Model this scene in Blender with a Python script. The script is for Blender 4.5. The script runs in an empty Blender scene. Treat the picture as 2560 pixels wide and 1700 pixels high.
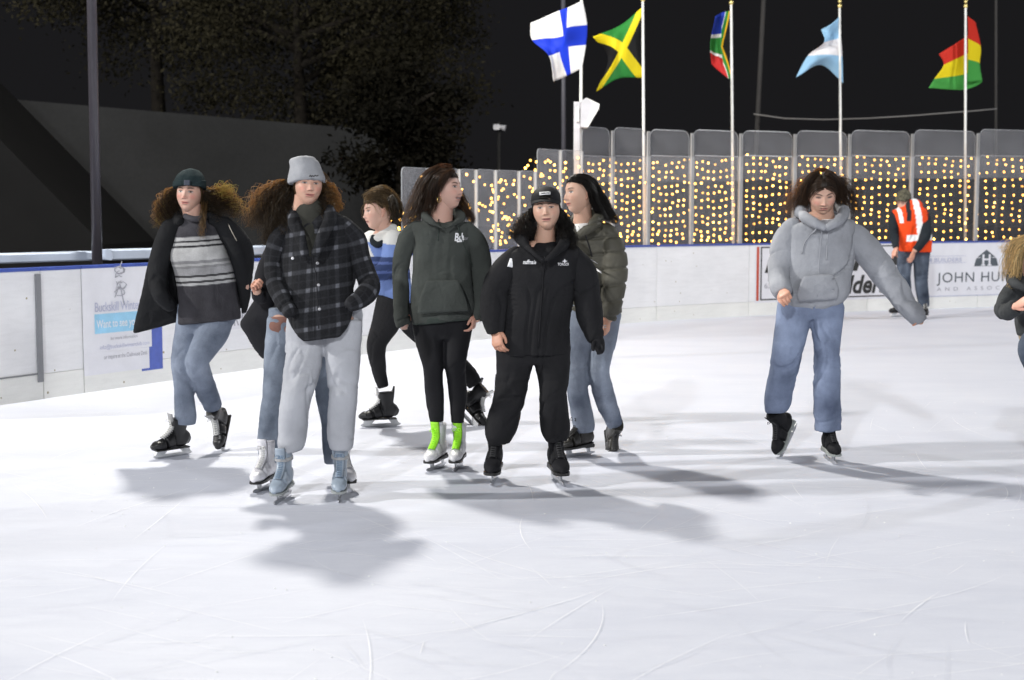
import bpy, math, random
import numpy as np
from mathutils import Vector, Matrix

# ------------------------------------------------------------------ scene, camera, light
SC = bpy.context.scene
COL = SC.collection
R = math.radians
F = 3500.0                      # focal length in photo pixels (photo 2560 x 1700)
CAMZ = 1.48
PITCH = math.atan(315.0 / F)
FW = np.array([0.0, math.cos(PITCH), -math.sin(PITCH)])
UP = np.array([0.0, math.sin(PITCH), math.cos(PITCH)])
CP = np.array([0.0, 0.0, CAMZ])

cam = bpy.data.cameras.new("camera")
cam.sensor_width = 36.0
cam.lens = F / 2560.0 * 36.0
cam.clip_end = 500.0
cam.dof.use_dof = True
cam.dof.focus_distance = 7.9
cam.dof.aperture_fstop = 3.2
camo = bpy.data.objects.new("camera", cam)
camo.location = (0, 0, CAMZ)
camo.rotation_euler = (math.pi / 2 - PITCH, 0, 0)
COL.objects.link(camo)
SC.camera = camo

wd = bpy.data.worlds.new("World")
SC.world = wd
wd.use_nodes = True
bg = wd.node_tree.nodes["Background"]
bg.inputs[0].default_value = (0.0100, 0.0098, 0.0108, 1)     # night sky over a lit rink
bg.inputs[1].default_value = 1.0

SC.view_settings.view_transform = 'Standard'
SC.view_settings.look = 'None'
SC.view_settings.exposure = 0.06
SC.view_settings.gamma = 1.0
SC.cycles.max_bounces = 6
SC.cycles.transparent_max_bounces = 24
SC.cycles.sample_clamp_indirect = 4.0
SC.cycles.use_denoising = True


def flood(name, loc, power, color=(1, 1, 1), radius=0.3):
    l = bpy.data.lights.new(name, 'POINT')
    l.energy = power
    l.color = color
    l.shadow_soft_size = radius
    o = bpy.data.objects.new(name, l)
    o.location = loc
    COL.objects.link(o)
    return o


LAMP = (-2.45, 13.0, 7.8)
flood("flood_light_back", LAMP, 3150, (1.0, 0.96, 0.88), 0.28)
flood("flood_light_side", (-30.0, 4.0, 15.5), 39000, (1.0, 0.98, 0.95), 0.6)
flood("flood_light_front", (-9.0, -25.0, 16.0), 25500, (0.96, 0.975, 1.0), 0.6)
flood("fill_light_front_side", (14.0, -12.0, 11.0), 5500, (0.96, 0.975, 1.0), 0.8)  # added weak fill from the front right, no known lamp there
flood("flood_light_far", (15.0, 18.0, 10.5), 3600, (0.97, 0.98, 1.0), 0.5)

# ------------------------------------------------------------------ placing helpers


def ray(px, py):
    return FW * F + np.array([1.0, 0, 0]) * (px - 1280.0) + UP * (850.0 - py)


def W(px, py, Y):
    """world point on the sight line through a photo pixel at world distance Y"""
    d = ray(px, py)
    return CP + d * (Y / d[1])


def G(px, py, z=0.0):
    d = ray(px, py)
    return CP + d * ((z - CAMZ) / d[2])


def mpp(p):
    """metres per photo pixel at a world point"""
    return float(np.dot(np.asarray(p) - CP, FW)) / F


# ------------------------------------------------------------------ vector noise
def _hash(ix, iy, iz):
    h = (ix * 374761393 + iy * 668265263 + iz * 2147483647 * 3 + 1274126177) & 0xFFFFFFFF
    h = ((h ^ (h >> 13)) * 1274126177) & 0xFFFFFFFF
    h = ((h ^ (h >> 16)) * 2246822519) & 0xFFFFFFFF
    return ((h ^ (h >> 15)) & 0xFFFF) / 32767.5 - 1.0


def vnoise(p):
    p = np.asarray(p, dtype=np.float64)
    i = np.floor(p).astype(np.int64)
    f = p - i
    f = f * f * f * (f * (f * 6 - 15) + 10)
    out = 0
    for dx in (0, 1):
        for dy in (0, 1):
            for dz in (0, 1):
                w = (f[:, 0] if dx else 1 - f[:, 0]) * (f[:, 1] if dy else 1 - f[:, 1]) * (f[:, 2] if dz else 1 - f[:, 2])
                out = out + w * _hash(i[:, 0] + dx, i[:, 1] + dy, i[:, 2] + dz)
    return out


def fbm(p, o=3):
    s = 0
    a = 1.0
    for k in range(o):
        s = s + a * vnoise(np.asarray(p) * (2.03 ** k) + 17.3 * k)
        a *= 0.5
    return s


# ------------------------------------------------------------------ materials
def newmat(name):
    m = bpy.data.materials.new(name)
    m.use_nodes = True
    nt = m.node_tree
    return m, nt, nt.nodes["Principled BSDF"]


def c4(c):
    return (c[0], c[1], c[2], 1.0)


def fabric(name, col, rough=0.9, bump=0.25, scale=420.0, var=0.18, vscale=7.0, col2=None, attr=False, spec=0.2, sheen=0.0, wr=0.0):
    """cloth and similar: colour with soft blotches, fine weave bump"""
    m, nt, b = newmat(name)
    N = nt.nodes
    L = nt.links
    tc = N.new("ShaderNodeTexCoord")
    n1 = N.new("ShaderNodeTexNoise")
    n1.inputs["Scale"].default_value = vscale
    n1.inputs["Detail"].default_value = 5
    L.new(tc.outputs["Object"], n1.inputs["Vector"])
    mx = N.new("ShaderNodeMix")
    mx.data_type = 'RGBA'
    ramp = N.new("ShaderNodeMapRange")
    ramp.inputs[1].default_value = 0.3
    ramp.inputs[2].default_value = 0.7
    L.new(n1.outputs["Fac"], ramp.inputs[0])
    L.new(ramp.outputs[0], mx.inputs[0])
    lo = tuple(x * (1 - var) for x in col)
    hi = col2 if col2 else tuple(min(1, x * (1 + var)) for x in col)
    mx.inputs[6].default_value = c4(lo)
    mx.inputs[7].default_value = c4(hi)
    src = mx.outputs[2]
    if attr:
        at = N.new("ShaderNodeAttribute")
        at.attribute_name = "Col"
        m2 = N.new("ShaderNodeMix")
        m2.data_type = 'RGBA'
        m2.blend_type = 'MULTIPLY'
        m2.inputs[0].default_value = 1.0
        L.new(src, m2.inputs[6])
        L.new(at.outputs["Color"], m2.inputs[7])
        src = m2.outputs[2]
    # fine grain in the colour too
    n2 = N.new("ShaderNodeTexNoise")
    n2.inputs["Scale"].default_value = scale
    n2.inputs["Detail"].default_value = 2
    L.new(tc.outputs["Object"], n2.inputs["Vector"])
    r2 = N.new("ShaderNodeMapRange")
    r2.inputs[3].default_value = 1 - var * 0.9
    r2.inputs[4].default_value = 1 + var * 0.9
    L.new(n2.outputs["Fac"], r2.inputs[0])
    m3 = N.new("ShaderNodeMix")
    m3.data_type = 'RGBA'
    m3.blend_type = 'MULTIPLY'
    m3.inputs[0].default_value = 1.0
    L.new(src, m3.inputs[6])
    L.new(r2.outputs[0], m3.inputs[7])
    L.new(m3.outputs[2], b.inputs["Base Color"])
    b.inputs["Roughness"].default_value = rough
    b.inputs["Specular IOR Level"].default_value = spec
    if sheen:
        b.inputs["Sheen Weight"].default_value = sheen
    bp = N.new("ShaderNodeBump")
    bp.inputs["Strength"].default_value = bump
    bp.inputs["Distance"].default_value = 0.003
    L.new(n2.outputs["Fac"], bp.inputs["Height"])
    last = bp
    if wr:
        n3 = N.new("ShaderNodeTexNoise")
        n3.inputs["Scale"].default_value = 26.0
        n3.inputs["Detail"].default_value = 4
        n3.inputs["Distortion"].default_value = 0.8
        L.new(tc.outputs["Object"], n3.inputs["Vector"])
        b2 = N.new("ShaderNodeBump")
        b2.inputs["Strength"].default_value = wr
        b2.inputs["Distance"].default_value = 0.012
        L.new(n3.outputs["Fac"], b2.inputs["Height"])
        L.new(bp.outputs[0], b2.inputs["Normal"])
        last = b2
    L.new(last.outputs[0], b.inputs["Normal"])
    return m


def plain(name, col, rough=0.5, metal=0.0, var=0.1, vscale=6.0, bump=0.05, spec=0.5, emit=0.0, attr=False):
    m = fabric(name, col, rough, bump, 90.0, var, vscale, spec=spec, attr=attr)
    b = m.node_tree.nodes["Principled BSDF"]
    b.inputs["Metallic"].default_value = metal
    if emit:
        b.inputs["Emission Color"].default_value = c4(col)
        b.inputs["Emission Strength"].default_value = emit
    return m


def plaid_mat():
    m = fabric("plaid_flannel", (0.5, 0.5, 0.5), 0.95, 0.3, 380, 0.15, attr=False)
    nt = m.node_tree
    N = nt.nodes
    L = nt.links
    b = N["Principled BSDF"]
    at = N.new("ShaderNodeAttribute")
    at.attribute_name = "pat"
    sp = N.new("ShaderNodeSeparateXYZ")
    L.new(at.outputs["Vector"], sp.inputs[0])

    def mth(op, a, v=None, c=None):
        n = N.new("ShaderNodeMath")
        n.operation = op
        for k, q in enumerate((a, v, c)):
            if q is None:
                continue
            if isinstance(q, (int, float)):
                n.inputs[k].default_value = q
            else:
                L.new(q, n.inputs[k])
        return n.outputs[0]

    def band(x, per, off, w):
        t = mth('FRACT', mth('ADD', mth('DIVIDE', x, per), off))
        d = mth('ABSOLUTE', mth('SUBTRACT', t, 0.5))
        r = N.new("ShaderNodeMapRange")
        r.inputs[1].default_value = w + 0.03
        r.inputs[2].default_value = w - 0.03
        L.new(d, r.inputs[0])
        return r.outputs[0]
    nz = N.new("ShaderNodeTexNoise")
    nz.inputs["Scale"].default_value = 140
    tc = N.new("ShaderNodeTexCoord")
    L.new(tc.outputs["Object"], nz.inputs["Vector"])
    mod = mth('MULTIPLY_ADD', nz.outputs["Fac"], 0.9, 0.45)
    U = band(sp.outputs[0], 0.105, 0.15, 0.10)
    V = band(sp.outputs[1], 0.098, 0.3, 0.11)
    U2 = band(sp.outputs[0], 0.105, 0.62, 0.035)
    V2 = band(sp.outputs[1], 0.098, 0.80, 0.035)
    s = mth('ADD', mth('MULTIPLY', U, 0.012), mth('MULTIPLY', V, 0.026))
    s = mth('ADD', s, mth('MULTIPLY', mth('MULTIPLY', U, V), 0.085))
    s = mth('ADD', s, mth('MULTIPLY', mth('MAXIMUM', U2, V2), 0.008))
    s = mth('MULTIPLY', mth('ADD', s, 0.016), mod)
    cb = N.new("ShaderNodeCombineColor")
    L.new(mth('MULTIPLY', s, 0.97), cb.inputs[0])
    L.new(s, cb.inputs[1])
    L.new(mth('MULTIPLY', s, 1.13), cb.inputs[2])
    for l in list(b.inputs["Base Color"].links):
        L.remove(l)
    L.new(cb.outputs[0], b.inputs["Base Color"])
    return m


def hair_mat(name, col, glow):
    m, nt, b = newmat(name)
    N = nt.nodes
    L = nt.links
    at = N.new("ShaderNodeAttribute")
    at.attribute_name = "Col"
    mx = N.new("ShaderNodeMix")
    mx.data_type = 'RGBA'
    mx.blend_type = 'MULTIPLY'
    mx.inputs[0].default_value = 1
    mx.inputs[6].default_value = c4(col)
    L.new(at.outputs["Color"], mx.inputs[7])
    L.new(mx.outputs[2], b.inputs["Base Color"])
    b.inputs["Roughness"].default_value = 0.42
    b.inputs["Specular IOR Level"].default_value = 0.35
    tr = N.new("ShaderNodeBsdfTranslucent")
    m2 = N.new("ShaderNodeMix")
    m2.data_type = 'RGBA'
    m2.blend_type = 'MULTIPLY'
    m2.clamp_result = True
    mx.clamp_result = True
    m2.inputs[0].default_value = 1
    m2.inputs[6].default_value = c4(glow)
    L.new(at.outputs["Color"], m2.inputs[7])
    L.new(m2.outputs[2], tr.inputs[0])
    ms = N.new("ShaderNodeMixShader")
    ms.inputs[0].default_value = 0.45
    L.new(b.outputs[0], ms.inputs[1])
    L.new(tr.outputs[0], ms.inputs[2])
    L.new(ms.outputs[0], N["Material Output"].inputs[0])
    return m


def skin_mat():
    m, nt, b = newmat("skin")
    N = nt.nodes
    L = nt.links
    at = N.new("ShaderNodeAttribute")
    at.attribute_name = "Col"
    L.new(at.outputs["Color"], b.inputs["Base Color"])
    b.inputs["Roughness"].default_value = 0.48
    b.inputs["Specular IOR Level"].default_value = 0.4
    b.inputs["Subsurface Weight"].default_value = 0.12
    b.inputs["Subsurface Radius"].default_value = (1.0, 0.35, 0.2)
    b.inputs["Subsurface Scale"].default_value = 0.008
    return m


# ------------------------------------------------------------------ object helpers
def link(o):
    COL.objects.link(o)
    return o


def tag(o, label=None, cat=None, group=None, kind=None):
    if label:
        o["label"] = label
    if cat:
        o["category"] = cat
    if group:
        o["group"] = group
    if kind:
        o["kind"] = kind
    return o


def empty(name, loc, label, cat, group=None):
    o = bpy.data.objects.new(name, None)
    o.location = [float(x) for x in loc]
    o.empty_display_size = 0.1
    link(o)
    return tag(o, label, cat, group)


def build(name, V, Fc, mat, parent=None, smooth=True, col=None, pat=None, local=False):
    """mesh object from world-space vertices (or local ones when local=True)"""
    V = np.asarray(V, dtype=np.float64).reshape(-1, 3)
    o_loc = np.zeros(3)
    if parent is not None and not local:
        o_loc = np.array(parent.location)
    elif parent is None and not local:
        o_loc = np.array([(V[:, 0].min() + V[:, 0].max()) / 2, (V[:, 1].min() + V[:, 1].max()) / 2, V[:, 2].min()])
    Vl = V - o_loc
    me = bpy.data.meshes.new(name)
    if isinstance(Fc, np.ndarray):
        n, k = Fc.shape
        me.vertices.add(len(Vl))
        me.vertices.foreach_set("co", Vl.astype(np.float32).ravel())
        me.loops.add(n * k)
        me.loops.foreach_set("vertex_index", Fc.astype(np.int32).ravel())
        me.polygons.add(n)
        me.polygons.foreach_set("loop_start", np.arange(0, n * k, k, dtype=np.int32))
        me.update(calc_edges=True)
        me.validate()
    else:
        me.from_pydata(Vl.tolist(), [], [list(f) for f in Fc])
        me.update()
    if smooth:
        me.polygons.foreach_set("use_smooth", np.ones(len(me.polygons), dtype=bool))
    if col is not None and len(me.vertices) == len(col):
        a = me.attributes.new("Col", 'FLOAT_COLOR', 'POINT')
        c = np.ones((len(col), 4), dtype=np.float32)
        c[:, :3] = col
        a.data.foreach_set("color", c.ravel())
    if pat is not None and len(me.vertices) == len(pat):
        a = me.attributes.new("pat", 'FLOAT_VECTOR', 'POINT')
        a.data.foreach_set("vector", np.asarray(pat, dtype=np.float32).ravel())
    for mm in (mat if isinstance(mat, (list, tuple)) else [mat]):
        me.materials.append(mm)
    o = bpy.data.objects.new(name, me)
    link(o)
    if parent is not None:
        o.parent = parent
    elif not local:
        o.location = o_loc
    return o


class MB:
    """collects simple closed shapes into one mesh"""

    def __init__(s):
        s.v = []
        s.f = []

    def add(s, V, Fc):
        n = len(s.v)
        s.v.extend([tuple(map(float, q)) for q in V])
        s.f.extend([tuple(int(i) + n for i in q) for q in Fc])
        return s

    def box(s, c, half, ax=None):
        ax = np.eye(3) if ax is None else np.asarray(ax)
        c = np.asarray(c, float)
        V = [c + ax[0] * half[0] * i + ax[1] * half[1] * j + ax[2] * half[2] * k for i in (-1, 1) for j in (-1, 1) for k in (-1, 1)]
        Fc = [(0, 1, 3, 2), (4, 6, 7, 5), (0, 4, 5, 1), (2, 3, 7, 6), (0, 2, 6, 4), (1, 5, 7, 3)]
        return s.add(V, Fc)

    def bevbox(s, c, half, bev, ax=None):
        """box with chamfered vertical-profile edges (octagon prism along axis 1)"""
        ax = np.eye(3) if ax is None else np.asarray(ax)
        c = np.asarray(c, float)
        a, b = half[0], half[2]
        prof = [(a - bev, b), (a, b - bev), (a, -b + bev), (a - bev, -b), (-a + bev, -b), (-a, -b + bev), (-a, b - bev), (-a + bev, b)]
        V = [c + ax[0] * x + ax[2] * z + ax[1] * half[1] * k for k in (-1, 1) for x, z in prof]
        n = 8
        Fc = [tuple(range(n)), tuple(range(2 * n - 1, n - 1, -1))]
        Fc += [(i, i + n, (i + 1) % n + n, (i + 1) % n) for i in range(n)]
        return s.add(V, Fc)

    def cyl(s, a, b, r0, r1=None, n=10):
        r1 = r0 if r1 is None else r1
        V, Fc = tube([tuple(a), tuple(b)], [r0, r1], n, smooth=False)
        return s.add(V, Fc)

    def tube(s, pts, rad, n=6):
        V, Fc = tube(pts, rad, n, smooth=False)
        return s.add(V, Fc)

    def prism(s, poly, off):
        """polygon (list of 3-d points) extruded by vector off"""
        n = len(poly)
        off = np.asarray(off, float)
        V = [np.asarray(p, float) for p in poly] + [np.asarray(p, float) + off for p in poly]
        Fc = [tuple(range(n)), tuple(range(2 * n - 1, n - 1, -1))]
        Fc += [(i, i + n, (i + 1) % n + n, (i + 1) % n) for i in range(n)]
        return s.add(V, Fc)

    def build(s, name, mat, parent=None, smooth=False, local=False):
        return build(name, s.v, s.f, mat, parent, smooth, local=local)


def catmull(P, n):
    """resample rows of P with a Catmull-Rom spline, n steps a span"""
    P = np.asarray(P, float)
    if len(P) < 3 or n <= 1:
        if n <= 1:
            return P
        t = np.linspace(0, 1, n + 1)[:, None]
        return np.vstack([P[i] * (1 - t[:-1]) + P[i + 1] * t[:-1] for i in range(len(P) - 1)] + [P[-1:]])
    E = np.vstack([2 * P[0] - P[1], P, 2 * P[-1] - P[-2]])
    out = []
    for i in range(1, len(E) - 2):
        p0, p1, p2, p3 = E[i - 1], E[i], E[i + 1], E[i + 2]
        for k in range(n):
            t = k / n
            out.append(0.5 * (2 * p1 + (p2 - p0) * t + (2 * p0 - 5 * p1 + 4 * p2 - p3) * t * t + (3 * p1 - p0 - 3 * p2 + p3) * t ** 3))
    out.append(P[-1])
    return np.array(out)


def tube(pts, rad, n=6, smooth=True, sub=4, caps=True):
    """round tube with parallel-transport frames"""
    P = np.asarray(pts, float)
    r = np.asarray(rad if hasattr(rad, '__len__') else [rad] * len(P), float)
    if smooth and len(P) > 2:
        Q = catmull(np.hstack([P, r[:, None]]), sub)
        P, r = Q[:, :3], np.maximum(Q[:, 3], 1e-4)
    T = np.gradient(P, axis=0)
    T /= np.linalg.norm(T, axis=1)[:, None] + 1e-12
    a = np.array([0, 0, 1.0]) if abs(T[0][2]) < 0.9 else np.array([1.0, 0, 0])
    u = np.cross(T[0], a)
    u /= np.linalg.norm(u)
    V = []
    ang = np.arange(n) * 2 * math.pi / n
    for i in range(len(P)):
        u = u - T[i] * np.dot(u, T[i])
        u /= np.linalg.norm(u) + 1e-12
        w = np.cross(T[i], u)
        V.append(P[i] + r[i] * (np.cos(ang)[:, None] * u + np.sin(ang)[:, None] * w))
    return ring_mesh(V, caps)


def ring_mesh(rings, caps=True):
    n = len(rings[0])
    V = np.vstack(rings)
    Fc = []
    for i in range(len(rings) - 1):
        for k in range(n):
            a, b = i * n + k, i * n + (k + 1) % n
            Fc.append((a, b, b + n, a + n))
    if caps:
        V = np.vstack([V, rings[0].mean(0), rings[-1].mean(0)])
        c0 = len(V) - 2
        m = (len(rings) - 1) * n
        Fc += [(c0, (k + 1) % n, k) for k in range(n)]
        Fc += [(c0 + 1, m + k, m + (k + 1) % n) for k in range(n)]
    return V, Fc


class Loft:
    """closed tube of superelliptic sections; keeps its axis for cloth patterns"""

    def __init__(s, C, wid, dep, seg=20, ex=2.3, sub=5, round0=False, round1=False, axes=None):
        C = np.asarray(C, float)
        M = np.hstack([C, np.asarray(wid, float)[:, None], np.asarray(dep, float)[:, None]])
        if axes is not None:
            M = np.hstack([M, np.asarray(axes, float)])
        Q = catmull(M, sub)
        P = Q[:, :3]
        w = np.maximum(Q[:, 3], 1e-3)
        d = np.maximum(Q[:, 4], 1e-3)
        T = np.gradient(P, axis=0)
        T /= np.linalg.norm(T, axis=1)[:, None] + 1e-12
        ang = np.arange(seg) * 2 * math.pi / seg
        ca = np.sign(np.cos(ang)) * np.abs(np.cos(ang)) ** (2 / ex)
        sa = np.sign(np.sin(ang)) * np.abs(np.sin(ang)) ** (2 / ex)
        rings = []
        s.U = []
        s.D = []
        for i in range(len(P)):
            if axes is not None:
                U = Q[i, 5:8] / (np.linalg.norm(Q[i, 5:8]) + 1e-12)
                D = np.array([0, 1.0, 0]) - U * U[1]
                D = D / (np.linalg.norm(D) + 1e-9)
            else:
                D = np.array([0, 1.0, 0]) - T[i] * T[i][1]
                nd = np.linalg.norm(D)
                D = D / nd if nd > 0.05 else np.array([0, 0, 1.0])
                U = np.cross(T[i], D)
                if U[0] < 0 and abs(T[i][2]) > 0.3:
                    U = -U
            s.U.append(U)
            s.D.append(D)
            rings.append((P[i], w[i], d[i]))

        def ring(p, U, D, ww, dd):
            return p + ca[:, None] * U * ww + sa[:, None] * D * dd
        out = []
        if round0:
            rr = min(w[0], d[0])
            for k in (80, 55, 30):
                out.append(ring(P[0] - T[0] * rr * math.sin(R(k)), s.U[0], s.D[0], w[0] * math.cos(R(k)), d[0] * math.cos(R(k))))
        for i in range(len(P)):
            out.append(ring(P[i], s.U[i], s.D[i], w[i], d[i]))
        if round1:
            rr = min(w[-1], d[-1])
            for k in (30, 55, 80):
                out.append(ring(P[-1] + T[-1] * rr * math.sin(R(k)), s.U[-1], s.D[-1], w[-1] * math.cos(R(k)), d[-1] * math.cos(R(k))))
        s.V, s.F = ring_mesh(out)
        s.P = P
        s.w = w
        s.d = d
        s.arc = np.concatenate([[0], np.cumsum(np.linalg.norm(np.diff(P, axis=0), axis=1))])


def join(shapes):
    V = []
    Fc = []
    n = 0
    for sh in shapes:
        v, f = (sh.V, sh.F) if isinstance(sh, Loft) else sh
        V.append(np.asarray(v, float))
        Fc += [tuple(i + n for i in q) for q in f]
        n += len(v)
    return np.vstack(V), Fc


def fuse(shapes, voxel=0.008, it=4, fac=0.5):
    """one continuous surface round all the shapes"""
    V, Fc = join(shapes)
    me = bpy.data.meshes.new("tmp")
    me.from_pydata(V.tolist(), [], [list(f) for f in Fc])
    o = bpy.data.objects.new("tmp", me)
    COL.objects.link(o)
    m = o.modifiers.new("r", 'REMESH')
    m.mode = 'VOXEL'
    m.voxel_size = voxel
    if it:
        s = o.modifiers.new("s", 'SMOOTH')
        s.iterations = it
        s.factor = fac
    dg = bpy.context.evaluated_depsgraph_get()
    ev = o.evaluated_get(dg)
    mm = ev.to_mesh()
    n = len(mm.vertices)
    co = np.zeros(n * 3, dtype=np.float32)
    mm.vertices.foreach_get("co", co)
    no = np.zeros(n * 3, dtype=np.float32)
    mm.vertices.foreach_get("normal", no)
    q = np.zeros(len(mm.loops), dtype=np.int32)
    mm.loops.foreach_get("vertex_index", q)
    ok = len(q) == len(mm.polygons) * 4
    Fq = q.reshape(-1, 4).copy() if ok else [tuple(p.vertices) for p in mm.polygons]
    ev.to_mesh_clear()
    bpy.data.objects.remove(o)
    bpy.data.meshes.remove(me)
    return co.reshape(-1, 3).astype(float), Fq, no.reshape(-1, 3).astype(float)


def pattern(V, lofts):
    """cloth coordinates in metres: round the nearest loft, along it, which loft"""
    best = np.full(len(V), 1e9)
    out = np.zeros((len(V), 3))
    for li, lf in enumerate(lofts):
        if not isinstance(lf, Loft):
            continue
        rr = np.maximum(lf.w, lf.d)
        D = np.linalg.norm(V[:, None, :] - lf.P[None], axis=2) / (np.maximum(rr, 0.8 * rr.max()) if getattr(lf, 'kind', '') == 'ribs' else rr * 0.85)[None]
        k = D.argmin(1)
        dm = D[np.arange(len(V)), k]
        sel = dm < best
        best = np.where(sel, dm, best)
        U = np.array(lf.U)[k]
        Dd = np.array(lf.D)[k]
        rel = V - lf.P[k]
        T = np.cross(U, Dd)
        a = (rel * U).sum(1)
        b = (rel * Dd).sum(1)
        zz = lf.arc[k] + np.abs((rel * T).sum(1)) * np.sign((rel * np.gradient(lf.P, axis=0)[k]).sum(1))
        u = np.arctan2(a, -b) * lf.w.mean()
        o = np.stack([u, zz, np.full(len(V), li)], 1)
        out[sel] = o[sel]
    return out


def wrinkle(V, N, amp, sc=(9, 9, 14), seed=0.0, ridged=True):
    q = V * np.array(sc) + seed
    q = q + 0.35 * np.stack([vnoise(V * 6 + 3 + seed), vnoise(V * 6 + 40), vnoise(V * 6 + 80)], 1)
    a = vnoise(q)
    b = vnoise(q * 2.1 + 9)
    if ridged:
        a = 1 - 2.2 * np.abs(a)
        b = 1 - 2.2 * np.abs(b)
    return V + N * (amp * (a + 0.45 * b))[:, None]
# ================================================================== THE SETTING
random.seed(4)
np.random.seed(4)
BASE_PX = [(-330, 1062), (0, 1013), (437, 950), (650, 921), (962, 880), (1181, 852), (1380, 828), (1553, 809), (1720, 798), (1887, 789),
           (2180, 777), (2500, 766), (2900, 753)]
_bp = catmull(np.array([G(x, y)[:2] for x, y in BASE_PX]), 24)
for _k in range(40):                                     # even out the pixel noise of the traced board line
    _bp[1:-1] = 0.5 * _bp[1:-1] + 0.25 * (_bp[:-2] + _bp[2:])
_seg = np.concatenate([[0], np.cumsum(np.linalg.norm(np.diff(_bp, axis=0), axis=1))])


def path(s):
    return np.array([np.interp(s, _seg, _bp[:, 0]), np.interp(s, _seg, _bp[:, 1])])


def ptan(s):
    d = path(s + 0.05) - path(s - 0.05)
    return d / np.linalg.norm(d)


def pnorm(s):
    t = ptan(s)
    return np.array([t[1], -t[0]])            # towards the ice


_ratio = np.array([path(s)[0] / path(s)[1] for s in _seg])


def s_at(px):
    """path length where a photo column meets the boards"""
    k = (px - 1280.0) / F / 1.0 * 1.0
    # column direction on the ground: x / forward distance, horizon height
    return float(np.interp(k / math.cos(PITCH) * 1.0, _ratio, _seg))


def strip(s0, s1, z0, z1, o0, o1, n=5):
    """closed wall piece along the board line; offsets are towards the ice"""
    rings = []
    for s in np.linspace(s0, s1, n + 1):
        p, nn = path(s), pnorm(s)
        a, b = p + nn * o0, p + nn * o1
        rings.append(np.array([[a[0], a[1], z0], [b[0], b[1], z0], [b[0], b[1], z1], [a[0], a[1], z1]]))
    V = np.vstack(rings)
    Fc = []
    for i in range(n):
        for k in range(4):
            a, b = i * 4 + k, i * 4 + (k + 1) % 4
            Fc.append((a, b, b + 4, a + 4))
    Fc += [(0, 1, 2, 3), (n * 4 + 3, n * 4 + 2, n * 4 + 1, n * 4)]
    return V, Fc


# ---- ice
def ice_mat():
    m, nt, b = newmat("rink_ice")
    N = nt.nodes
    L = nt.links
    tc = N.new("ShaderNodeTexCoord")
    n1 = N.new("ShaderNodeTexNoise")
    n1.inputs["Scale"].default_value = 0.9
    n1.inputs["Detail"].default_value = 6
    mp = N.new("ShaderNodeMapping")
    mp.inputs["Scale"].default_value = (1, 2.2, 1)
    L.new(tc.outputs["Object"], mp.inputs[0])
    L.new(mp.outputs[0], n1.inputs["Vector"])
    n2 = N.new("ShaderNodeTexNoise")
    n2.inputs["Scale"].default_value = 60
    n2.inputs["Detail"].default_value = 6
    n2.inputs["Roughness"].default_value = 0.7
    L.new(tc.outputs["Object"], n2.inputs["Vector"])
    # long scuffs left by skate blades
    n3 = N.new("ShaderNodeTexNoise")
    n3.inputs["Scale"].default_value = 3.0
    n3.inputs["Detail"].default_value = 8
    n3.inputs["Roughness"].default_value = 0.75
    n3.inputs["Distortion"].default_value = 1.2
    mp3 = N.new("ShaderNodeMapping")
    mp3.inputs["Scale"].default_value = (1, 4.5, 1)
    mp3.inputs["Rotation"].default_value = (0, 0, R(12))
    L.new(tc.outputs["Object"], mp3.inputs[0])
    L.new(mp3.outputs[0], n3.inputs["Vector"])
    mx = N.new("ShaderNodeMix")
    mx.data_type = 'RGBA'
    mx.inputs[6].default_value = (0.56, 0.585, 0.675, 1)
    mx.inputs[7].default_value = (0.695, 0.715, 0.785, 1)
    add = N.new("ShaderNodeMath")
    add.operation = 'ADD'
    L.new(n1.outputs["Fac"], add.inputs[0])
    L.new(n3.outputs["Fac"], add.inputs[1])
    add2 = N.new("ShaderNodeMath")
    add2.operation = 'MULTIPLY_ADD'
    L.new(n2.outputs["Fac"], add2.inputs[0])
    add2.inputs[1].default_value = 0.5
    L.new(add.outputs[0], add2.inputs[2])
    mr = N.new("ShaderNodeMapRange")
    mr.inputs[1].default_value = 0.75
    mr.inputs[2].default_value = 1.7
    L.new(add2.outputs[0], mr.inputs[0])
    L.new(mr.outputs[0], mx.inputs[0])
    L.new(mx.outputs[2], b.inputs["Base Color"])
    rr = N.new("ShaderNodeMapRange")
    rr.inputs[3].default_value = 0.32
    rr.inputs[4].default_value = 0.62
    L.new(n3.outputs["Fac"], rr.inputs[0])
    L.new(rr.outputs[0], b.inputs["Roughness"])
    b.inputs["Specular IOR Level"].default_value = 0.22
    bp = N.new("ShaderNodeBump")
    bp.inputs["Strength"].default_value = 0.22
    bp.inputs["Distance"].default_value = 0.004
    L.new(add2.outputs[0], bp.inputs["Height"])
    L.new(bp.outputs[0], b.inputs["Normal"])
    return m


M_ICE = ice_mat()
edge = [path(s) + pnorm(s) * -0.04 for s in np.linspace(0, _seg[-1], 90)]
poly = [(p[0], p[1], 0.0) for p in edge] + [(16, 21, 0), (18, 10, 0), (16, -16, 0), (-16, -16, 0), (-13, -2, 0)]
n = len(poly)
V = poly + [(x, y, -0.25) for x, y, z in poly]
Fc = [tuple(range(n - 1, -1, -1)), tuple(range(n, 2 * n))] + [(i, (i + 1) % n, (i + 1) % n + n, i + n) for i in range(n)]
tag(build("ice", V, Fc, M_ICE, None, smooth=False), "white rink ice with blade marks and soft shadows", "ice", kind="structure")
M_GROUND = fabric("dark_ground", (0.016, 0.016, 0.017), 0.95, 0.5, 30, 0.4, 0.6)
g = MB()
g.box((0, 40, -0.45), (160, 160, 0.15))
tag(g.build("ground", M_GROUND), "dark ground around the rink", "ground", kind="structure")

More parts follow.
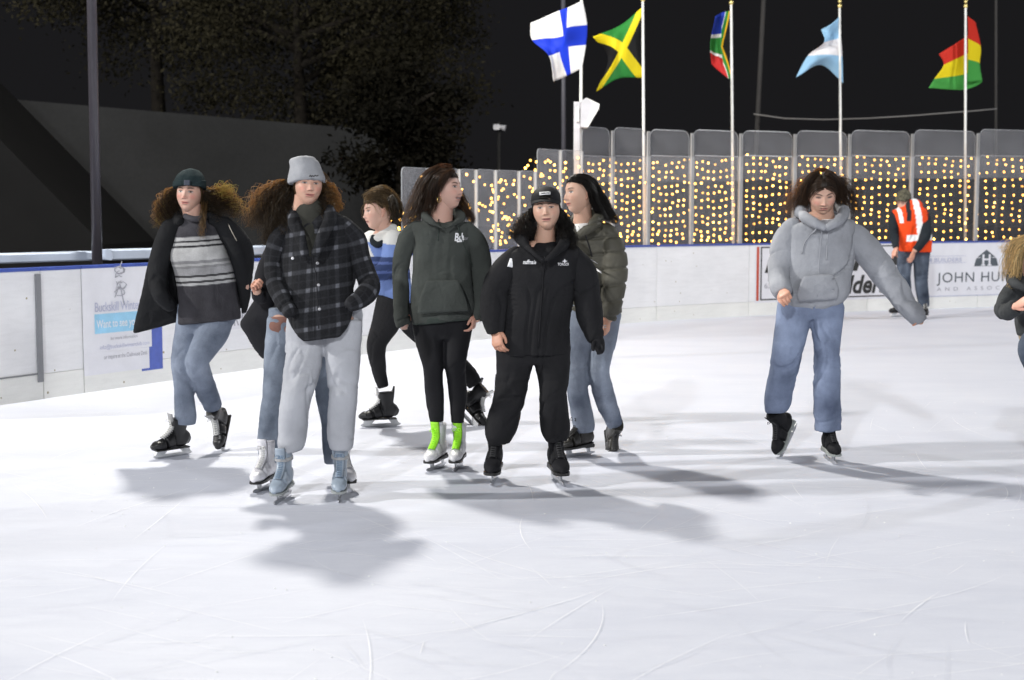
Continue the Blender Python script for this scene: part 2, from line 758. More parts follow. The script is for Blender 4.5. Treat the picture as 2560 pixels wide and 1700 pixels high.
# ---- blade marks: thin curved cuts and snow lines lying on the ice
M_CUT = plain("fresh_cut_snow", (0.93, 0.94, 0.96), 0.7, vscale=20)
M_OLD = plain("old_cut", (0.60, 0.62, 0.68), 0.5, vscale=20)


def marks(count, seed, wmin, wmax, z):
    rs = random.Random(seed)
    mb = MB()
    for _ in range(count):
        Y = rs.uniform(3.1, 9.5) if rs.random() < 0.75 else rs.uniform(9, 15)
        px = rs.uniform(-150, 2700)
        x = (px - 1280) / F * Y
        a = rs.gauss(0.15, 0.7) if rs.random() < 0.8 else rs.uniform(0, 6.28)
        L_ = rs.uniform(0.12, 1.1)
        kap = rs.gauss(0, 0.38)
        w = rs.uniform(wmin, wmax)
        pts = []
        for k in range(9):
            pts.append((x, Y))
            x += math.cos(a) * L_ / 8
            Y += math.sin(a) * L_ / 8
            a += kap * L_ / 8
        P = np.array(pts)
        T = np.gradient(P, axis=0)
        T /= np.linalg.norm(T, axis=1)[:, None]
        nn = np.stack([-T[:, 1], T[:, 0]], 1)
        ww = (w * np.sin(np.linspace(0.12, math.pi - 0.12, 9)))[:, None]
        if P[:, 1].max() > 15.3 or np.any(P[:, 0] < -0.55 * P[:, 1] + 3.0 - 0.62 * P[:, 1] + 0 * P[:, 0] - 20):
            continue
        A, B = P + nn * ww, P - nn * ww
        Vv = [(q[0], q[1], z) for q in A] + [(q[0], q[1], z) for q in B]
        mb.add(Vv, [(i, i + 1, i + 10, i + 9) for i in range(8)])
    return mb


tag(marks(420, 3, 0.0006, 0.0016, 0.004).build("blade_marks_pale", M_CUT), "thin white snow lines cut by blades in the ice", "blade marks", kind="stuff")
tag(marks(420, 8, 0.0005, 0.0013, 0.008).build("blade_marks_grey", M_OLD), "thin grey grooves cut by blades in the ice", "blade marks", kind="stuff")
mb = MB()
rs = random.Random(5)
for _ in range(420):                                   # loose ice shavings
    Y = rs.uniform(3.2, 13)
    x = (rs.uniform(-100, 2660) - 1280) / F * Y
    if x < -0.32 * Y:
        continue
    r_ = rs.uniform(0.002, 0.006)
    q = [(x + r_ * math.cos(a + rs.uniform(-.4, .4)), Y + r_ * math.sin(a), 0.001) for a in (0, 1.3, 2.5, 3.8, 5.0)]
    top = (x, Y, r_ * 0.9)
    mb.add(q + [top], [(i, (i + 1) % 5, 5) for i in range(5)] + [(4, 3, 2, 1, 0)])
tag(mb.build("ice_shavings", M_CUT), "tiny white ice shavings scattered over the rink", "ice shavings", kind="stuff")


# ---- boards
def board_mat(name, col):
    m = plain(name, col, 0.38, var=0.05, vscale=2.2, bump=0.03, spec=0.4)
    nt = m.node_tree
    N = nt.nodes
    L = nt.links
    b = N["Principled BSDF"]
    tc = N.new("ShaderNodeTexCoord")
    # puck specks and chips: small dark flecks of wear
    vo = N.new("ShaderNodeTexVoronoi")
    vo.inputs["Scale"].default_value = 7.0
    L.new(tc.outputs["Object"], vo.inputs["Vector"])
    nz = N.new("ShaderNodeTexNoise")
    nz.inputs["Scale"].default_value = 2.3
    L.new(tc.outputs["Object"], nz.inputs["Vector"])
    lim = N.new("ShaderNodeMath")
    lim.operation = 'MULTIPLY'
    L.new(nz.outputs["Fac"], lim.inputs[0])
    lim.inputs[1].default_value = 0.12
    lt = N.new("ShaderNodeMath")
    lt.operation = 'LESS_THAN'
    L.new(vo.outputs["Distance"], lt.inputs[0])
    L.new(lim.outputs[0], lt.inputs[1])
    old = b.inputs["Base Color"].links[0].from_socket
    mx = N.new("ShaderNodeMix")
    mx.data_type = 'RGBA'
    L.new(lt.outputs[0], mx.inputs[0])
    L.new(old, mx.inputs[6])
    mx.inputs[7].default_value = (0.36, 0.31, 0.20, 1)
    # long faint rubs
    n4 = N.new("ShaderNodeTexNoise")
    n4.inputs["Scale"].default_value = 5
    n4.inputs["Detail"].default_value = 7
    n4.inputs["Distortion"].default_value = 1.0
    mp = N.new("ShaderNodeMapping")
    mp.inputs["Scale"].default_value = (0.7, 0.7, 5)
    L.new(tc.outputs["Object"], mp.inputs[0])
    L.new(mp.outputs[0], n4.inputs["Vector"])
    r4 = N.new("ShaderNodeMapRange")
    r4.inputs[1].default_value = 0.4
    r4.inputs[2].default_value = 0.75
    r4.inputs[3].default_value = 1.0
    r4.inputs[4].default_value = 0.94
    L.new(n4.outputs["Fac"], r4.inputs[0])
    m5 = N.new("ShaderNodeMix")
    m5.data_type = 'RGBA'
    m5.blend_type = 'MULTIPLY'
    m5.inputs[0].default_value = 1
    L.new(mx.outputs[2], m5.inputs[6])
    L.new(r4.outputs[0], m5.inputs[7])
    L.new(m5.outputs[2], b.inputs["Base Color"])
    return m


M_BOARD = board_mat("white_board_plastic", (0.82, 0.82, 0.835))
M_KICK = board_mat("kick_plate_plastic", (0.82, 0.82, 0.79))
M_CAP = plain("blue_cap_rail", (0.045, 0.085, 0.36), 0.4)
M_GAP = plain("grey_gate_post", (0.20, 0.205, 0.22), 0.5)
BH = 1.055
JOINTS = [-320, 105, 207, 470, 690, 905, 1100, 1285, 1450, 1640, 1870, 2165, 2440, 2800]
BL = ["white rink board at the far left, gate panel before the grey post", "narrow white rink board between the grey gate post and the poster",
      "white rink board carrying the pale winter club poster", "white rink board behind the legs in the striped sweater group, with grey letters",
      "white rink board behind the grey sweatpants", "white rink board behind the striding boy", "white rink board between the green hoodie and black jacket",
      "white rink board behind the black capped skater", "plain white rink board just right of the olive jacket",
      "plain white rink board left of the red barred sign", "white rink board carrying the red barred sign with italic letters",
      "white rink board behind the worker in the orange vest", "white rink board at the far right, behind the child"]
for i in range(len(JOINTS) - 1):
    s0, s1 = s_at(JOINTS[i]) + 0.004, s_at(JOINTS[i + 1]) - 0.004
    mid = path((s0 + s1) / 2)
    root = empty("rink_board", (mid[0], mid[1], 0), BL[i], "rink board", "rink boards around the ice")
    mb = MB()
    mb.add(*strip(s0, s1, 0.203, BH - 0.026, -0.07, 0.0, 8))
    mb.build("board_panel", M_BOARD, root)
    mb = MB()
    mb.add(*strip(s0, s1, -0.02, 0.20, -0.07, 0.003, 8))
    mb.build("kick_plate", M_KICK, root)
    mb = MB()
    mb.add(*strip(s0, s1, BH - 0.025, BH, -0.10, 0.008, 8))
    mb.build("cap_rail", M_CAP, root)
    if i == 0:
        mb = MB()
        mb.add(*strip(s1 - 0.055, s1 - 0.002, 0.14, BH - 0.05, 0.0012, 0.016, 2))
        mb.build("gate_post", M_GAP, root)
        mb = MB()
        mb.add(*strip(s0, s1 - 0.056, 0.203, 0.213, 0.0012, 0.010, 6))
        mb.build("gate_sill", M_GAP, root)


# ---- lettering
_texts = {}


def text_mesh(body, shear=0.0, bold=0.0, space=1.0):
    cu = bpy.data.curves.new("txt", 'FONT')
    cu.body = body
    cu.size = 1.0
    cu.shear = shear
    cu.offset = bold
    cu.space_character = space
    cu.resolution_u = 4
    o = bpy.data.objects.new("txt", cu)
    COL.objects.link(o)
    dg = bpy.context.evaluated_depsgraph_get()
    ev = o.evaluated_get(dg)
    me = ev.to_mesh()
    V = np.array([tuple(v.co) for v in me.vertices])
    Fc = [tuple(p.vertices) for p in me.polygons]
    ev.to_mesh_clear()
    bpy.data.objects.remove(o)
    bpy.data.curves.remove(cu)
    V[:, 0] -= V[:, 0].min()
    return V[:, :2], Fc


def board_pt(s, z, off):
    p, nn = path(s), pnorm(s)
    q = p + nn * off
    return np.array([q[0], q[1], z])


def s_between(px0, px1, f):
    return s_at(px0) * (1 - f) + s_at(px1) * f


def zpx(px, py):
    """height of a photo pixel on the board face"""
    s = s_at(px)
    return W(px, py, path(s)[1])[2]


def board_text(name, body, px0, px1, zb, hgt, mat, parent, off=0.012, shear=0.0, bold=0.0, space=1.0, bend=True):
    V, Fc = text_mesh(body, shear, bold, space)
    w = V[:, 0].max()
    h = max(V[:, 1].max(), 0.68)
    s0, s1 = s_at(px0), s_at(px1)
    out = []
    for x, y in V:
        s = s0 + (s1 - s0) * x / w
        out.append(board_pt(s, zb + y / h * hgt, off))
    return build(name, out, Fc, mat, parent, smooth=False)


def board_rect(name, px0, px1, z0, z1, mat, parent, o0=0.002, o1=0.005):
    V, Fc = strip(s_at(px0), s_at(px1), z0, z1, o0, o1, 24)
    return build(name, V, Fc, mat, parent, smooth=False)


M_PAPER = plain("poster_paper", (0.76, 0.76, 0.80), 0.55, var=0.04)
M_LAV = plain("pale_lavender_ink", (0.46, 0.48, 0.62), 0.6)
M_GREYINK = plain("grey_ink", (0.34, 0.34, 0.38), 0.6)
M_SKYINK = plain("sky_blue_ink", (0.30, 0.58, 0.78), 0.6)
M_INK = plain("black_ink", (0.030, 0.030, 0.028), 0.6)
M_SLATEINK = plain("slate_ink", (0.085, 0.10, 0.115), 0.6)
M_REDINK = plain("red_ink", (0.50, 0.075, 0.04), 0.6)
M_WHITEINK = plain("white_ink", (0.78, 0.80, 0.84), 0.6)
M_BLUE = plain("blue_sheet", (0.075, 0.115, 0.42), 0.5, var=0.12, vscale=14)
M_SIGNW = plain("sign_white", (0.74, 0.74, 0.78), 0.5, var=0.03)

# poster with a blue sheet behind it
sm = path(s_at(300))
sg = empty("notice_poster", (sm[0], sm[1], 0.2), "white winter club poster with sky blue banner on the left boards", "poster")
zt, zb_ = zpx(300, 672), zpx(300, 928)
board_rect("backing_sheet", 352, 405, zpx(390, 923), zpx(365, 661), M_BLUE, sg, 0.002, 0.004)
board_rect("poster_sheet", 207, 378, zpx(378, 866), zpx(290, 668), M_PAPER, sg, 0.005, 0.007)
board_rect("poster_foot", 207, 371, zpx(290, 930), zpx(378, 866) - 0.001, M_PAPER, sg, 0.005, 0.007)
board_rect("banner_band", 236, 362, zpx(300, 829), zpx(300, 781), M_SKYINK, sg, 0.0085, 0.0095)
board_text("lettering", "Buckskill Winter", 237, 352, zpx(290, 776), 0.078, M_LAV, sg, space=0.95)
board_text("lettering", "Want to see your d", 240, 360, zpx(290, 816), 0.066, M_WHITEINK, sg, bold=0.012)
board_text("lettering", "for more information", 274, 342, zpx(310, 846), 0.026, M_GREYINK, sg)
board_text("lettering", "info@buckskillwinterclub.com", 247, 371, zpx(310, 867), 0.036, M_LAV, sg)
board_text("lettering", "or inquire at the Clubhouse Desk", 257, 365, zpx(310, 892), 0.036, M_GREYINK, sg)
mb = MB()
rs = random.Random(2)
for k in range(26):                                    # sketchy emblem: loose pen strokes of a skating bird
    t0 = rs.uniform(0, 6.28)
    cx, cz = rs.choice([(0, 0.14), (0.01, 0.10), (-0.01, 0.06), (0.02, 0.01), (0.0, -0.05)])
    pts = []
    for j in range(6):
        a = t0 + j * 0.35
        pts.append((cx + 0.055 * math.cos(a) + rs.gauss(0, .006), cz + 0.03 * math.sin(a) + rs.gauss(0, .004)))
    s_c = s_at(301)
    zc = zpx(301, 716)
    mb.tube([board_pt(s_c + a, zc + b, 0.010) for a, b in pts], 0.0032, 4)
for a0, b0, a1, b1 in ((0.0, 0.02, 0.045, -0.16), (-0.01, 0.0, -0.06, -0.09), (0.0, 0.16, 0.03, 0.21)):
    mb.tube([board_pt(s_at(301) + a0, zpx(301, 716) + b0, 0.010), board_pt(s_at(301) + a1, zpx(301, 716) + b1, 0.010)], 0.005, 4)
mb.build("emblem", M_GREYINK, sg)

sm = path(s_at(600))
sg = empty("board_advert", (sm[0], sm[1], 0.5), "grey capital letters on the board between the striped sweater and grey beanie", "advert")
board_rect("advert_sheet", 540, 690, zpx(600, 822), zpx(600, 770), M_SIGNW, sg)
board_text("lettering", "OUR BEST", 548, 650, zpx(600, 812), 0.125, M_GREYINK, sg, off=0.008, bold=0.02)

sm = path(s_at(2060))
sg = empty("board_sign", (sm[0], sm[1], 0.2), "black framed sign with red bar and italic letters behind the grey hoodie", "sign")
board_rect("sign_sheet", 1884, 2312, zpx(1900, 757), zpx(1900, 611), M_SIGNW, sg)
board_rect("red_bar", 1888, 1894, zpx(1891, 752), zpx(1891, 617), M_REDINK, sg, 0.006, 0.008)
zt, zb_ = zpx(1900, 617), zpx(1900, 751)
for (x0, x1, a, b) in ((1898, 2240, zt - 0.018, zt), (1898, 2240, zb_, zb_ + 0.018), (1898, 1901, zb_ + 0.018, zt - 0.018), (2237, 2240, zb_ + 0.018, zt - 0.018)):
    board_rect("frame_line", x0, x1, a, b, M_INK, sg, 0.006, 0.008)
board_text("lettering", "Industrial", 1908, 2243, zpx(2000, 678), 0.30, M_INK, sg, off=0.008, shear=0.25, bold=0.03)
board_text("lettering", "Builders", 2052, 2216, zpx(2100, 733), 0.27, M_INK, sg, off=0.008, shear=0.25, bold=0.03)
board_text("lettering", "63", 1908, 1924, zpx(1908, 721), 0.075, M_GREYINK, sg, off=0.008)

sm = path(s_at(2450))
sg = empty("board_sign", (sm[0], sm[1], 0.2), "white sign with slate arch emblem and thin capitals right of the worker", "sign")
board_rect("sign_sheet", 2316, 2700, zpx(2400, 740), zpx(2400, 606), M_SIGNW, sg)
for py in (607, 739):
    board_rect("frame_line", 2316, 2700, zpx(2400, py) - 0.006, zpx(2400, py) + 0.006, M_LAV, sg, 0.006, 0.008)
board_text("lettering", "CUSTOM BUILDERS", 2258, 2398, zpx(2380, 654), 0.062, M_LAV, sg, off=0.008, bold=0.012)
for py in (640, 657):
    board_rect("rule_line", 2318, 2408, zpx(2360, py) - 0.003, zpx(2360, py) + 0.003, M_LAV, sg, 0.006, 0.008)
board_text("lettering", "JOHN HUM", 2337, 2520, zpx(2400, 705), 0.155, M_SLATEINK, sg, off=0.008, space=1.1)
board_text("lettering", "AND ASSOC", 2338, 2494, zpx(2400, 726), 0.058, M_GREYINK, sg, off=0.008, space=2.0)
# serif feet under the tall letters
# arch emblem
s_c = s_at(2459)
z0, z1 = zpx(2459, 665), zpx(2459, 624)
hw = (s_at(2489) - s_at(2429)) / 2
prof = [(-1, 0), (-0.86, 0.42), (-0.66, 0.60), (0, 1.0), (0.66, 0.60), (0.86, 0.42), (1, 0)]
fr = [board_pt(s_c + hw * a, z0 + (z1 - z0) * b, 0.0062) for a, b in prof]
nn3 = np.array([*pnorm(s_c), 0]) * 0.0015
mb = MB()
mb.prism(fr, nn3)
mb.build("arch_emblem", M_SLATEINK, sg)
mb = MB()
for a, b, c, d in ((-0.34, -0.18, 0.05, 0.72), (0.18, 0.34, 0.05, 0.72), (-0.18, 0.18, 0.36, 0.46), (-0.42, -0.10, 0.02, 0.10), (0.10, 0.42, 0.02, 0.10), (-0.84, -0.46, 0.5, 0.54), (0.46, 0.84, 0.5, 0.54)):
    mb.prism([board_pt(s_c + hw * x, z0 + (z1 - z0) * y, 0.009) for x, y in ((a, c), (b, c), (b, d), (a, d))], nn3)
mb.build("arch_columns", M_SIGNW, sg)


# ---- acrylic shields with posts
def glass_mat(name, haze, grey):
    m = bpy.data.materials.new(name)
    m.use_nodes = True
    nt = m.node_tree
    N = nt.nodes
    L = nt.links
    out = N["Material Output"]
    b = N["Principled BSDF"]
    b.inputs["Base Color"].default_value = (grey, grey, grey * 1.05, 1)
    b.inputs["Roughness"].default_value = 0.3
    tc = N.new("ShaderNodeTexCoord")
    n1 = N.new("ShaderNodeTexNoise")
    n1.inputs["Scale"].default_value = 2.5
    n1.inputs["Detail"].default_value = 7
    L.new(tc.outputs["Object"], n1.inputs["Vector"])
    mr = N.new("ShaderNodeMapRange")
    mr.inputs[1].default_value = 0.25
    mr.inputs[2].default_value = 0.8
    mr.inputs[3].default_value = haze * 0.65
    mr.inputs[4].default_value = haze * 1.5
    L.new(n1.outputs["Fac"], mr.inputs[0])
    tr = N.new("ShaderNodeBsdfTransparent")
    mx = N.new("ShaderNodeMixShader")
    L.new(mr.outputs[0], mx.inputs[0])
    L.new(tr.outputs[0], mx.inputs[1])
    L.new(b.outputs[0], mx.inputs[2])
    L.new(mx.outputs[0], out.inputs[0])
    return m


M_GLASS = glass_mat("scuffed_acrylic", 0.055, 0.5)
M_GLASS2 = glass_mat("hazy_acrylic", 0.13, 0.5)
M_GLASS3 = glass_mat("cloudy_acrylic", 0.24, 0.5)
M_GEDGE = plain("acrylic_edge", (0.33, 0.34, 0.36), 0.3)
M_POST = plain("aluminium_post", (0.42, 0.42, 0.42), 0.45, metal=0.3)
M_WIRE = plain("dark_wire", (0.02, 0.018, 0.012), 0.7)
mBULB = bpy.data.materials.new("warm_bulb_glow")
mBULB.use_nodes = True
_b = mBULB.node_tree.nodes["Principled BSDF"]
_b.inputs["Base Color"].default_value = (0.9, 0.6, 0.2, 1)
_b.inputs["Emission Color"].default_value = (1.0, 0.46, 0.065, 1)
_b.inputs["Emission Strength"].default_value = 9.0
mBULB.cycles.emission_sampling = 'FRONT'


def bulb_mesh(r):
    V, Fc = tube([(0, 0, -r), (0, 0, -r * 0.7), (0, 0, 0), (0, 0, r * 0.7), (0, 0, r)], [r * .2, r * .74, r, r * .74, r * .2], 8, smooth=False)
    me = bpy.data.meshes.new("bulb")
    me.from_pydata([tuple(v) for v in V], [], [tuple(f) for f in Fc])
    me.polygons.foreach_set("use_smooth", np.ones(len(me.polygons), dtype=bool))
    me.materials.append(mBULB)
    return me


BULB = bulb_mesh(0.0150)
BULBS = [BULB]
for _nm, _st, _cl in (("dim_bulb_glow", 4.0, (1.0, 0.42, 0.05, 1)), ("bright_bulb_glow", 13.0, (1.0, 0.50, 0.09, 1))):
    _m = mBULB.copy()
    _m.name = _nm
    _q = _m.node_tree.nodes["Principled BSDF"]
    _q.inputs["Emission Color"].default_value = _cl
    _q.inputs["Emission Strength"].default_value = _st
    _me = BULB.copy()
    _me.materials.clear()
    _me.materials.append(_m)
    BULBS.append(_me)
BULB_S = bulb_mesh(0.012)


def pane(s0, s1, z0, z1, off, th, rad, mat, parent, name="pane"):
    """flat acrylic sheet with rounded top corners plus its brighter cut edge"""
    a, b = board_pt(s0, 0, off), board_pt(s1, 0, off)
    ax = (b - a)[:2]
    Ln = np.linalg.norm(ax)
    ax3 = np.array([ax[0] / Ln, ax[1] / Ln, 0])
    nr = np.array([ax3[1], -ax3[0], 0]) * th
    pr = [(0, z0), (Ln, z0)]
    for k in range(5):
        t = R(90 * k / 4)
        pr.append((Ln - rad + rad * math.cos(t), z1 - rad + rad * math.sin(t)))
    for k in range(5):
        t = R(90 + 90 * k / 4)
        pr.append((rad + rad * math.cos(t), z1 - rad + rad * math.sin(t)))
    P3 = [a * np.array([1, 1, 0]) + ax3 * x + np.array([0, 0, z]) for x, z in pr]
    mb = MB()
    mb.prism(P3, nr)
    o = mb.build(name, mat, parent)
    eb = MB()
    eb.tube([p + nr * 0.5 for p in P3[1:]] + [P3[0] + nr * 0.5], 0.0045, 4)
    eb.build("pane_edge", M_GEDGE, o if parent is None else parent)
    return o


# (left column, right column, top pixel, upper sheet?, label)
BAYS = [(1015, 1081, 419, 0, "short hazy rink shield at the left end of the glass run"),
        (1083, 1158, 421, 0, "short hazy rink shield just behind the green hoodie's head"),
        (1160, 1200, 423, 0, "narrow short rink shield right of the green hoodie's face"),
        (1202, 1248, 424, 0, "narrow short rink shield above the green hoodie's shoulder"),
        (1250, 1306, 426, 0, "short rink shield left of the black cap"),
        (1308, 1346, 427, 0, "short rink shield behind the black cap, last before the taller ones"),
        (1350, 1408, 373, 0, "mid height shield, first of the taller run, glowing with bulbs"),
        (1410, 1460, 376, 0, "mid height shield behind the loudspeaker post"),
        (1462, 1536, 318, 1, "tall rink shield right of the loudspeaker post"),
        (1538, 1623, 320, 1, "tall rink shield crossed by the pole of the green and gold flag"),
        (1626, 1731, 325, 1, "tall rink shield with rounded top left of the many coloured flag's pole"),
        (1733, 1851, 326, 1, "tall rink shield crossed by the many coloured flag's pole"),
        (1854, 1984, 328, 1, "tall rink shield left of the grey hoodie's head"),
        (1987, 2119, 328, 1, "tall rink shield behind the grey hoodie's head"),
        (2122, 2274, 327, 1, "tall rink shield left of the worker's cap"),
        (2277, 2436, 326, 1, "tall rink shield crossed by the red yellow green flag's pole"),
        (2439, 2610, 325, 1, "tall rink shield at the right end of the view")]
rs = random.Random(11)
for i, (x0, x1, ty, up, lab) in enumerate(BAYS):
    s0, s1 = s_at(x0), s_at(x1)
    mid = path((s0 + s1) / 2)
    root = empty("rink_shield", (mid[0], mid[1], BH), lab, "rink shield", "acrylic shields standing on the boards")
    xm = (x0 + x1) / 2
    ztop = zpx(xm, ty)
    zmid = zpx(xm, 390) if up else ztop
    pane(s0 + 0.004, s1 - 0.004, BH + 0.002, zmid, -0.055, 0.012, 0.05, M_GLASS3 if i < 7 else (M_GLASS2 if i < 12 else M_GLASS), root)
    if up:
        pane(s0 + 0.03, s1 - 0.03, zmid - 0.35, ztop, -0.085, 0.010, 0.11, M_GLASS2, root)
    mb = MB()
    pw = 0.032 if up else 0.014
    c = board_pt(s1, 0, -0.05)
    t3 = np.array([*ptan(s1), 0])
    n3 = np.array([*pnorm(s1), 0])
    mb.bevbox((c[0], c[1], (BH + zmid) / 2), (pw, (zmid - BH) / 2 - 0.001, 0.022), 0.006, [t3, np.array([0, 0, 1.0]), n3])
    if up:
        for q in (-0.016, 0.016):
            mb.box((c[0] + t3[0] * q, c[1] + t3[1] * q, (zmid + ztop) / 2 - 0.02), (0.007, 0.012, (ztop - zmid) / 2 - 0.01), [t3, n3, np.array([0, 0, 1.0])])
    mb.build("shield_post", M_POST, root)
    # string lights hanging behind this shield
    lroot = empty("string_lights", (mid[0], mid[1], BH), "warm bulb curtain behind the " + lab.replace("rink shield", "shield"), "string lights", "curtains of warm bulbs")
    lroot["label"] = ("warm white string lights hung behind the " + lab.replace(" rink shield", " shield"))
    words = lroot["label"].split()
    lroot["label"] = " ".join(words[:16])
    spots = []
    wires = MB()
    if i < 6:  # scattered bulbs stand in for light reflections in these short panes
        rows = 12
        for r_ in range(rows):
            z = BH + 0.10 + (ztop - BH - 0.2) * r_ / (rows - 1)
            for k in range(rs.choice((2, 3, 3, 4)) if (x1 - x0) > 50 else rs.choice((1, 2, 3))):
                if i == 0 and r_ > 5:
                    continue
                spots.append((rs.uniform(0.08, 0.92), z + rs.gauss(0, 0.03), rs.random() < 0.45))
    else:
        ncol = {6: 4, 7: 4, 8: 6, 9: 6, 10: 7, 11: 8}.get(i, 8)
        rows = 12 if i > 11 else 12
        zt2 = zmid - (0.03 if up else 0.10)
        for r_ in range(rows):
            for k in range(ncol):
                f = (k + 0.5) / ncol
                z = BH + 0.05 + (zt2 - BH - 0.05) * r_ / (rows - 1)
                sag = 0.075 * (1 - (2 * f - 1) ** 2) if i < 12 else 0.02 * math.sin(5 * f + r_)
                ph = {10: -0.15, 11: 0.15}.get(i, 0)
                z -= sag * (1 if r_ > 1 else r_ * .5 + .0) + ph * 0.3 * (f - 0.5) * 0
                spots.append((f + rs.gauss(0, 0.012), z + rs.gauss(0, 0.014), False))
        for k in range(ncol):
            f = (k + 0.5) / ncol
            wires.tube([board_pt(s0 + (s1 - s0) * f, z, -0.135) for z in np.linspace(BH + 0.02, zt2, 6)], 0.0025, 4)
    for f, z, small in spots:
        o = bpy.data.objects.new("bulb", BULB_S if small else BULBS[rs.choice((0, 0, 0, 1, 2))])
        p = board_pt(s0 + (s1 - s0) * min(max(f, 0.02), 0.98), z, -0.14 - rs.random() * (0.03 if i > 7 else 0.25))
        o.location = p - np.array(lroot.location)
        o.parent = lroot
        link(o)
    if wires.v:
        wires.build("wire", M_WIRE, lroot)
    else:
        wires.tube([board_pt(s0 + (s1 - s0) * f, BH + 0.1 + 0.5 * f, -0.16) for f in (0.1, 0.5, 0.9)], 0.0025, 4)
        wires.build("wire", M_WIRE, lroot)

# ---- bench rail behind the left boards
M_ALU = plain("aluminium_plank", (0.50, 0.57, 0.70), 0.45, metal=0.0, vscale=3, bump=0.02)
M_WOOD = fabric("weathered_wood", (0.10, 0.085, 0.07), 0.9, 0.4, 60, 0.3)
root_p = W(200, 650, 13.2)
bench = empty("bleacher_bench", (root_p[0], root_p[1], 0), "pale aluminium bench plank behind the left boards", "bench")


def rail(x0, y0, x1, y1, Y0, Y1, hpx, name):
    a, b = W(x0, y0, Y0), W(x1, y1, Y1)
    d = b - a
    Ln = np.linalg.norm(d)
    d = d / Ln
    nn = np.cross(d, (0, 0, 1.0))
    nn /= np.linalg.norm(nn)
    mb = MB()
    h = hpx * mpp((a + b) / 2) / 2
    mb.bevbox((a + b) / 2, (0.12, Ln / 2, h), 0.012, [nn, d, np.cross(nn, d)])
    return mb.build(name, M_ALU, bench)


rail(-300, 655, 229, 639, 11.4, 13.0, 24, "plank")
rail(256, 637, 700, 624, 13.1, 15.6, 24, "plank")
for px in (105, 205, 330, 460):
    s = s_at(px)
    mb = MB()
    p = board_pt(s, 0.0, -0.55)
    mb.bevbox((p[0], p[1], 0.5), (0.05, 0.5, 0.05), 0.008, [np.array([1.0, 0, 0]), np.array([0, 0, 1.0]), np.array([0, 1.0, 0])])
    mb.build("bench_leg", M_WOOD, bench)

# ---- lamp post on the left
M_DPOLE = plain("painted_steel_pole", (0.055, 0.05, 0.06), 0.35, vscale=3)
pb = W(241, 560, 12.8)
lp = empty("lamp_post", (pb[0], pb[1], -0.15), "tall dark lamp post behind the left boards", "lamp post")
mb = MB()
topx = W(229, 0, 12.8)
tdir = (topx - np.array([pb[0], pb[1], pb[2]]))
ztop = 7.95
ptop = pb + tdir * ((ztop - pb[2]) / tdir[2])
pbase = pb + tdir * ((-0.15 - pb[2]) / tdir[2])
mb.cyl(pbase, ptop, 0.048, 0.038, 14)
mb.build("pole", M_DPOLE, lp, smooth=True)
mb = MB()
mb.tube([ptop - np.array([0, 0, 0.1]), ptop + np.array([0.4, 0.05, 0.12]), (LAMP[0] - 0.1, LAMP[1], 8.12)], [0.03, 0.028, 0.025], 8)
mb.build("lamp_arm", M_DPOLE, lp, smooth=True)
mb = MB()
mb.bevbox((LAMP[0], LAMP[1], 8.16), (0.30, 0.26, 0.03), 0.02)
mb.build("flood_housing", M_DPOLE, lp)

# ---- building wall and dark shed behind the left boards
M_SLATE = fabric("slate_wall_cladding", (0.022, 0.0225, 0.023), 0.85, 0.15, 14, 0.2, 0.5)
a, b = W(-420, 210, 27), W(1090, 338, 31)
mb = MB()
d = (b - a) * np.array([1, 1, 0])
nrm = np.cross(d, (0, 0, 1.0))
nrm = -nrm / np.linalg.norm(nrm) * 5.0
mb.prism([(a[0], a[1], -0.3), (b[0], b[1], -0.3), tuple(b), tuple(a)], nrm)
bd = mb.build("building", M_SLATE)
tag(bd, "long slate grey building wall beyond the left boards", "building")
M_TARP = fabric("dark_tarp", (0.004, 0.004, 0.0042), 0.9, 0.2, 30, 0.2, 1.5)
q = [W(-500, -160, 20.5), W(258, 612, 20.5)]
mb = MB()
mb.prism([(q[0][0], 20.5, -0.3), (q[1][0], 20.5, -0.3), (q[1][0], 20.5, q[1][2]), (q[0][0], 20.5, q[0][2])], (0, 3.0, 0))
tag(mb.build("lean_to_shed", M_TARP), "black sloping lean-to roof beyond the left boards", "shed")

# ---- trees over the building
M_BARK = fabric("bark", (0.010, 0.008, 0.006), 0.95, 0.6, 40, 0.3)
M_LEAF = fabric("olive_leaves", (0.009, 0.0085, 0.005), 0.8, 0.1, 60, 0.5, 0.5, col2=(0.034, 0.030, 0.017), spec=0.1)


M_LEAFD = fabric("shaded_leaves", (0.004, 0.004, 0.003), 0.8, 0.1, 60, 0.5, 0.8, col2=(0.010, 0.009, 0.006), spec=0.05)  # darkened leaf copy for the added tree, shade put into its colour


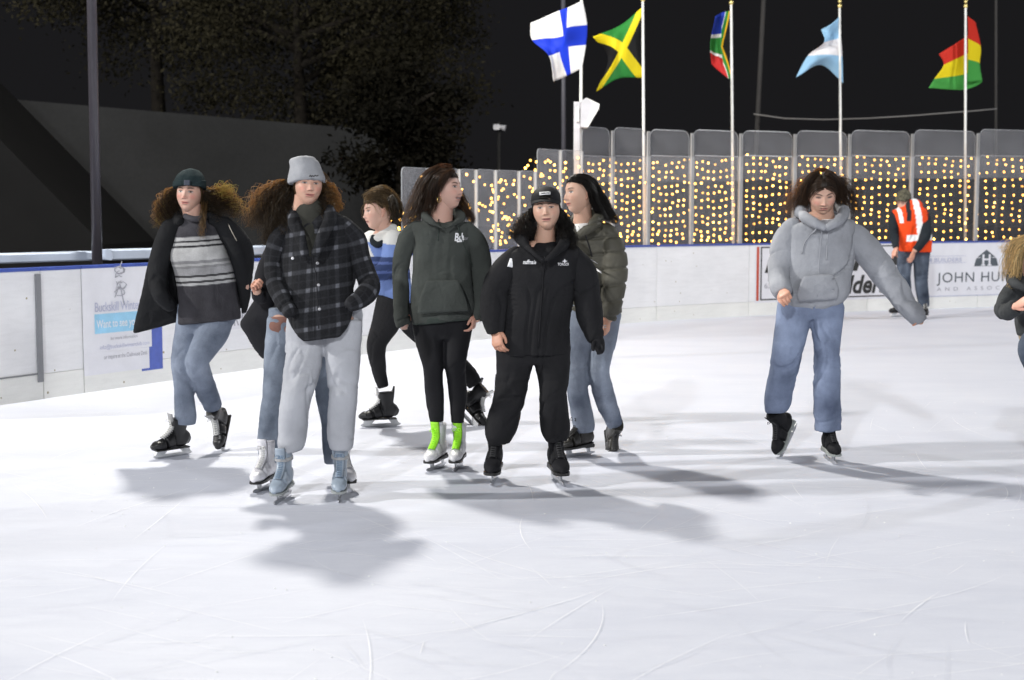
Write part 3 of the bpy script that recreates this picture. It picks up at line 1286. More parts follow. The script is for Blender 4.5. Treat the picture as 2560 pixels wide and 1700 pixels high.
def tree(px, py, Y, rx, rz, n, seed, label):
    rs_ = np.random.RandomState(seed)
    c = W(px, py, Y)
    root = empty("leafy_tree", (c[0], c[1], -0.3), label, "tree", "trees beyond the building")
    mb = MB()
    mb.tube([(c[0], c[1], -0.3), (c[0] + .1, c[1], c[2] * 0.5), (c[0], c[1], c[2] + rz * 0.5)], [0.28, 0.2, 0.05], 9)
    for k in range(9):
        a = rs_.uniform(0, 6.28)
        z0 = c[2] - rz * 0.5 + rs_.uniform(0, rz * 0.7)
        mb.tube([(c[0], c[1], z0), (c[0] + math.cos(a) * rx * .5, c[1] + math.sin(a) * rx * .4, z0 + rz * .25), (c[0] + math.cos(a) * rx * .85, c[1] + math.sin(a) * rx * .7, z0 + rz * .35)], [0.1, 0.06, 0.015], 5)
    mb.build("trunk", M_BARK, root, smooth=True)
    # clumps of leaves round the ends of boughs, with gaps between
    cl = rs_.normal(0, 1, (60, 3))
    cl = cl / np.linalg.norm(cl, axis=1)[:, None] * rs_.uniform(0.35, 1.0, (60, 1)) ** 0.6
    k = rs_.randint(0, 60, n)
    off = rs_.normal(0, 1, (n, 3)) * np.array([0.17, 0.17, 0.11])
    P = c + (cl[k] + off) * np.array([rx, rx * 0.8, rz])
    A = rs_.normal(0, 1, (n, 3))
    A /= np.linalg.norm(A, axis=1)[:, None]
    B = np.cross(A, rs_.normal(0, 1, (n, 3)))
    B /= np.linalg.norm(B, axis=1)[:, None]
    sz = rs_.uniform(0.035, 0.085, (n, 1))
    V = np.stack([P - A * sz, P + B * sz * .45, P + A * sz, P - B * sz * .45], 1).reshape(-1, 3)
    Fq = np.arange(n * 4).reshape(-1, 4)
    build("crown", V, Fq, M_LEAFD if seed == 4 else M_LEAF, root, smooth=False)


tree(740, 90, 33.0, 3.1, 2.5, 20000, 1, "bushy tree dimly lit above the middle of the slate wall")
tree(1000, 130, 34.5, 2.0, 2.8, 13000, 2, "narrower dim tree at the right end of the slate wall")
tree(380, -40, 36.0, 3.0, 2.2, 13000, 3, "dark tree top right of the tall lamp post")
tree(1000, 330, 25.5, 1.2, 1.2, 9000, 4, "added dark shrubby tree fading the right end of the slate wall into black")  # tree added so the wall end fades into darkness

# ---- loudspeaker on its post
M_SPK = plain("pale_grey_plastic", (0.50, 0.50, 0.53), 0.5)
M_SPKW = plain("white_plastic", (0.74, 0.74, 0.72), 0.5)
Ys = path(s_at(1445))[1] + 0.35
p0, p1 = W(1442, 390, Ys), W(1442, 255, Ys)
sp = empty("speaker_post", (p0[0], p0[1], 0), "pale square post beside the first flag carrying the loudspeaker", "post")
mb = MB()
hwm = 8 * mpp(p0)
mb.bevbox((p0[0], p0[1], p1[2] / 2), (hwm, p1[2] / 2, 0.05), 0.008, [np.array([1.0, 0, 0]), np.array([0, 0, 1.0]), np.array([0, 1.0, 0])])
mb.build("post", M_SPK, sp)
mb = MB()
pa, pb2 = W(1444, 268, Ys - 0.07), W(1444, 304, Ys - 0.07)
mb.bevbox((pa + pb2) / 2, (0.02, (pa[2] - pb2[2]) / 2, 0.015), 0.004, [np.array([1.0, 0, 0]), np.array([0, 0, 1.0]), np.array([0, 1.0, 0])])
mb.build("bracket", M_SPKW, sp)
Yq = Ys - 0.25
body = [(1452, 317), (1453, 252), (1466, 244), (1484, 258), (1462, 318)]
front = [(1466, 244), (1499, 260), (1497, 272), (1470, 318), (1462, 318), (1484, 258)]
c = W(1470, 300, Yq)
sk = empty("loudspeaker", (c[0], Yq, c[2]), "white angled loudspeaker box on the pale post by the first flag", "loudspeaker")
mb = MB()
mb.prism([W(x, y, Yq) for x, y in body], (0, 0.28, 0))
mb.build("cabinet", M_SPK, sk)
mb = MB()
mb.prism([W(x, y, Yq - 0.004) for x, y in front], (0, 0.29, 0))
mb.build("front_baffle", M_SPKW, sk)

# ---- flood lamp head far in the dark, pole, wire
p = W(1247, 318, 26)
fl = empty("floodlight", (p[0], p[1], p[2]), "small grey floodlight head high in the dark, left of the white flag", "floodlight")
mb = MB()
mb.bevbox(p + np.array([-0.04, 0, 0]), (0.06, 0.05, 0.05), 0.015)
mb.cyl(p + np.array([0.02, 0, 0.01]), p + np.array([0.12, -0.02, -0.02]), 0.03, 0.06, 10)
mb.build("lamp_housing", M_SPK, fl)
mb = MB()
mb.cyl((p[0], p[1] + 0.1, -0.3), (p[0], p[1] + 0.1, p[2] + 0.1), 0.035, 0.03, 8)
mb.build("pole", plain("black_pole", (0.008, 0.008, 0.008), 0.8), fl)
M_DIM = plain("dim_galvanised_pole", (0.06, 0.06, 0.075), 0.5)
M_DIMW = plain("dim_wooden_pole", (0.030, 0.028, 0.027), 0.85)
for (x0, y0, x1, y1, Y, rad, mt, lab) in ((1410, 700, 1408, -60, 25, 0.045, M_DIM, "grey steel mast standing behind the white and blue flag"),
                                          (1874, 700, 1912, -60, 27, 0.05, M_DIMW, "leaning dark pole between the many coloured and pale blue flags"),
                                          (2490, 700, 2490, -60, 28, 0.03, M_DIMW, "thin dark pole beyond the rightmost flag")):
    a, b = W(x0, y0, Y), W(x1, y1, Y)
    mb = MB()
    dd = (b - a) / (b - a)[2]
    mb.cyl(a + dd * (-0.3 - a[2]), b + dd * 2.0, rad, rad * 0.8, 10)
    tag(mb.build("utility_pole", mt, smooth=True), lab, "pole", "dim poles beyond the rink")
wpts = [(1884, 285), (1960, 296), (2060, 299), (2170, 296), (2270, 290), (2360, 283), (2440, 277), (2492, 272)]
mb = MB()
mb.tube([W(x, y, 26.8) for x, y in wpts], 0.014, 6)
tag(mb.build("cable", plain("grey_cable", (0.16, 0.155, 0.15), 0.6), smooth=True), "sagging grey cable strung between the two dark poles", "cable")


# ---- flags
def math_nodes(nt):
    N = nt.nodes
    L = nt.links

    def mth(op, a, v=None, c=None):
        n = N.new("ShaderNodeMath")
        n.operation = op
        for k, q in enumerate((a, v, c)):
            if q is None:
                continue
            if isinstance(q, (int, float)):
                n.inputs[k].default_value = q
            else:
                L.new(q, n.inputs[k])
        return n.outputs[0]

    def mix(f, a, b):
        n = N.new("ShaderNodeMix")
        n.data_type = 'RGBA'
        L.new(f, n.inputs[0])
        for k, q in ((6, a), (7, b)):
            if isinstance(q, tuple):
                n.inputs[k].default_value = c4(q)
            else:
                L.new(q, n.inputs[k])
        return n.outputs[2]
    return mth, mix


def flag_mat(name, fn):
    m, nt, b = newmat(name)
    N = nt.nodes
    L = nt.links
    at = N.new("ShaderNodeAttribute")
    at.attribute_name = "pat"
    sp_ = N.new("ShaderNodeSeparateXYZ")
    L.new(at.outputs["Vector"], sp_.inputs[0])
    mth, mix = math_nodes(nt)
    c = fn(sp_.outputs[0], sp_.outputs[1], mth, mix)
    L.new(c, b.inputs["Base Color"])
    b.inputs["Roughness"].default_value = 0.6
    b.inputs["Specular IOR Level"].default_value = 0.2
    tr = N.new("ShaderNodeBsdfTranslucent")
    L.new(c, tr.inputs[0])
    ms = N.new("ShaderNodeMixShader")
    ms.inputs[0].default_value = 0.3
    L.new(b.outputs[0], ms.inputs[1])
    L.new(tr.outputs[0], ms.inputs[2])
    L.new(ms.outputs[0], N["Material Output"].inputs[0])
    return m


WH, YE, GR, BK = (0.85, 0.85, 0.85), (0.80, 0.66, 0.015), (0.035, 0.26, 0.05), (0.012, 0.012, 0.013)


def fin(s, t, mth, mix):
    v = mth('LESS_THAN', mth('ABSOLUTE', mth('SUBTRACT', s, 0.36)), 0.08)
    h = mth('LESS_THAN', mth('ABSOLUTE', mth('SUBTRACT', t, 0.5)), 0.14)
    return mix(mth('MAXIMUM', v, h), WH, (0.015, 0.05, 0.62))


def jam(s, t, mth, mix):
    a = mth('ABSOLUTE', mth('SUBTRACT', s, t))
    b = mth('ABSOLUTE', mth('SUBTRACT', mth('ADD', s, t), 1.0))
    gold = mth('LESS_THAN', mth('MINIMUM', a, b), 0.14)
    ds = mth('ABSOLUTE', mth('SUBTRACT', s, 0.5))
    dt = mth('ABSOLUTE', mth('SUBTRACT', t, 0.5))
    side = mth('GREATER_THAN', ds, dt)
    return mix(gold, mix(side, GR, BK), YE)


def saf(s, t, mth, mix):
    d = mth('ABSOLUTE', mth('SUBTRACT', t, 0.5))
    e = mth('SUBTRACT', mth('SUBTRACT', 0.5, d), mth('MULTIPLY', s, 1.25))      # inside the hoist triangle when > 0
    bandd = mth('MINIMUM', d, mth('ADD', mth('ABSOLUTE', mth('ADD', e, 0.17)), mth('MULTIPLY', mth('GREATER_THAN', s, 0.45), 9.0)))
    outer = mix(mth('LESS_THAN', t, 0.5), (0.55, 0.03, 0.03), (0.02, 0.05, 0.42))
    g_ = mix(mth('LESS_THAN', bandd, 0.19), outer, WH)
    g_ = mix(mth('LESS_THAN', bandd, 0.135), g_, GR)
    g_ = mix(mth('GREATER_THAN', e, -0.06), g_, (0.80, 0.48, 0.02))
    return mix(mth('GREATER_THAN', e, 0.05), g_, BK)


def arg(s, t, mth, mix):
    w_ = mth('LESS_THAN', mth('ABSOLUTE', mth('SUBTRACT', t, 0.5)), 0.17)
    return mix(w_, (0.36, 0.62, 0.84), (0.84, 0.82, 0.84))


def bol(s, t, mth, mix):
    c = mix(mth('GREATER_THAN', t, 0.333), (0.62, 0.035, 0.02), YE)
    return mix(mth('GREATER_THAN', t, 0.667), c, (0.07, 0.36, 0.07))


M_FPOLE = plain("white_flag_pole", (0.72, 0.72, 0.70), 0.35)
M_BALL = plain("gilt_ball", (0.75, 0.62, 0.25), 0.35, metal=0.6)


def flag(name, label, fn, px_top, py_top, px_bot, Y, grid, dys, ss=None, ts=None, plab=""):
    top, bot = W(px_top, py_top, Y), W(px_bot, 470, Y)
    dd = (top - bot) / (top - bot)[2]
    base = bot + dd * (0.0 - bot[2])
    pr = empty("flagpole", base, plab, "flagpole", "white flagpoles behind the shields")
    mb = MB()
    mb.cyl(base, top, 0.023, 0.018, 12)
    mb.build("pole", M_FPOLE, pr, smooth=True)
    mb = MB()
    for q, rr in ((0.0, 0.034), (0.07, 0.028)):
        cc = top + np.array([0, 0, 0.03 + q])
        mb.tube([cc + np.array([0, 0, z]) * rr for z in (-1, -.7, 0, .7, 1)], [rr * .2, rr * .72, rr, rr * .72, rr * .2], 10)
    mb.build("finial", M_BALL, pr, smooth=True)
    # cloth: control grid in rows (hoist to fly) refined both ways
    nt_, ns_ = len(grid), len(grid[0])
    ss = ss or np.linspace(0, 1, ns_)
    ts = ts or np.linspace(0, 1, nt_)
    C = np.zeros((nt_, ns_, 5))
    for i in range(nt_):
        for j in range(ns_):
            x, y = grid[i][j]
            C[i, j, :3] = W(x, y, Y + dys[i][j])
            C[i, j, 3], C[i, j, 4] = ss[j], ts[i]
    rows = [catmull(C[i], 12) for i in range(nt_)]
    rows = np.array(rows)
    full = np.stack([catmull(rows[:, k], 10) for k in range(rows.shape[1])], 1)
    n0, n1 = full.shape[:2]
    P = full[:, :, :3].reshape(-1, 3)
    uv = full[:, :, 3:5].reshape(-1, 2)
    ed = (uv[:, 0] * 1.0)
    P[:, 1] += 0.05 * ed * vnoise(np.stack([uv[:, 0] * 5, uv[:, 1] * 3, uv[:, 0] * 0 + Y], 1))
    Fq = [(i * n1 + j, i * n1 + j + 1, (i + 1) * n1 + j + 1, (i + 1) * n1 + j) for i in range(n0 - 1) for j in range(n1 - 1)]
    # thickness: front and back sheets 3 mm apart, joined round the hem
    nV = len(P)
    P2 = P + np.array([0, 0.003, 0])
    Fb = [tuple(k + nV for k in f[::-1]) for f in Fq]
    rim = [i for i in range(n1)] + [i * n1 + n1 - 1 for i in range(1, n0)] + [(n0 - 1) * n1 + j for j in range(n1 - 2, -1, -1)] + [i * n1 for i in range(n0 - 2, 0, -1)]
    Fr = [(rim[k], rim[k - 1], rim[k - 1] + nV, rim[k] + nV) for k in range(len(rim))]
    uvz = np.hstack([uv, np.zeros((nV, 1))])
    o = build(name, np.vstack([P, P2]), Fq + Fb + Fr, flag_mat(name + "_cloth", fn), None, True, pat=np.vstack([uvz, uvz]))
    return tag(o, label, "flag", "flags flying on white poles")


Y1 = path(s_at(1455))[1] + 0.45
flag("flag", "white flag with blue cross, leftmost of the flags", fin, 1454, -30, 1451, Y1,
     [[(1457, 1), (1419, 19), (1399, 26), (1326, 58)], [(1468, 62), (1417, 70), (1408, 90), (1330, 100)], [(1465, 112), (1421, 117), (1399, 130), (1372, 140)], [(1455, 171), (1427, 185), (1417, 190), (1383, 204)]],
     [[0, -.1, -.05, .1], [-.05, -.16, .0, .12], [-.05, -.05, .05, .0], [0, .05, .1, .15]], [0, .28, .44, 1], [0, .36, .64, 1],
     plab="white flagpole of the white and blue flag by the loudspeaker")
Y2 = path(s_at(1609))[1] + 0.45
flag("flag", "green, gold and black flag, folded, second from the left", jam, 1607, 4, 1610, Y2,
     [[(1605, 18), (1552, 62), (1482, 92)], [(1600, 105), (1556, 125), (1520, 145)], [(1608, 194), (1545, 197), (1490, 230)]],
     [[0, .1, -.05], [.03, -.1, .1], [0, -.12, .08]], plab="white flagpole of the green and gold flag")
Y3 = path(s_at(1829))[1] + 0.45
flag("flag", "narrow many coloured flag with black triangle, middle of the five flags", saf, 1828, 12, 1832, Y3,
     [[(1824, 27), (1806, 31), (1789, 40)], [(1825, 112), (1800, 116), (1776, 112)], [(1830, 200), (1812, 190), (1779, 160)]],
     [[0, .15, .0], [.0, .22, .05], [0, .12, .2]], plab="white flagpole of the many coloured flag")
Y4 = path(s_at(2100))[1] + 0.45
flag("flag", "pale blue and white flag, second from the right", arg, 2099, 20, 2102, Y4,
     [[(2100, 40), (2078, 60), (2052, 74)], [(2103, 95), (2082, 100), (2060, 106)], [(2106, 140), (2066, 136), (2018, 140)], [(2108, 208), (2052, 163), (1991, 193)]],
     [[0, -.1, .1], [.03, .1, -.1], [.03, -.08, .1], [0, .1, -.1]], plab="white flagpole of the pale blue flag")
Y5 = path(s_at(2414))[1] + 0.45
flag("flag", "red, yellow and green flag, rightmost of the flags", bol, 2414, 20, 2413, Y5,
     [[(2419, 40), (2440, 60), (2420, 88), (2347, 135)], [(2420, 96), (2452, 117), (2418, 134), (2360, 162)], [(2420, 148), (2450, 160), (2416, 184), (2336, 197)], [(2418, 206), (2456, 204), (2412, 224), (2322, 220)]],
     [[.03, .25, .16, .05], [.03, .28, .16, .03], [.03, .26, .15, .04], [.03, .25, .15, .05]], [0, .3, .5, 1],
     plab="white flagpole of the red yellow green flag")
# ================================================================== PEOPLE: builders
SKIN = skin_mat()
SEG = 20


def hand_shape(size=1.0, curl=25, spread=1.0, mirror=False, thumb=20):
    """palm, four fingers of unequal length bent at the knuckles, thumb from the side of the palm; z runs along the fingers, -y is the palm side"""
    sh = []
    C = [(0, 0, -0.05), (0, 0, -0.015), (0, 0, 0.01), (0.002, 0, 0.045), (0.001, 0, 0.082), (0.0, 0, 0.094)]
    sh.append(Loft(C, [.024, .024, .028, .038, .041, .036], [.019, .018, .016, .015, .013, .010], 14, 2.5, 3, True, True))
    for k, (x, ln, r0) in enumerate(((0.030, .070, .0095), (0.0105, .078, .0100), (-0.0095, .072, .0095), (-0.0285, .056, .0082))):
        a = R(curl * (0.8 + 0.12 * k))
        p = np.array([x, 0, 0.082])
        pts = [p.copy()]
        rad = [r0]
        side = R((x / 0.03) * 5 * spread)
        ang = R(4)
        for s_, f in enumerate((0.46, 0.30, 0.24)):
            ang += a * (0.8, 1.0, 0.7)[s_]
            d = np.array([math.sin(side) * math.cos(ang), -math.sin(ang), math.cos(side) * math.cos(ang)])
            pts.append(pts[-1] + d * ln * f * 1.12)
            rad.append(r0 * (0.95, 0.87, 0.70)[s_])
        sh.append(tube(pts, rad, 9, True, 4))
    t = R(thumb)
    pts = [np.array([0.018, -0.004, 0.010]), np.array([0.036, -0.012, 0.034]), np.array([0.047 - .012 * math.sin(t), -0.018 - .02 * math.sin(t), 0.062]), np.array([0.050 - .03 * math.sin(t), -0.022 - .035 * math.sin(t), 0.086])]
    sh.append(tube(pts, [.013, .0125, .0105, .0075], 9, True, 4))
    V, Fc, N = fuse(sh, 0.0036, 2, 0.5)
    V = V * size
    if mirror:
        V[:, 0] *= -1
        Fc = Fc[:, ::-1] if isinstance(Fc, np.ndarray) else [f[::-1] for f in Fc]
    return V, Fc


_handcache = {}


def put_hand(wrist, fdir, palm, size=0.92, curl=25, mirror=False, thumb=20):
    key = (round(size, 3), curl, mirror, thumb)
    if key not in _handcache:
        _handcache[key] = hand_shape(size, curl, 1.0, mirror, thumb)
    V, Fc = _handcache[key]
    z = np.asarray(fdir, float)
    z = z / np.linalg.norm(z)
    y = -np.asarray(palm, float)
    y = y - z * np.dot(y, z)
    y /= np.linalg.norm(y)
    x = np.cross(y, z)
    return V @ np.array([x, y, z]) + np.asarray(wrist), Fc


def rot(yaw, pitch, roll):
    return np.array(Matrix.Rotation(R(yaw), 3, 'Z') @ Matrix.Rotation(R(pitch), 3, 'X') @ Matrix.Rotation(R(roll), 3, 'Y'))


def lin(t, a, b):
    return np.clip((t - a) / (b - a), 0, 1)


def smooth01(t):
    t = np.clip(t, 0, 1)
    return t * t * (3 - 2 * t)


def head_local(nu=210, nv=190, fem=1.0, smile=0.0, jaw=1.0, skin=(0.60, 0.37, 0.28), brow=(0.06, 0.035, 0.02), lip=(0.42, 0.13, 0.12), eyes=0.5, mouth_open=0.0, blush=0.4):
    """head about 0.225 m tall; -y is the face, z up; returns V, F, colours"""
    u = np.linspace(0, 2 * math.pi, nu, endpoint=False)
    # crowd the columns on the face side (u = pi/2 is the face)
    u = u + 0.45 * np.sin(2 * (u - math.pi / 2) * 0.5) * -1.0
    v = np.linspace(0, math.pi, nv)
    U, Vv = np.meshgrid(u, v, indexing='ij')
    nx = np.sin(Vv) * np.cos(U)
    ny = -np.sin(Vv) * np.sin(U)
    nz = np.cos(Vv)
    nx, ny, nz = nx.ravel(), ny.ravel(), nz.ravel()
    t = np.clip(-nz, 0, 1)
    up = np.clip(nz, 0, 1)
    front = np.clip(-ny, 0, 1)
    back = np.clip(ny, 0, 1)
    wj = 1 - (0.30 if fem else 0.22) * t ** 1.8 * jaw
    x = 0.0745 * np.sign(nx) * np.abs(nx) ** 0.92 * wj * (1 - 0.05 * up ** 2)
    z = 0.1125 * nz
    y = np.where(ny < 0, -0.088 * front ** 0.80, 0.100 * back)
    y = np.where(ny > 0, y * (1 - 0.62 * t ** 1.1), y * (1 - 0.10 * t ** 2 + 0.02 * up))
    y += 0.010 * (1 - t)
    face = smooth01(front * 2.2)

    def ga(x0, z0, sx, sz):
        return np.exp(-((x - x0) / sx) ** 2 - ((z - z0) / sz) ** 2)
    ax_ = np.abs(x)

    def gs(x0, z0, sx, sz):
        return np.exp(-((ax_ - x0) / sx) ** 2 - ((z - z0) / sz) ** 2)
    d = np.zeros_like(x)
    # nose: ridge growing down to the tip, wings, undercut
    tt = np.clip((0.020 - z) / 0.050, 0, 1)
    ridge = np.where((z < 0.026) & (z > -0.034), 0.003 + 0.0135 * tt ** 1.3, 0)
    ridge = ridge * smooth01((0.026 - z) / 0.012) * smooth01((z + 0.0365) / 0.012)
    d += ridge * np.exp(-(x / (0.0075 + 0.005 * tt)) ** 2)
    d += 0.005 * ga(0, -0.024, 0.010, 0.009) + 0.005 * gs(0.013, -0.028, 0.006, 0.006)
    d += -0.0085 * gs(0.031, 0.012, 0.016, 0.0105)           # sockets
    d += 0.0035 * gs(0.031, 0.010, 0.010, 0.006)             # lids
    d += 0.0035 * gs(0.028, 0.030, 0.022, 0.007)             # brow
    d += 0.004 * gs(0.044, -0.014, 0.018, 0.016)             # cheek bones
    d += (0.003 + 0.004 * smile) * gs(0.036, -0.034, 0.013, 0.012)
    zl = -0.0545 + smile * 4.5 * x * x
    wl = 0.0215 + 0.005 * smile
    lm = np.exp(-(x / wl) ** 4)
    d += 0.0032 * lm * np.exp(-((z - zl - 0.0052) / 0.0042) ** 2)
    d += 0.0042 * lm * np.exp(-((z - zl + 0.0060) / 0.0048) ** 2)
    d += -(0.0045 + mouth_open * .006) * lm * np.exp(-((z - zl) / (0.0018 + 0.003 * mouth_open)) ** 2)
    d += -0.003 * ga(0, -0.072, 0.018, 0.005)
    d += 0.007 * ga(0, -0.092, 0.020, 0.013)
    d += -0.002 * gs(0.045, -0.055, 0.014, 0.02)
    y = y - d * face
    V = np.stack([x, y, z], 1)
    # vertex colours of the face, darker in sockets, nostrils and mouth line
    col = np.tile(np.array(skin), (len(x), 1))

    def paint(mask, c):
        m = np.clip(mask, 0, 1)[:, None]
        col[:] = col * (1 - m) + np.array(c) * m
    fm = face * (ny < 0)
    paint(0.45 * blush * (gs(0.042, -0.018, 0.020, 0.016) + 0.7 * ga(0, -0.025, 0.012, 0.010)) * fm, (0.62, 0.24, 0.19))
    zlu = np.exp(-((z - zl - 0.0036) / 0.0036) ** 4) + np.exp(-((z - zl + 0.0048) / 0.0046) ** 4)
    paint(0.70 * np.exp(-(x / (wl * 0.98)) ** 6) * zlu * fm, lip)
    paint(0.9 * np.exp(-(x / (wl * 1.08)) ** 6) * np.exp(-((z - zl) / (0.0020 + 0.004 * mouth_open)) ** 4) * fm, (0.10, 0.03, 0.03))
    if mouth_open > 0.3:
        paint(0.9 * np.exp(-(x / (wl * 0.7)) ** 6) * np.exp(-((z - zl - 0.001) / 0.0026) ** 4) * fm, (0.75, 0.70, 0.64))
    arch = 0.0285 + 0.006 * np.sin(np.clip((ax_ - 0.012) / 0.036, 0, 1) * 2.4) - 0.001
    paint(0.95 * np.exp(-((ax_ - 0.031) / 0.0190) ** 6) * np.exp(-((z - arch) / (0.0042 - 0.06 * np.clip(ax_ - 0.02, 0, 0.03))) ** 4) * fm, brow)
    # socket tone, eye
    paint(0.35 * gs(0.031, 0.013, 0.017, 0.011) * fm, (0.30, 0.15, 0.12))
    ez = 0.0105
    op = 0.0012 + 0.0062 * eyes
    ex = np.clip(1 - ((ax_ - 0.0315) / 0.0145) ** 2, 0, 1)
    ins = smooth01((op * ex ** 0.6 - np.abs(z - ez)) / 0.0012 + 0.5) * (ex > 0)
    paint(ins * fm, (0.62, 0.58, 0.55))
    paint(ins * np.exp(-(((ax_ - 0.0315) / 0.0068) ** 2 + ((z - ez) / 0.0072) ** 2) ** 3) * fm, (0.022, 0.017, 0.013))
    lid = np.exp(-((z - ez - op * ex ** 0.6 - 0.0014) / 0.0026) ** 2) * smooth01((ex - 0.02) * 6)
    paint(0.95 * lid * fm, (0.022, 0.014, 0.011))
    lid2 = np.exp(-((z - ez + op * ex ** 0.6 + 0.0004) / 0.0014) ** 2) * smooth01((ex - 0.05) * 6)
    paint(0.65 * lid2 * fm, (0.16, 0.08, 0.06))
    paint(0.6 * gs(0.0065, -0.0325, 0.0032, 0.0018) * fm, (0.15, 0.06, 0.05))
    Fc = []
    for i in range(nu):
        i2 = (i + 1) % nu
        for j in range(nv - 1):
            Fc.append((i * nv + j, i * nv + j + 1, i2 * nv + j + 1, i2 * nv + j))
    Fq = np.array(Fc)
    return V, Fq, col


def ear_local(side):
    C = []
    V, Fc = tube([(0, 0, -0.033), (0.002, .0, -0.028), (0.006, 0.001, -0.016), (0.008, 0.003, 0.0), (0.008, 0.005, 0.016), (0.004, 0.003, 0.027), (0, 0, 0.031)], [.002, .007, .010, .014, .017, .012, .003], 14)
    V[:, 0] *= 0.62
    r_ = np.exp(-((V[:, 1] - 0.004) / 0.009) ** 2 - ((V[:, 2] - 0.004) / 0.014) ** 2)
    V[:, 0] -= 0.008 * r_ * (V[:, 0] > 0.006)
    V[:, 1] += (V[:, 2]) * 0.25
    V = V + np.array([0.0685, 0.016, -0.004])
    if side < 0:
        V[:, 0] *= -1
        Fc = [f[::-1] for f in Fc]
    return V, Fc


# ---- skates -------------------------------------------------------
_skc = {}


def skate_shapes(kind):
    if kind in _skc:
        return _skc[kind]
    hz = 0.012 if kind == 'hockey' else 0.0
    foot = [(-.172, .083, .018, .014), (-.158, .090, .034, .024), (-.115, .098, .044, .033), (-.06, .115, .042, .047), (-.01, .132, .037, .060), (.04, .132, .036, .062), (.078, .122, .034, .052), (.098, .112, .020, .034)]
    A = Loft([(0, a, b - (0.004 if kind == 'hockey' else 0)) for a, b, c, d in foot], [c for a, b, c, d in foot], [d for a, b, c, d in foot], 18, 2.4, 3, True, True)
    top = 0.285 if kind == 'figure' else 0.265
    sh = [(0.030, .11, .036, .056), (.028, .16, .0355, .052), (.020, .21, .041, .056), (.014, top - .03, .046, .061), (.012, top, .047, .063)]
    B = Loft([(0, a, b) for a, b, c, d in sh], [c for a, b, c, d in sh], [d for a, b, c, d in sh], 18, 2.3, 4)
    shapes = [A, B]
    if kind == 'hockey':                      # raised tendon guard at the back and toe cap
        shapes.append(Loft([(0, .066, .20), (0, .074, .26), (0, .082, .305)], [.030, .030, .020], [.010, .009, .006], 12, 2.4, 3, False, True))
        shapes.append(Loft([(0, -.176, .086), (0, -.15, .093), (0, -.12, .095)], [.026, .042, .044], [.020, .030, .032], 14, 2.4, 3, True, False))
    boot = fuse(shapes, 0.0052, 3, 0.5)
    sole = MB()
    if kind == 'figure':
        out = [(-.175, .014), (-.165, .030), (-.13, .043), (-.08, .043), (-.03, .034), (.03, .032), (.08, .034), (.104, .022), (.108, 0)]
        ring = [(x, y) for y, x in out] + [(-x, y) for y, x in out[::-1][1:]]

        def soles(z0, z1, f=None):
            b = [(x, y, z0(y)) for x, y in ring]
            t = [(x, y, z1(y)) for x, y in ring]
            n_ = len(ring)
            sole.add(b + t, [tuple(range(n_ - 1, -1, -1)), tuple(range(n_, 2 * n_))] + [(i, (i + 1) % n_, (i + 1) % n_ + n_, i + n_) for i in range(n_)])
        soles(lambda y: 0.058 + max(0, (y + .02) * 0.11), lambda y: 0.072 + max(0, (y + 0.02) * 0.12))
        sole.bevbox((0, .070, .064), (.029, .036, .012), 0.006, [np.array([1.0, 0, 0]), np.array([0, 1.0, 0]), np.array([0, 0, 1.0])])
        bl = MB()
        for y0, y1, z0 in ((-.125, -.085, .057), (-.10, -.075, .057), (.055, .085, .055)):
            bl.prism([(-.0045, y0, z0), (-.0045, y1, z0), (-.0035, y1 + .004, .022), (-.0035, y0 + .010, .022)], (.009, 0, 0))
        bl.box((0, -.105, .0575), (.020, .045, .002))
        bl.box((0, .07, .052), (.018, .03, .002))
        prof = [(-.182, .016), (-.178, .024), (-.160, .027), (.11, .024), (.13, .020), (.128, .012), (.09, .001), (.0, .0), (-.10, .0005), (-.145, .004), (-.165, .008)]
        bl.prism([(-.003, y, z) for y, z in prof], (.006, 0, 0))
        hold = None
    else:
        sole.prism([(-.036, -.165, .058), (-.036, .09, .058), (-.034, .095, .066), (-.034, -.17, .066)], (.072, 0, 0))
        hold = MB()
        for y0, y1, y2, y3 in ((-.150, -.070, -.095, -.165), (.035, .095, .118, .060)):
            hold.prism([(-.014, y0, .059), (-.014, y1, .059), (-.008, y2, .026), (-.008, y3, .026)], (.028 * 0 + .001, 0, 0))
            b = [(-.020, y0, .060), (.020, y0, .060), (.020, y1, .060), (-.020, y1, .060)]
            t = [(-.0075, y3, .024), (.0075, y3, .024), (.0075, y2, .024), (-.0075, y2, .024)]
            hold.add(b + t, [(0, 1, 2, 3), (7, 6, 5, 4), (0, 4, 5, 1), (1, 5, 6, 2), (2, 6, 7, 3), (3, 7, 4, 0)])
        hold.prism([(-.0065, -.175, .026), (-.0065, .125, .026), (-.0065, .130, .013), (-.0065, -.180, .013)], (.013, 0, 0))
        bl = MB()
        prof = [(-.182, .022), (-.165, .0145), (.115, .0145), (.132, .020), (.128, .010), (.10, .001), (0, 0), (-.13, .0005), (-.165, .007)]
        bl.prism([(-.0022, y, z) for y, z in prof], (.0044, 0, 0))
    # laces up the instep, tongue
    inst = catmull(np.array([(-.118, .133), (-.085, .152), (-.055, .176), (-.036, .205), (-.040, .235), (-.046, .262)]), 5)
    off = 0.010
    lc = MB()
    idx = list(range(1, len(inst) - 1, 2))
    for k in range(len(idx) - 1):
        y, z = inst[idx[k]]
        y2, z2 = inst[idx[k + 1]]
        w1 = 0.021
        for sg_ in (-1, 1):
            lc.tube([(sg_ * w1, y + .010, z - .001), (sg_ * .4 * w1, y * .6 + y2 * .4 - off, z * .6 + z2 * .4 + off), (-sg_ * .4 * w1, y * .4 + y2 * .6 - off, z * .4 + z2 * .6 + off), (-sg_ * w1, y2 + .010, z2)], 0.0030, 5)
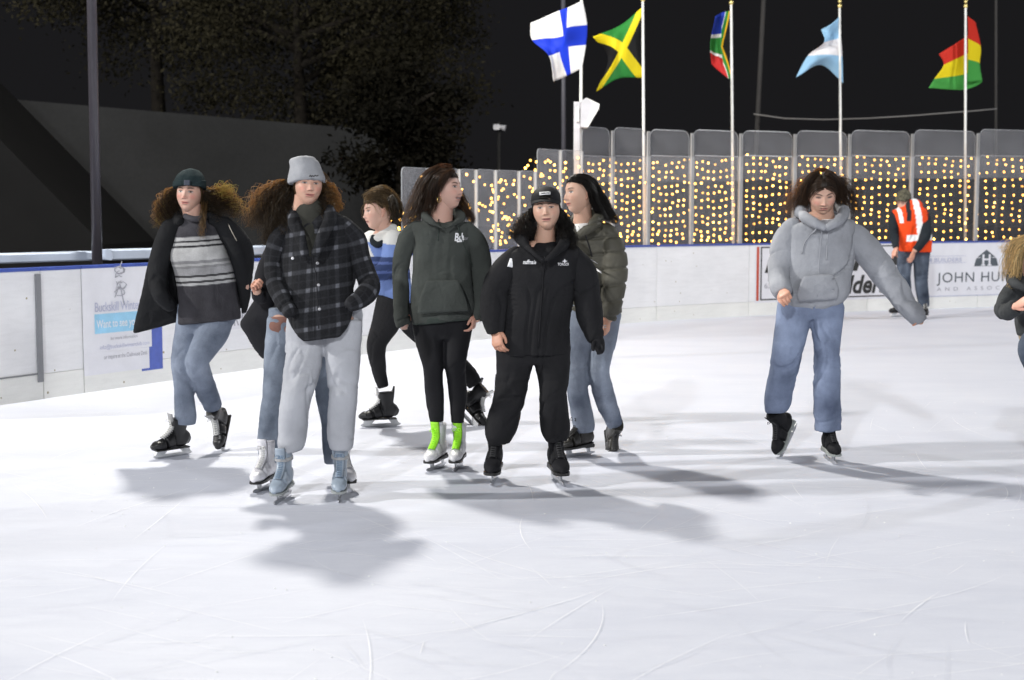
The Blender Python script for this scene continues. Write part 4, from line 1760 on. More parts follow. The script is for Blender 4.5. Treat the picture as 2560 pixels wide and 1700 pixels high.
    for sg_ in (-1, 1):
        y, z = inst[-2]
        lc.tube([(0, y - .006, z), (sg_ * .02, y - .016, z + .006), (sg_ * .03, y - .018, z - .012), (sg_ * .014, y - .012, z - .012), (0, y - .006, z)], 0.0026, 5)
    tg = []
    for (y, z) in inst[1:]:
        tg.append((y, z))
    for q in range(3):
        tg.append((tg[-1][0] - .003, tg[-1][1] + .012))
    rings = []
    for k, (y, z) in enumerate(tg):
        w1 = 0.025 + 0.006 * k / len(tg)
        rings.append(np.array([(w1 * math.cos(a), y - 0.0050 + 0.004 * abs(math.sin(a)) * (-1 if math.sin(a) > 0 else .5) + 0.009 * math.cos(a) ** 2, z + 0.006) for a in np.arange(8) * math.pi / 4]))
    tongue = ring_mesh(rings)
    _skc[kind] = (boot, sole, hold, bl, lc, tongue)
    return _skc[kind]


M_STEEL = plain("skate_steel", (0.45, 0.46, 0.48), 0.28, metal=0.9, vscale=20)
M_HOLD = plain("white_blade_holder", (0.66, 0.67, 0.68), 0.4)


def skate(parent, kind, mboot, msole, mlace, mtongue, pos=None, ankle=None, yaw=0, pitch=0, roll=0, size=0.96, strap=None):
    """pos = blade contact point on the ice, ankle = point of the ankle for a lifted foot"""
    boot, sole, hold, bl, lc, tongue = skate_shapes(kind)
    M = rot(yaw, pitch, roll) * size
    if pos is not None:
        T = np.asarray(pos, float) - M @ np.array([0, -0.02, 0.0])
    else:
        T = np.asarray(ankle, float) - M @ np.array([0, 0.02, 0.22])

    def tr(V):
        return np.asarray(V, float).reshape(-1, 3) @ M.T + T
    o = build("skate", tr(boot[0]), boot[1], mboot, parent)

    def sub(name, V, Fc, mt, sm=False):
        return build_child(name, tr(V), Fc, mt, o, parent, sm)
    sub("sole", sole.v, sole.f, msole)
    if hold:
        sub("blade_holder", hold.v, hold.f, M_HOLD)
    sub("blade", bl.v, bl.f, M_STEEL)
    sub("laces", lc.v, lc.f, mlace, True)
    sub("tongue", tongue[0], tongue[1], mtongue, True)
    if strap:
        rings = [np.array([(0.051 * math.cos(a), 0.015 + 0.066 * math.sin(a), z) for a in np.arange(20) * 2 * math.pi / 20]) for z in (0.222, 0.224, 0.242, 0.244)]
        rings[0] *= np.array([.93, .93, 1])
        rings[3] *= np.array([.93, .93, 1])
        Vv, Ff = ring_mesh(rings)
        sub("ankle_strap", Vv, Ff, strap, True)
    return o


def build_child(name, V, Fc, mt, obj, root, sm):
    """sub-part of a part: the part sits at its root's origin, so both share one frame"""
    o = build(name, np.asarray(V) - np.array(root.location), Fc, mt, None, sm, local=True)
    o.parent = obj
    return o


def folds_iso(V, sc, seed):
    q = V * np.array(sc) + seed
    q = q + 0.35 * np.stack([vnoise(V * 6 + 3 + seed), vnoise(V * 6 + 40), vnoise(V * 6 + 80)], 1)
    return (1 - 2.2 * np.abs(vnoise(q))) + 0.45 * (1 - 2.2 * np.abs(vnoise(q * 2.1 + 9)))


class Person:
    def __init__(s, Y, label, base=None, seed=1):
        s.Y = Y
        s.rs = np.random.RandomState(seed)
        s.root = empty("person", base if base is not None else (0, 0, 0), label, "person", "skaters on the rink")
        s.bodyV = []
        s.bodyF = []
        s.bodyC = []
        s.nb = 0
        s.inner = []
        s.skin = (0.60, 0.37, 0.28)

    def P(s, x, y, dy=0.0):
        return W(x, y, s.Y + dy)

    def mm(s, dy=0.0):
        return (s.Y + dy) / F

    def limb(s, pts, dr=0.95, ex=2.2, sub=5, inner=True, r0=False, r1=False, seg=SEG):
        """pts: (px, py, dy, half width px)"""
        C = [s.P(p[0], p[1], p[2]) for p in pts]
        w = [p[3] * s.mm(p[2]) for p in pts]
        leg = C[-1][2] < 0.45
        d = [ww * (p[4] if len(p) > 4 else (dr if not leg else dr * (0.66 + 0.34 * min(1.0, 2.6 * k / (len(pts) - 1))))) for k, (ww, p) in enumerate(zip(w, pts))]
        lf = Loft(C, w, d, seg, ex, sub, r0, r1)
        lf.kind = 'limb'
        if inner:
            m = len(C)
            gy = s.root.location[2] - 0.0
            if C[-1][2] < 0.45:                      # a leg: the body inside ends at the calf, the boot holds the rest
                while m > 3 and C[m - 1][2] < 0.36:
                    m -= 1
            s.inner.append(Loft(C[:m], np.array(w[:m]) * 0.72, np.array(d[:m]) * 0.72, 12, 2.0, 2, True, True))
        return lf

    def ribs(s, rows, dr=0.6, ex=2.5, sub=5, inner=False, r0=False, r1=False, seg=26):
        """rows: (x left, y left, x right, y right, dy, [depth ratio], [dy right])"""
        C = []
        w = []
        d = []
        ax = []
        for r_ in rows:
            k = r_[5] if len(r_) > 5 else dr
            dy2 = r_[6] if len(r_) > 6 else r_[4]
            a, b = s.P(r_[0], r_[1], r_[4]), s.P(r_[2], r_[3], dy2)
            C.append((a + b) / 2)
            h = np.linalg.norm(b - a) / 2
            w.append(h)
            d.append(h * k)
            ax.append((b - a) / (2 * h))
        lf = Loft(C, w, d, seg, ex, sub, r0, r1, axes=ax)
        lf.kind = 'ribs'
        if inner:
            s.inner.append(Loft(C[:-1], np.array(w[:-1]) * 0.72, np.array(d[:-1]) * 0.68, 14, 2.0, 2, True, False))
        return lf

    def roll_tube(s, pts, n=14, sub=5):
        return tube([s.P(p[0], p[1], p[2]) for p in pts], [p[3] * s.mm() for p in pts], n, True, sub)

    def garment(s, name, lofts, mat, voxel=0.0075, it=5, wr=0.005, sc=(9, 9, 13), colfn=None, pat=False, seed=0.0, extra=None):
        V, Fc, N = fuse(lofts, voxel, it)
        lfs = [l for l in lofts if isinstance(l, Loft)]
        pt = pattern(V, lfs) if (lfs and (wr or pat)) else None
        if wr:
            D = 0.22 * wr * folds_iso(V, sc, seed + s.Y)
            if pt is not None:
                isr = np.array([l.kind == 'ribs' for l in lfs])[pt[:, 2].astype(int)]
                tot = np.array([l.arc[-1] for l in lfs])[pt[:, 2].astype(int)]
                sf = np.clip(pt[:, 1] / tot, 0, 1)
                # long drape folds everywhere, cross folds only where a joint or hem bunches the cloth
                q = pt * np.where(isr[:, None], np.array([[9.0, 2.2, 7.0]]), np.array([[8.0, 2.6, 7.0]]))
                q[:, 0] += 1.5 * vnoise(V * 3.2 + 57) + 2.5 * pt[:, 1]
                a = np.clip(1 - 2.6 * np.abs(vnoise(q + s.Y * 3)), 0, 1) ** 1.3
                q2 = pt * np.array([[5.0, 15.0, 7.0]])
                q2[:, 1] += 1.6 * vnoise(V * 5 + 31) + 5.0 * pt[:, 0]
                b_ = np.clip(1 - 2.8 * np.abs(vnoise(q2 * 1.1 + 11)), 0, 1) ** 1.3
                jm = np.exp(-((sf - 0.48) / 0.12) ** 2) + 0.9 * np.exp(-((sf - 0.93) / 0.09) ** 2)
                jm = np.where(isr, 0.15, jm)
                md = smooth01(0.45 + 1.1 * vnoise(V * 4.5 + s.Y * 7))
                md2 = smooth01(0.6 + 1.1 * vnoise(V * 5.5 + 70 + s.Y))
                a = a * md * 0.9
                b_ = b_ * md2 * jm
                md = 1.0
                D = D - wr * 1.5 * md * (a + b_) + 0.3 * wr
            V = V + N * D[:, None]
        if extra:
            V = extra(V, N)
        col = colfn(V) if colfn else None
        if pat == 'front':                                   # yoke cut on the straight grain: checks run level round the body
            c0 = V.mean(0)
            pt = np.stack([V[:, 0] + 0.25 * (V[:, 1] - c0[1]) * np.sign(V[:, 0] - c0[0]), V[:, 2] - 0.16 * (V[:, 0] - c0[0]), V[:, 0] * 0], 1)
        return build(name, V, Fc, mat, s.root, True, col, pt if pat else None)

    def sleeves(s, main, lofts, mat, voxel=0.0065, it=3, wr=0.005, sc=(9, 9, 13), pat=False):
        for k, lf in enumerate(lofts):
            o = s.garment("sleeve", [lf], mat, voxel, it, wr, sc, pat=pat, seed=k * 3.7)
            o.parent = main

    def add_body(s, V, Fc, col):
        V = np.asarray(V, float)
        s.bodyV.append(V)
        s.bodyF += [tuple(int(i) + s.nb for i in f) for f in (Fc.tolist() if isinstance(Fc, np.ndarray) else Fc)]
        c = np.asarray(col, float)
        s.bodyC.append(np.tile(c, (len(V), 1)) if c.ndim == 1 else c)
        s.nb += len(V)

    def head(s, px, py, dy=0.0, hpx=100, yaw=0, pitch=0, roll=0, ears=True, neck=None, **kw):
        """px, py = middle of the head, hpx = crown to chin in photo pixels"""
        if 'skin' in kw:
            s.skin = kw['skin']
        else:
            kw['skin'] = s.skin
        sc = hpx * s.mm(dy) / 0.225
        M = rot(yaw, pitch, roll) * sc
        T = s.P(px, py, dy)
        s.hM, s.hT, s.hsc = M, T, sc
        V, Fc, col = head_local(**kw)
        s.hV0, s.hF = V, Fc
        s.add_body(V @ M.T + T, Fc, col)
        if ears:
            for sd in (-1, 1):
                v, f = ear_local(sd)
                s.add_body(v @ M.T + T, f, np.array(s.skin) * np.array([1.0, 0.86, 0.82]))
        # neck: from inside the skull to the collar
        a = M @ np.array([0, 0.022, -0.035]) + T
        nk = neck
        q = s.P(nk[0], nk[1], nk[2])
        r_ = nk[3] * s.mm()
        lf = Loft([a, a * 0.45 + q * 0.55, q], [r_ * 0.98, r_ * 0.94, r_ * 1.12], [r_ * 1.0, r_ * 0.96, r_ * 1.05], 24, 2.1, 6, True, True)
        s.add_body(lf.V, lf.F, np.array(s.skin) * np.array([0.97, 0.95, 0.94]))

    def hand(s, px, py, dy, tipx, tipy, tdy, palm, curl=25, mirror=False, thumb=20, size=0.9):
        w = s.P(px, py, dy)
        t = s.P(tipx, tipy, tdy)
        V, Fc = put_hand(w, t - w, palm, size, curl, mirror, thumb)
        c = np.tile(np.array(s.skin) * np.array([1.0, 0.84, 0.78]), (len(V), 1))
        s.add_body(V, Fc, c)

    def finish(s):
        """one body: trunk and limbs under the clothes joined with head, neck and hands"""
        V, Fc, N = fuse(s.inner, 0.016, 3)
        s.add_body(V, Fc, s.skin)
        return build("body", np.vstack(s.bodyV), s.bodyF, SKIN, s.root, True, np.vstack(s.bodyC))

    # ---- hair
    def strands(s, mat, locks, cap=None, rad=0.0022, name="hair", seed=3, scalp=None):
        """locks: dict(p=[(px,py,dy,hw px)...], n, curl, freq, jit); cap=(hairline z front, side y, thickness) adds the scalp layer"""
        rs_ = np.random.RandomState(seed)
        Vs = []
        Fs = []
        Cs = []
        n0 = 0
        if cap:
            hz_, low, th = cap
            V = s.hV0
            nrm = V / (np.linalg.norm(V, axis=1)[:, None] + 1e-9)
            yy = V[:, 1]
            zz = V[:, 2]
            # hairline: high over the forehead, down in front of the ears, low at the nape
            lim = np.where(yy < -0.03, hz_, np.where(yy < 0.015, hz_ + (low - hz_) * smooth01((yy + 0.03) / 0.045), low))
            m = smooth01((zz - lim) / 0.012 + 0.5)
            stre = vnoise(np.stack([np.arctan2(V[:, 0], -V[:, 1]) * 14, zz * 9, zz * 0 + 3], 1))
            ofs = m * (th + 0.0025 * stre) - (1 - m) * 0.010
            C = V + nrm * ofs[:, None]
            keep = m > 0.02
            Fk = [f for f in s.hF.tolist() if keep[f[0]] or keep[f[2]]]
            Vs.append(C @ s.hM.T + s.hT)
            Fs += [tuple(f) for f in Fk]
            Cs.append(np.tile((0.5 + 0.2 * stre)[:, None], (1, 3)))
            n0 = len(C)
        if scalp:
            style, ns, tht, ln = scalp
            hz_, low, th = cap

            def surf(nn, off):
                t_ = np.clip(-nn[:, 2], 0, 1)
                up_ = np.clip(nn[:, 2], 0, 1)
                xx = 0.0745 * np.sign(nn[:, 0]) * np.abs(nn[:, 0]) ** 0.92 * (1 - 0.3 * t_ ** 1.8) * (1 - 0.05 * up_ ** 2)
                fr, bk = np.clip(-nn[:, 1], 0, 1), np.clip(nn[:, 1], 0, 1)
                yy_ = np.where(nn[:, 1] < 0, -0.088 * fr ** 0.80 * (1 + .02 * up_), 0.100 * bk * (1 - 0.62 * t_ ** 1.1)) + 0.010 * (1 - t_)
                return np.stack([xx, yy_, 0.1125 * nn[:, 2]], 1) + nn * off[:, None]
            nn = rs_.normal(0, 1, (ns * 4, 3))
            nn /= np.linalg.norm(nn, axis=1)[:, None]
            q0 = surf(nn, np.zeros(len(nn)))
            lim = np.where(q0[:, 1] < -0.03, hz_, np.where(q0[:, 1] < 0.015, hz_ + (low - hz_) * smooth01((q0[:, 1] + 0.03) / 0.045), low))
            nn = nn[q0[:, 2] > lim - 0.004 + rs_.uniform(-0.004, 0.004, len(nn))][:ns]
            if style == 'center':
                k_ = rs_.uniform(0, 1, len(nn)) < 0.55       # more roots along the parting
                nn[k_, 0] *= 0.12
                nn /= np.linalg.norm(nn, axis=1)[:, None]
                q0 = surf(nn, np.zeros(len(nn)))
                nn = nn[(q0[:, 2] > 0.0) | (q0[:, 1] > 0.0)]
            KS = 13
            side = np.where(nn[:, 0] >= 0, 1.0, -1.0)
            fld = {'center': (1.0, 0.55, -0.55), 'back': (0.35, 1.0, -0.30), 'wind': (0.15, 0.9, -0.05), 'fwd': (0.5, -0.6, -0.3)}[style]
            jit = rs_.normal(0, 0.12 if style != 'wind' else 0.35, (len(nn), 3))
            L2 = rs_.uniform(0.6, 1.0, len(nn)) * ln
            paths = []
            cur_ = nn.copy()
            for k in range(KS):
                f_ = k / (KS - 1)
                lift = 0.002 + tht * np.sin(min(1.0, f_ * 1.3) * math.pi * 0.62) * (0.45 + 0.75 * rs_.uniform(0, 1, len(nn)) * 0 + 0.75 * ((nn[:, 0] * 91.7) % 1.0))
                paths.append(surf(cur_, lift))
                g_ = np.stack([side * fld[0], np.full(len(nn), fld[1]), np.full(len(nn), fld[2]) - 0.5 * f_], 1) + jit
                g_ = g_ - cur_ * (g_ * cur_).sum(1)[:, None]
                g_ /= np.linalg.norm(g_, axis=1)[:, None] + 1e-9
                cur_ = cur_ + g_ * (L2 / (KS - 1))[:, None]
                cur_ /= np.linalg.norm(cur_, axis=1)[:, None]
            paths = np.stack(paths, 1) @ s.hM.T + s.hT
            for i_ in range(len(nn)):
                r0 = rad * 0.8 * rs_.uniform(0.6, 1.5)
                v, f = tube(paths[i_], r0 * np.linspace(1.1, 0.4, KS), 3, smooth=False)
                Vs.append(v)
                Fs += [tuple(i + n0 for i in q) for q in f]
                n0 += len(v)
                Cs.append(np.full((len(v), 3), rs_.uniform(0.55, 1.5)))
        K = 18
        KF = 40
        for L_ in locks:
            P = np.array([list(s.P(p[0], p[1], p[2])) + [p[3] * s.mm()] for p in L_['p']])
            Q = catmull(P, 8)
            K = KF if L_.get('freq', 4) >= 4 and L_.get('curl', 0) > 0.005 else 18
            tq = np.linspace(0, 1, len(Q))
            for _ in range(int(L_['n'] * 1.7)):
                end = rs_.uniform(L_.get('end', 0.72), 1.0)
                st = rs_.uniform(0, L_.get('start', 0.12))
                t = np.linspace(st, end, K)
                c = np.stack([np.interp(t, tq, Q[:, k]) for k in range(4)], 1)
                a, rr = rs_.uniform(0, 6.283), math.sqrt(rs_.uniform(0, 1))
                o1, o2 = rr * math.cos(a), rr * math.sin(a)
                T = np.gradient(c[:, :3], axis=0)
                T /= np.linalg.norm(T, axis=1)[:, None] + 1e-9
                D = np.array([0, 1.0, 0]) - T * T[:, 1:2]
                D /= np.linalg.norm(D, axis=1)[:, None] + 1e-9
                Ux = np.cross(T, D)
                cur = L_.get('curl', 0.0) * rs_.uniform(0.6, 1.3) * smooth01((t - st) * 2.2)
                fq = L_.get('freq', 4) * rs_.uniform(0.8, 1.25)
                ph = rs_.uniform(0, 6.283)
                jt = L_.get('jit', 0.004)
                w1 = np.cumsum(rs_.normal(0, 1, K)) * jt / 3 * (18 / K) ** 0.5
                w2 = np.cumsum(rs_.normal(0, 1, K)) * jt / 3
                q1 = c[:, 3] * o1 + cur * np.cos(6.283 * fq * t + ph) + w1
                q2 = c[:, 3] * o2 * L_.get('flat', 0.8) + cur * np.sin(6.283 * fq * t + ph) + w2
                pts = c[:, :3] + Ux * q1[:, None] + D * q2[:, None]
                r0 = rad * 0.72 * rs_.uniform(0.5, 1.5) * L_.get('rad', 1.0)
                rv = r0 * np.clip(1.15 - (t - st) / (end - st), 0.18, 1)
                v, f = tube(pts, rv, 3, smooth=False)
                Vs.append(v)
                Fs += [tuple(i + n0 for i in q) for q in f]
                n0 += len(v)
                Cs.append(np.full((len(v), 3), rs_.uniform(0.55, 1.5)) * np.array(L_.get('tint', (1, 1, 1))))
        return build(name, np.vstack(Vs), Fs, mat, s.root, True, np.vstack(Cs))

    def logo(s, name, body, px0, px1, py, hpx, dy, mat, shear=0.0, bold=0.0, slope=0.0):
        """flat print on cloth: letters laid on a small plane facing the viewer's side of the garment"""
        V, Fc = text_mesh(body, shear, bold)
        w = V[:, 0].max()
        h = max(V[:, 1].max(), 0.1)
        out = [s.P(px0 + (px1 - px0) * x / w, py - hpx * y / h + slope * (px1 - px0) * x / w, dy) for x, y in V]
        return out, Fc


def on_surface(obj, pts, off=0.003):
    """push points on to the camera-facing side of a garment along the world y axis"""
    me = obj.data
    n = len(me.vertices)
    co = np.zeros(n * 3)
    me.vertices.foreach_get("co", co)
    co = co.reshape(-1, 3) + np.array(obj.parent.location if obj.parent else obj.location)
    out = []
    for p in pts:
        p = np.asarray(p, float)
        d = (co[:, 0] - p[0]) ** 2 + (co[:, 2] - p[2]) ** 2
        k = np.where(d < 0.022 ** 2)[0]
        if len(k) == 0:
            out.append(p)
            continue
        yy = co[k, 1]
        near = k[yy < yy.min() + 0.05]
        w = 1 / (d[near] + 1e-5)
        q = p.copy()
        q[1] = (co[near, 1] * w).sum() / w.sum() - off
        out.append(q)
    return out


def patch(obj, name, quad, mat, n=6, th=0.0015):
    """small sewn-on patch following the cloth; quad = four points, clockwise"""
    a, b, c, d = [np.asarray(q, float) for q in quad]
    pts = []
    for i in range(n + 1):
        for j in range(n + 1):
            u, v = j / n, i / n
            pts.append((a * (1 - u) + b * u) * (1 - v) + (d * (1 - u) + c * u) * v)
    pts = np.array(on_surface(obj, pts, 0.004))
    m = len(pts)
    back = pts + np.array([0, 0.012, 0])
    Fc = [(i * (n + 1) + j, i * (n + 1) + j + 1, (i + 1) * (n + 1) + j + 1, (i + 1) * (n + 1) + j) for i in range(n) for j in range(n)]
    Fb = [tuple(k + m for k in f[::-1]) for f in Fc]
    rim = list(range(n + 1)) + [i * (n + 1) + n for i in range(1, n + 1)] + [n * (n + 1) + j for j in range(n - 1, -1, -1)] + [i * (n + 1) for i in range(n - 1, 0, -1)]
    Fr = [(rim[k], rim[k - 1], rim[k - 1] + m, rim[k] + m) for k in range(len(rim))]
    return build_child(name, np.vstack([pts, back]), Fc + Fb + Fr, mat, obj, obj.parent, True)


def printed(person, obj, name, body, px0, px1, py, hpx, mat, **kw):
    pts, Fc = person.logo(name, body, px0, px1, py, hpx, -0.2, mat, **kw)
    pts = on_surface(obj, pts, 0.005)
    return build_child(name, pts, Fc, mat, obj, obj.parent, False)


def cord(person, obj, name, px, mat, rad=0.003):
    pts = on_surface(obj, [person.P(x, y, -0.1) for x, y in px], 0.003)
    v, f = tube(pts, rad, 6, True, 4)
    return build_child(name, v, f, mat, obj, obj.parent, True)


def seg_dist(V, a, b):
    a, b = np.asarray(a), np.asarray(b)
    t = np.clip(((V - a) @ (b - a)) / np.dot(b - a, b - a), 0, 1)
    return np.linalg.norm(V - (a + t[:, None] * (b - a)), axis=1)
# ================================================================== PEOPLE: materials
def denim(name, a, b):
    return fabric(name, tuple(x * 0.88 for x in a), 0.92, 0.5, 420, 0.30, 4.2, col2=tuple(x * 1.08 for x in b), wr=0.38)


M_JEAN1 = denim("faded_denim", (0.115, 0.145, 0.21), (0.27, 0.31, 0.385))
M_JEAN2 = denim("light_denim", (0.15, 0.185, 0.245), (0.29, 0.33, 0.395))
M_JEAN3 = denim("grey_blue_denim", (0.15, 0.18, 0.25), (0.30, 0.34, 0.41))
M_JEAN4 = denim("mid_blue_denim", (0.14, 0.175, 0.27), (0.235, 0.285, 0.405))
M_JEAN5 = denim("dark_denim", (0.045, 0.06, 0.09), (0.085, 0.105, 0.14))
M_BLACK = fabric("black_cloth", (0.0125, 0.0125, 0.014), 0.85, 0.25, 300, 0.2, 5, wr=0.3)
M_LEGG = fabric("black_leggings", (0.010, 0.010, 0.012), 0.7, 0.15, 400, 0.15, 5)
M_PARKA = fabric("black_parka_cloth", (0.010, 0.0105, 0.012), 0.8, 0.2, 200, 0.2, 5, wr=0.35)
M_GREEN = fabric("dark_green_fleece", (0.055, 0.061, 0.056), 0.95, 0.3, 420, 0.16, 6, wr=0.35)
M_GREENB = fabric("dark_green_rib", (0.040, 0.050, 0.044), 0.95, 0.4, 300, 0.16, 6)
M_HEATHER = fabric("heather_grey_fleece", (0.30, 0.31, 0.335), 0.95, 0.4, 460, 0.20, 5, wr=0.4)
M_SWEATP = fabric("pale_grey_fleece", (0.40, 0.41, 0.44), 0.95, 0.3, 460, 0.13, 4, wr=0.25)
M_OLIVE = fabric("olive_puffer_nylon", (0.070, 0.066, 0.050), 0.6, 0.15, 250, 0.16, 5, spec=0.35, wr=0.35)
M_KNIT = fabric("striped_knit", (0.85, 0.85, 0.85), 0.97, 0.8, 190, 0.30, 9, attr=True)
M_TEAL = fabric("dark_teal_knit", (0.020, 0.033, 0.036), 0.95, 0.7, 170, 0.25, 8)
M_GREYKNIT = fabric("grey_rib_knit", (0.36, 0.368, 0.39), 0.97, 0.5, 200, 0.12, 8)
M_TURTLE = fabric("dark_olive_rib", (0.040, 0.040, 0.034), 0.95, 0.5, 220, 0.2, 8)
M_COLLAR = fabric("charcoal_rib_knit", (0.055, 0.053, 0.060), 0.97, 0.8, 190, 0.30, 9)
M_PLAID = plaid_mat()
M_BROWN = fabric("russet_cloth", (0.24, 0.125, 0.10), 0.9, 0.3, 300, 0.15, 6, wr=0.2)
M_DARKC = fabric("charcoal_cloth", (0.022, 0.022, 0.025), 0.9, 0.3, 300, 0.2, 6, wr=0.3)
M_JERSEY = fabric("hockey_jersey_mesh", (0.9, 0.9, 0.9), 0.8, 0.25, 300, 0.1, 6, attr=True, wr=0.25)
M_VEST = fabric("reflective_vest", (0.95, 0.95, 0.95), 0.7, 0.15, 250, 0.06, 6, attr=True)
M_NAVY = fabric("dark_navy_fleece", (0.016, 0.021, 0.026), 0.9, 0.3, 300, 0.2, 6, wr=0.25)
M_CAMO = fabric("camouflage_cotton", (0.045, 0.045, 0.032), 0.9, 0.3, 300, 0.3, 30, col2=(0.15, 0.14, 0.10))
M_GREYCOAT = fabric("charcoal_fleece_coat", (0.045, 0.048, 0.05), 0.92, 0.5, 160, 0.3, 8, wr=0.3)
M_TEE = fabric("white_cotton", (0.72, 0.72, 0.70), 0.9, 0.2, 400, 0.06, 6)
M_SOCK = fabric("white_sock_rib", (0.74, 0.74, 0.78), 0.9, 0.5, 200, 0.06, 6)
M_FUR = fabric("beige_fur_trim", (0.30, 0.25, 0.18), 0.95, 0.8, 120, 0.35, 20)
M_BBOOT = plain("black_boot_leather", (0.012, 0.012, 0.013), 0.38, vscale=9, bump=0.12)
M_NUB = fabric("black_suede_boot", (0.011, 0.011, 0.013), 0.8, 0.35, 160, 0.25, 9)
M_BRBOOT = plain("dark_brown_boot_leather", (0.020, 0.018, 0.015), 0.4, vscale=9, bump=0.12)
M_WBOOT = plain("white_boot_leather", (0.70, 0.69, 0.72), 0.35, vscale=9, bump=0.06)
M_PBOOT = plain("silver_white_boot_leather", (0.58, 0.575, 0.59), 0.35, vscale=9, bump=0.06)
M_BLUBOOT = plain("pale_blue_boot", (0.30, 0.355, 0.42), 0.42, vscale=9, bump=0.08)
M_GREYSOLE = plain("grey_boot_sole", (0.30, 0.32, 0.31), 0.5)
M_BSOLE = plain("black_boot_sole", (0.016, 0.015, 0.015), 0.4)
M_WLACE = plain("white_lace", (0.66, 0.66, 0.64), 0.8)
M_BLACE = plain("black_lace", (0.03, 0.03, 0.032), 0.8)
M_GLACE = plain("neon_green_lace", (0.36, 0.85, 0.02), 0.7)
M_BLULACE = plain("blue_grey_lace", (0.20, 0.27, 0.36), 0.8)
M_GTONGUE = plain("neon_green_tongue", (0.30, 0.72, 0.03), 0.7)
M_GREYTONGUE = plain("grey_felt_tongue", (0.34, 0.34, 0.34), 0.9)
M_GOLD = plain("gold_metal", (0.80, 0.55, 0.20), 0.25, metal=1.0)
M_PRINT = plain("white_print", (0.80, 0.80, 0.82), 0.6)
M_GREYPR = plain("grey_print", (0.40, 0.40, 0.42), 0.6)
M_ZIP = plain("steel_zip", (0.45, 0.42, 0.36), 0.35, metal=0.8)
H_CURL = hair_mat("curly_brown_hair", (0.105, 0.070, 0.036), (0.55, 0.38, 0.14))
H_BRN = hair_mat("brown_hair", (0.042, 0.029, 0.020), (0.34, 0.19, 0.07))
H_DARK = hair_mat("dark_brown_hair", (0.014, 0.011, 0.009), (0.15, 0.09, 0.04))
H_BLK = hair_mat("black_hair", (0.012, 0.010, 0.009), (0.07, 0.045, 0.025))
H_BLOND = hair_mat("blonde_hair", (0.66, 0.50, 0.25), (0.60, 0.42, 0.15))
H_LTBRN = hair_mat("light_brown_hair", (0.13, 0.095, 0.055), (0.50, 0.36, 0.16))


def knit_cap(p, name, rows, mat, rib=0.0022, nrib=46, dr=0.95, ex=2.1, dyc=0.01, tilt=0.20):
    """beanie from sections (xl, yl, xr, yr, dy); vertical ribs modelled"""
    lf = p.ribs(rows, dr, ex, 6, r0=False, r1=False, seg=92)
    V = lf.V.copy()
    V = V + 0.0
    nr = len(lf.V) // 92
    k = np.arange(len(lf.V)) % 92
    cen = V[: nr * 92].reshape(nr, 92, 3).mean(1)
    for i in range(nr):
        q = V[i * 92:(i + 1) * 92] - cen[i]
        V[i * 92:(i + 1) * 92] = cen[i] + q * (1 + 0.028 * np.cos(2 * math.pi * np.arange(92) / 92 * nrib))[:, None]
    z0, z1 = V[:, 2].min(), V[:, 2].max()
    V[:, 2] += tilt * (V[:, 1].mean() - V[:, 1]) * (1 - np.clip((V[:, 2] - z0) / (z1 - z0), 0, 1))     # brim rides up over the forehead
    V += 0.004 * np.stack([fbm(V * 14), fbm(V * 14 + 5), fbm(V * 14 + 9)], 1)
    return build(name, V, lf.F, mat, p.root, True)


# ------------------------------------------------------------------ 1: striped sweater, open black parka
g0 = G(432, 1142)
p = Person(g0[1], "person in dark teal beanie, striped sweater and open black parka, one skate lifted", (g0[0], g0[1], 0), 1)
p.skin = (0.56, 0.345, 0.27)
p.head(474, 486, 0.02, 92, yaw=-8, pitch=-4, roll=3, neck=(487, 556, 0.05, 27), brow=(0.07, 0.04, 0.025), eyes=0.45, blush=1.6, lip=(0.48, 0.13, 0.12), smile=0.25)
sweater_rows = [(464, 541, 512, 541, 0.03, 0.9), (452, 556, 530, 552, .03, .62), (440, 580, 548, 576, .02, .55), (434, 604, 556, 600, .02, .55), (426, 640, 570, 632, .01, .55),
                (437, 680, 584, 672, 0, .5), (444, 730, 592, 720, 0, .5), (446, 780, 600, 768, 0, .5), (446, 811, 602, 797, 0, .48)]
z_of = {}


def sweater_col(V):
    # row heights measured in photo rows, converted to heights at this person's distance
    ppm = F / p.Y
    zz = 535 + (CAMZ - V[:, 2]) * ppm + (V[:, 0] - p.root.location[0]) * ppm * 0.045
    zz = zz + 6 * ((V[:, 0] - p.root.location[0] - 0.12) / 0.2) ** 2 * 0.4
    c = np.tile(np.array((0.060, 0.058, 0.066)), (len(V), 1))

    def bandc(a, b, col):
        m = smooth01((zz - a) / 1.5 + .5) * smooth01((b - zz) / 1.5 + .5)
        c[:] = c * (1 - m[:, None]) + np.array(col) * m[:, None]
    L1, L2, D = (0.50, 0.50, 0.50), (0.36, 0.36, 0.37), (0.025, 0.024, 0.028)
    o = 3
    bandc(592 + o, 601 + o, L1)
    bandc(601 + o, 605.5 + o, D)
    bandc(605.5 + o, 613 + o, L1)
    bandc(613 + o, 618 + o, D)
    bandc(618 + o, 651 + o, L1)
    bandc(651 + o, 658 + o, (0.26, 0.26, 0.27))
    bandc(658 + o, 664 + o, L1)
    bandc(664 + o, 669 + o, (0.27, 0.27, 0.28))
    bandc(669 + o, 687 + o, L2)
    bandc(687 + o, 692 + o, D)
    bandc(692 + o, 701 + o, L1)
    bandc(701 + o, 706 + o, D)
    bandc(706 + o, 712 + o, L1)
    return c


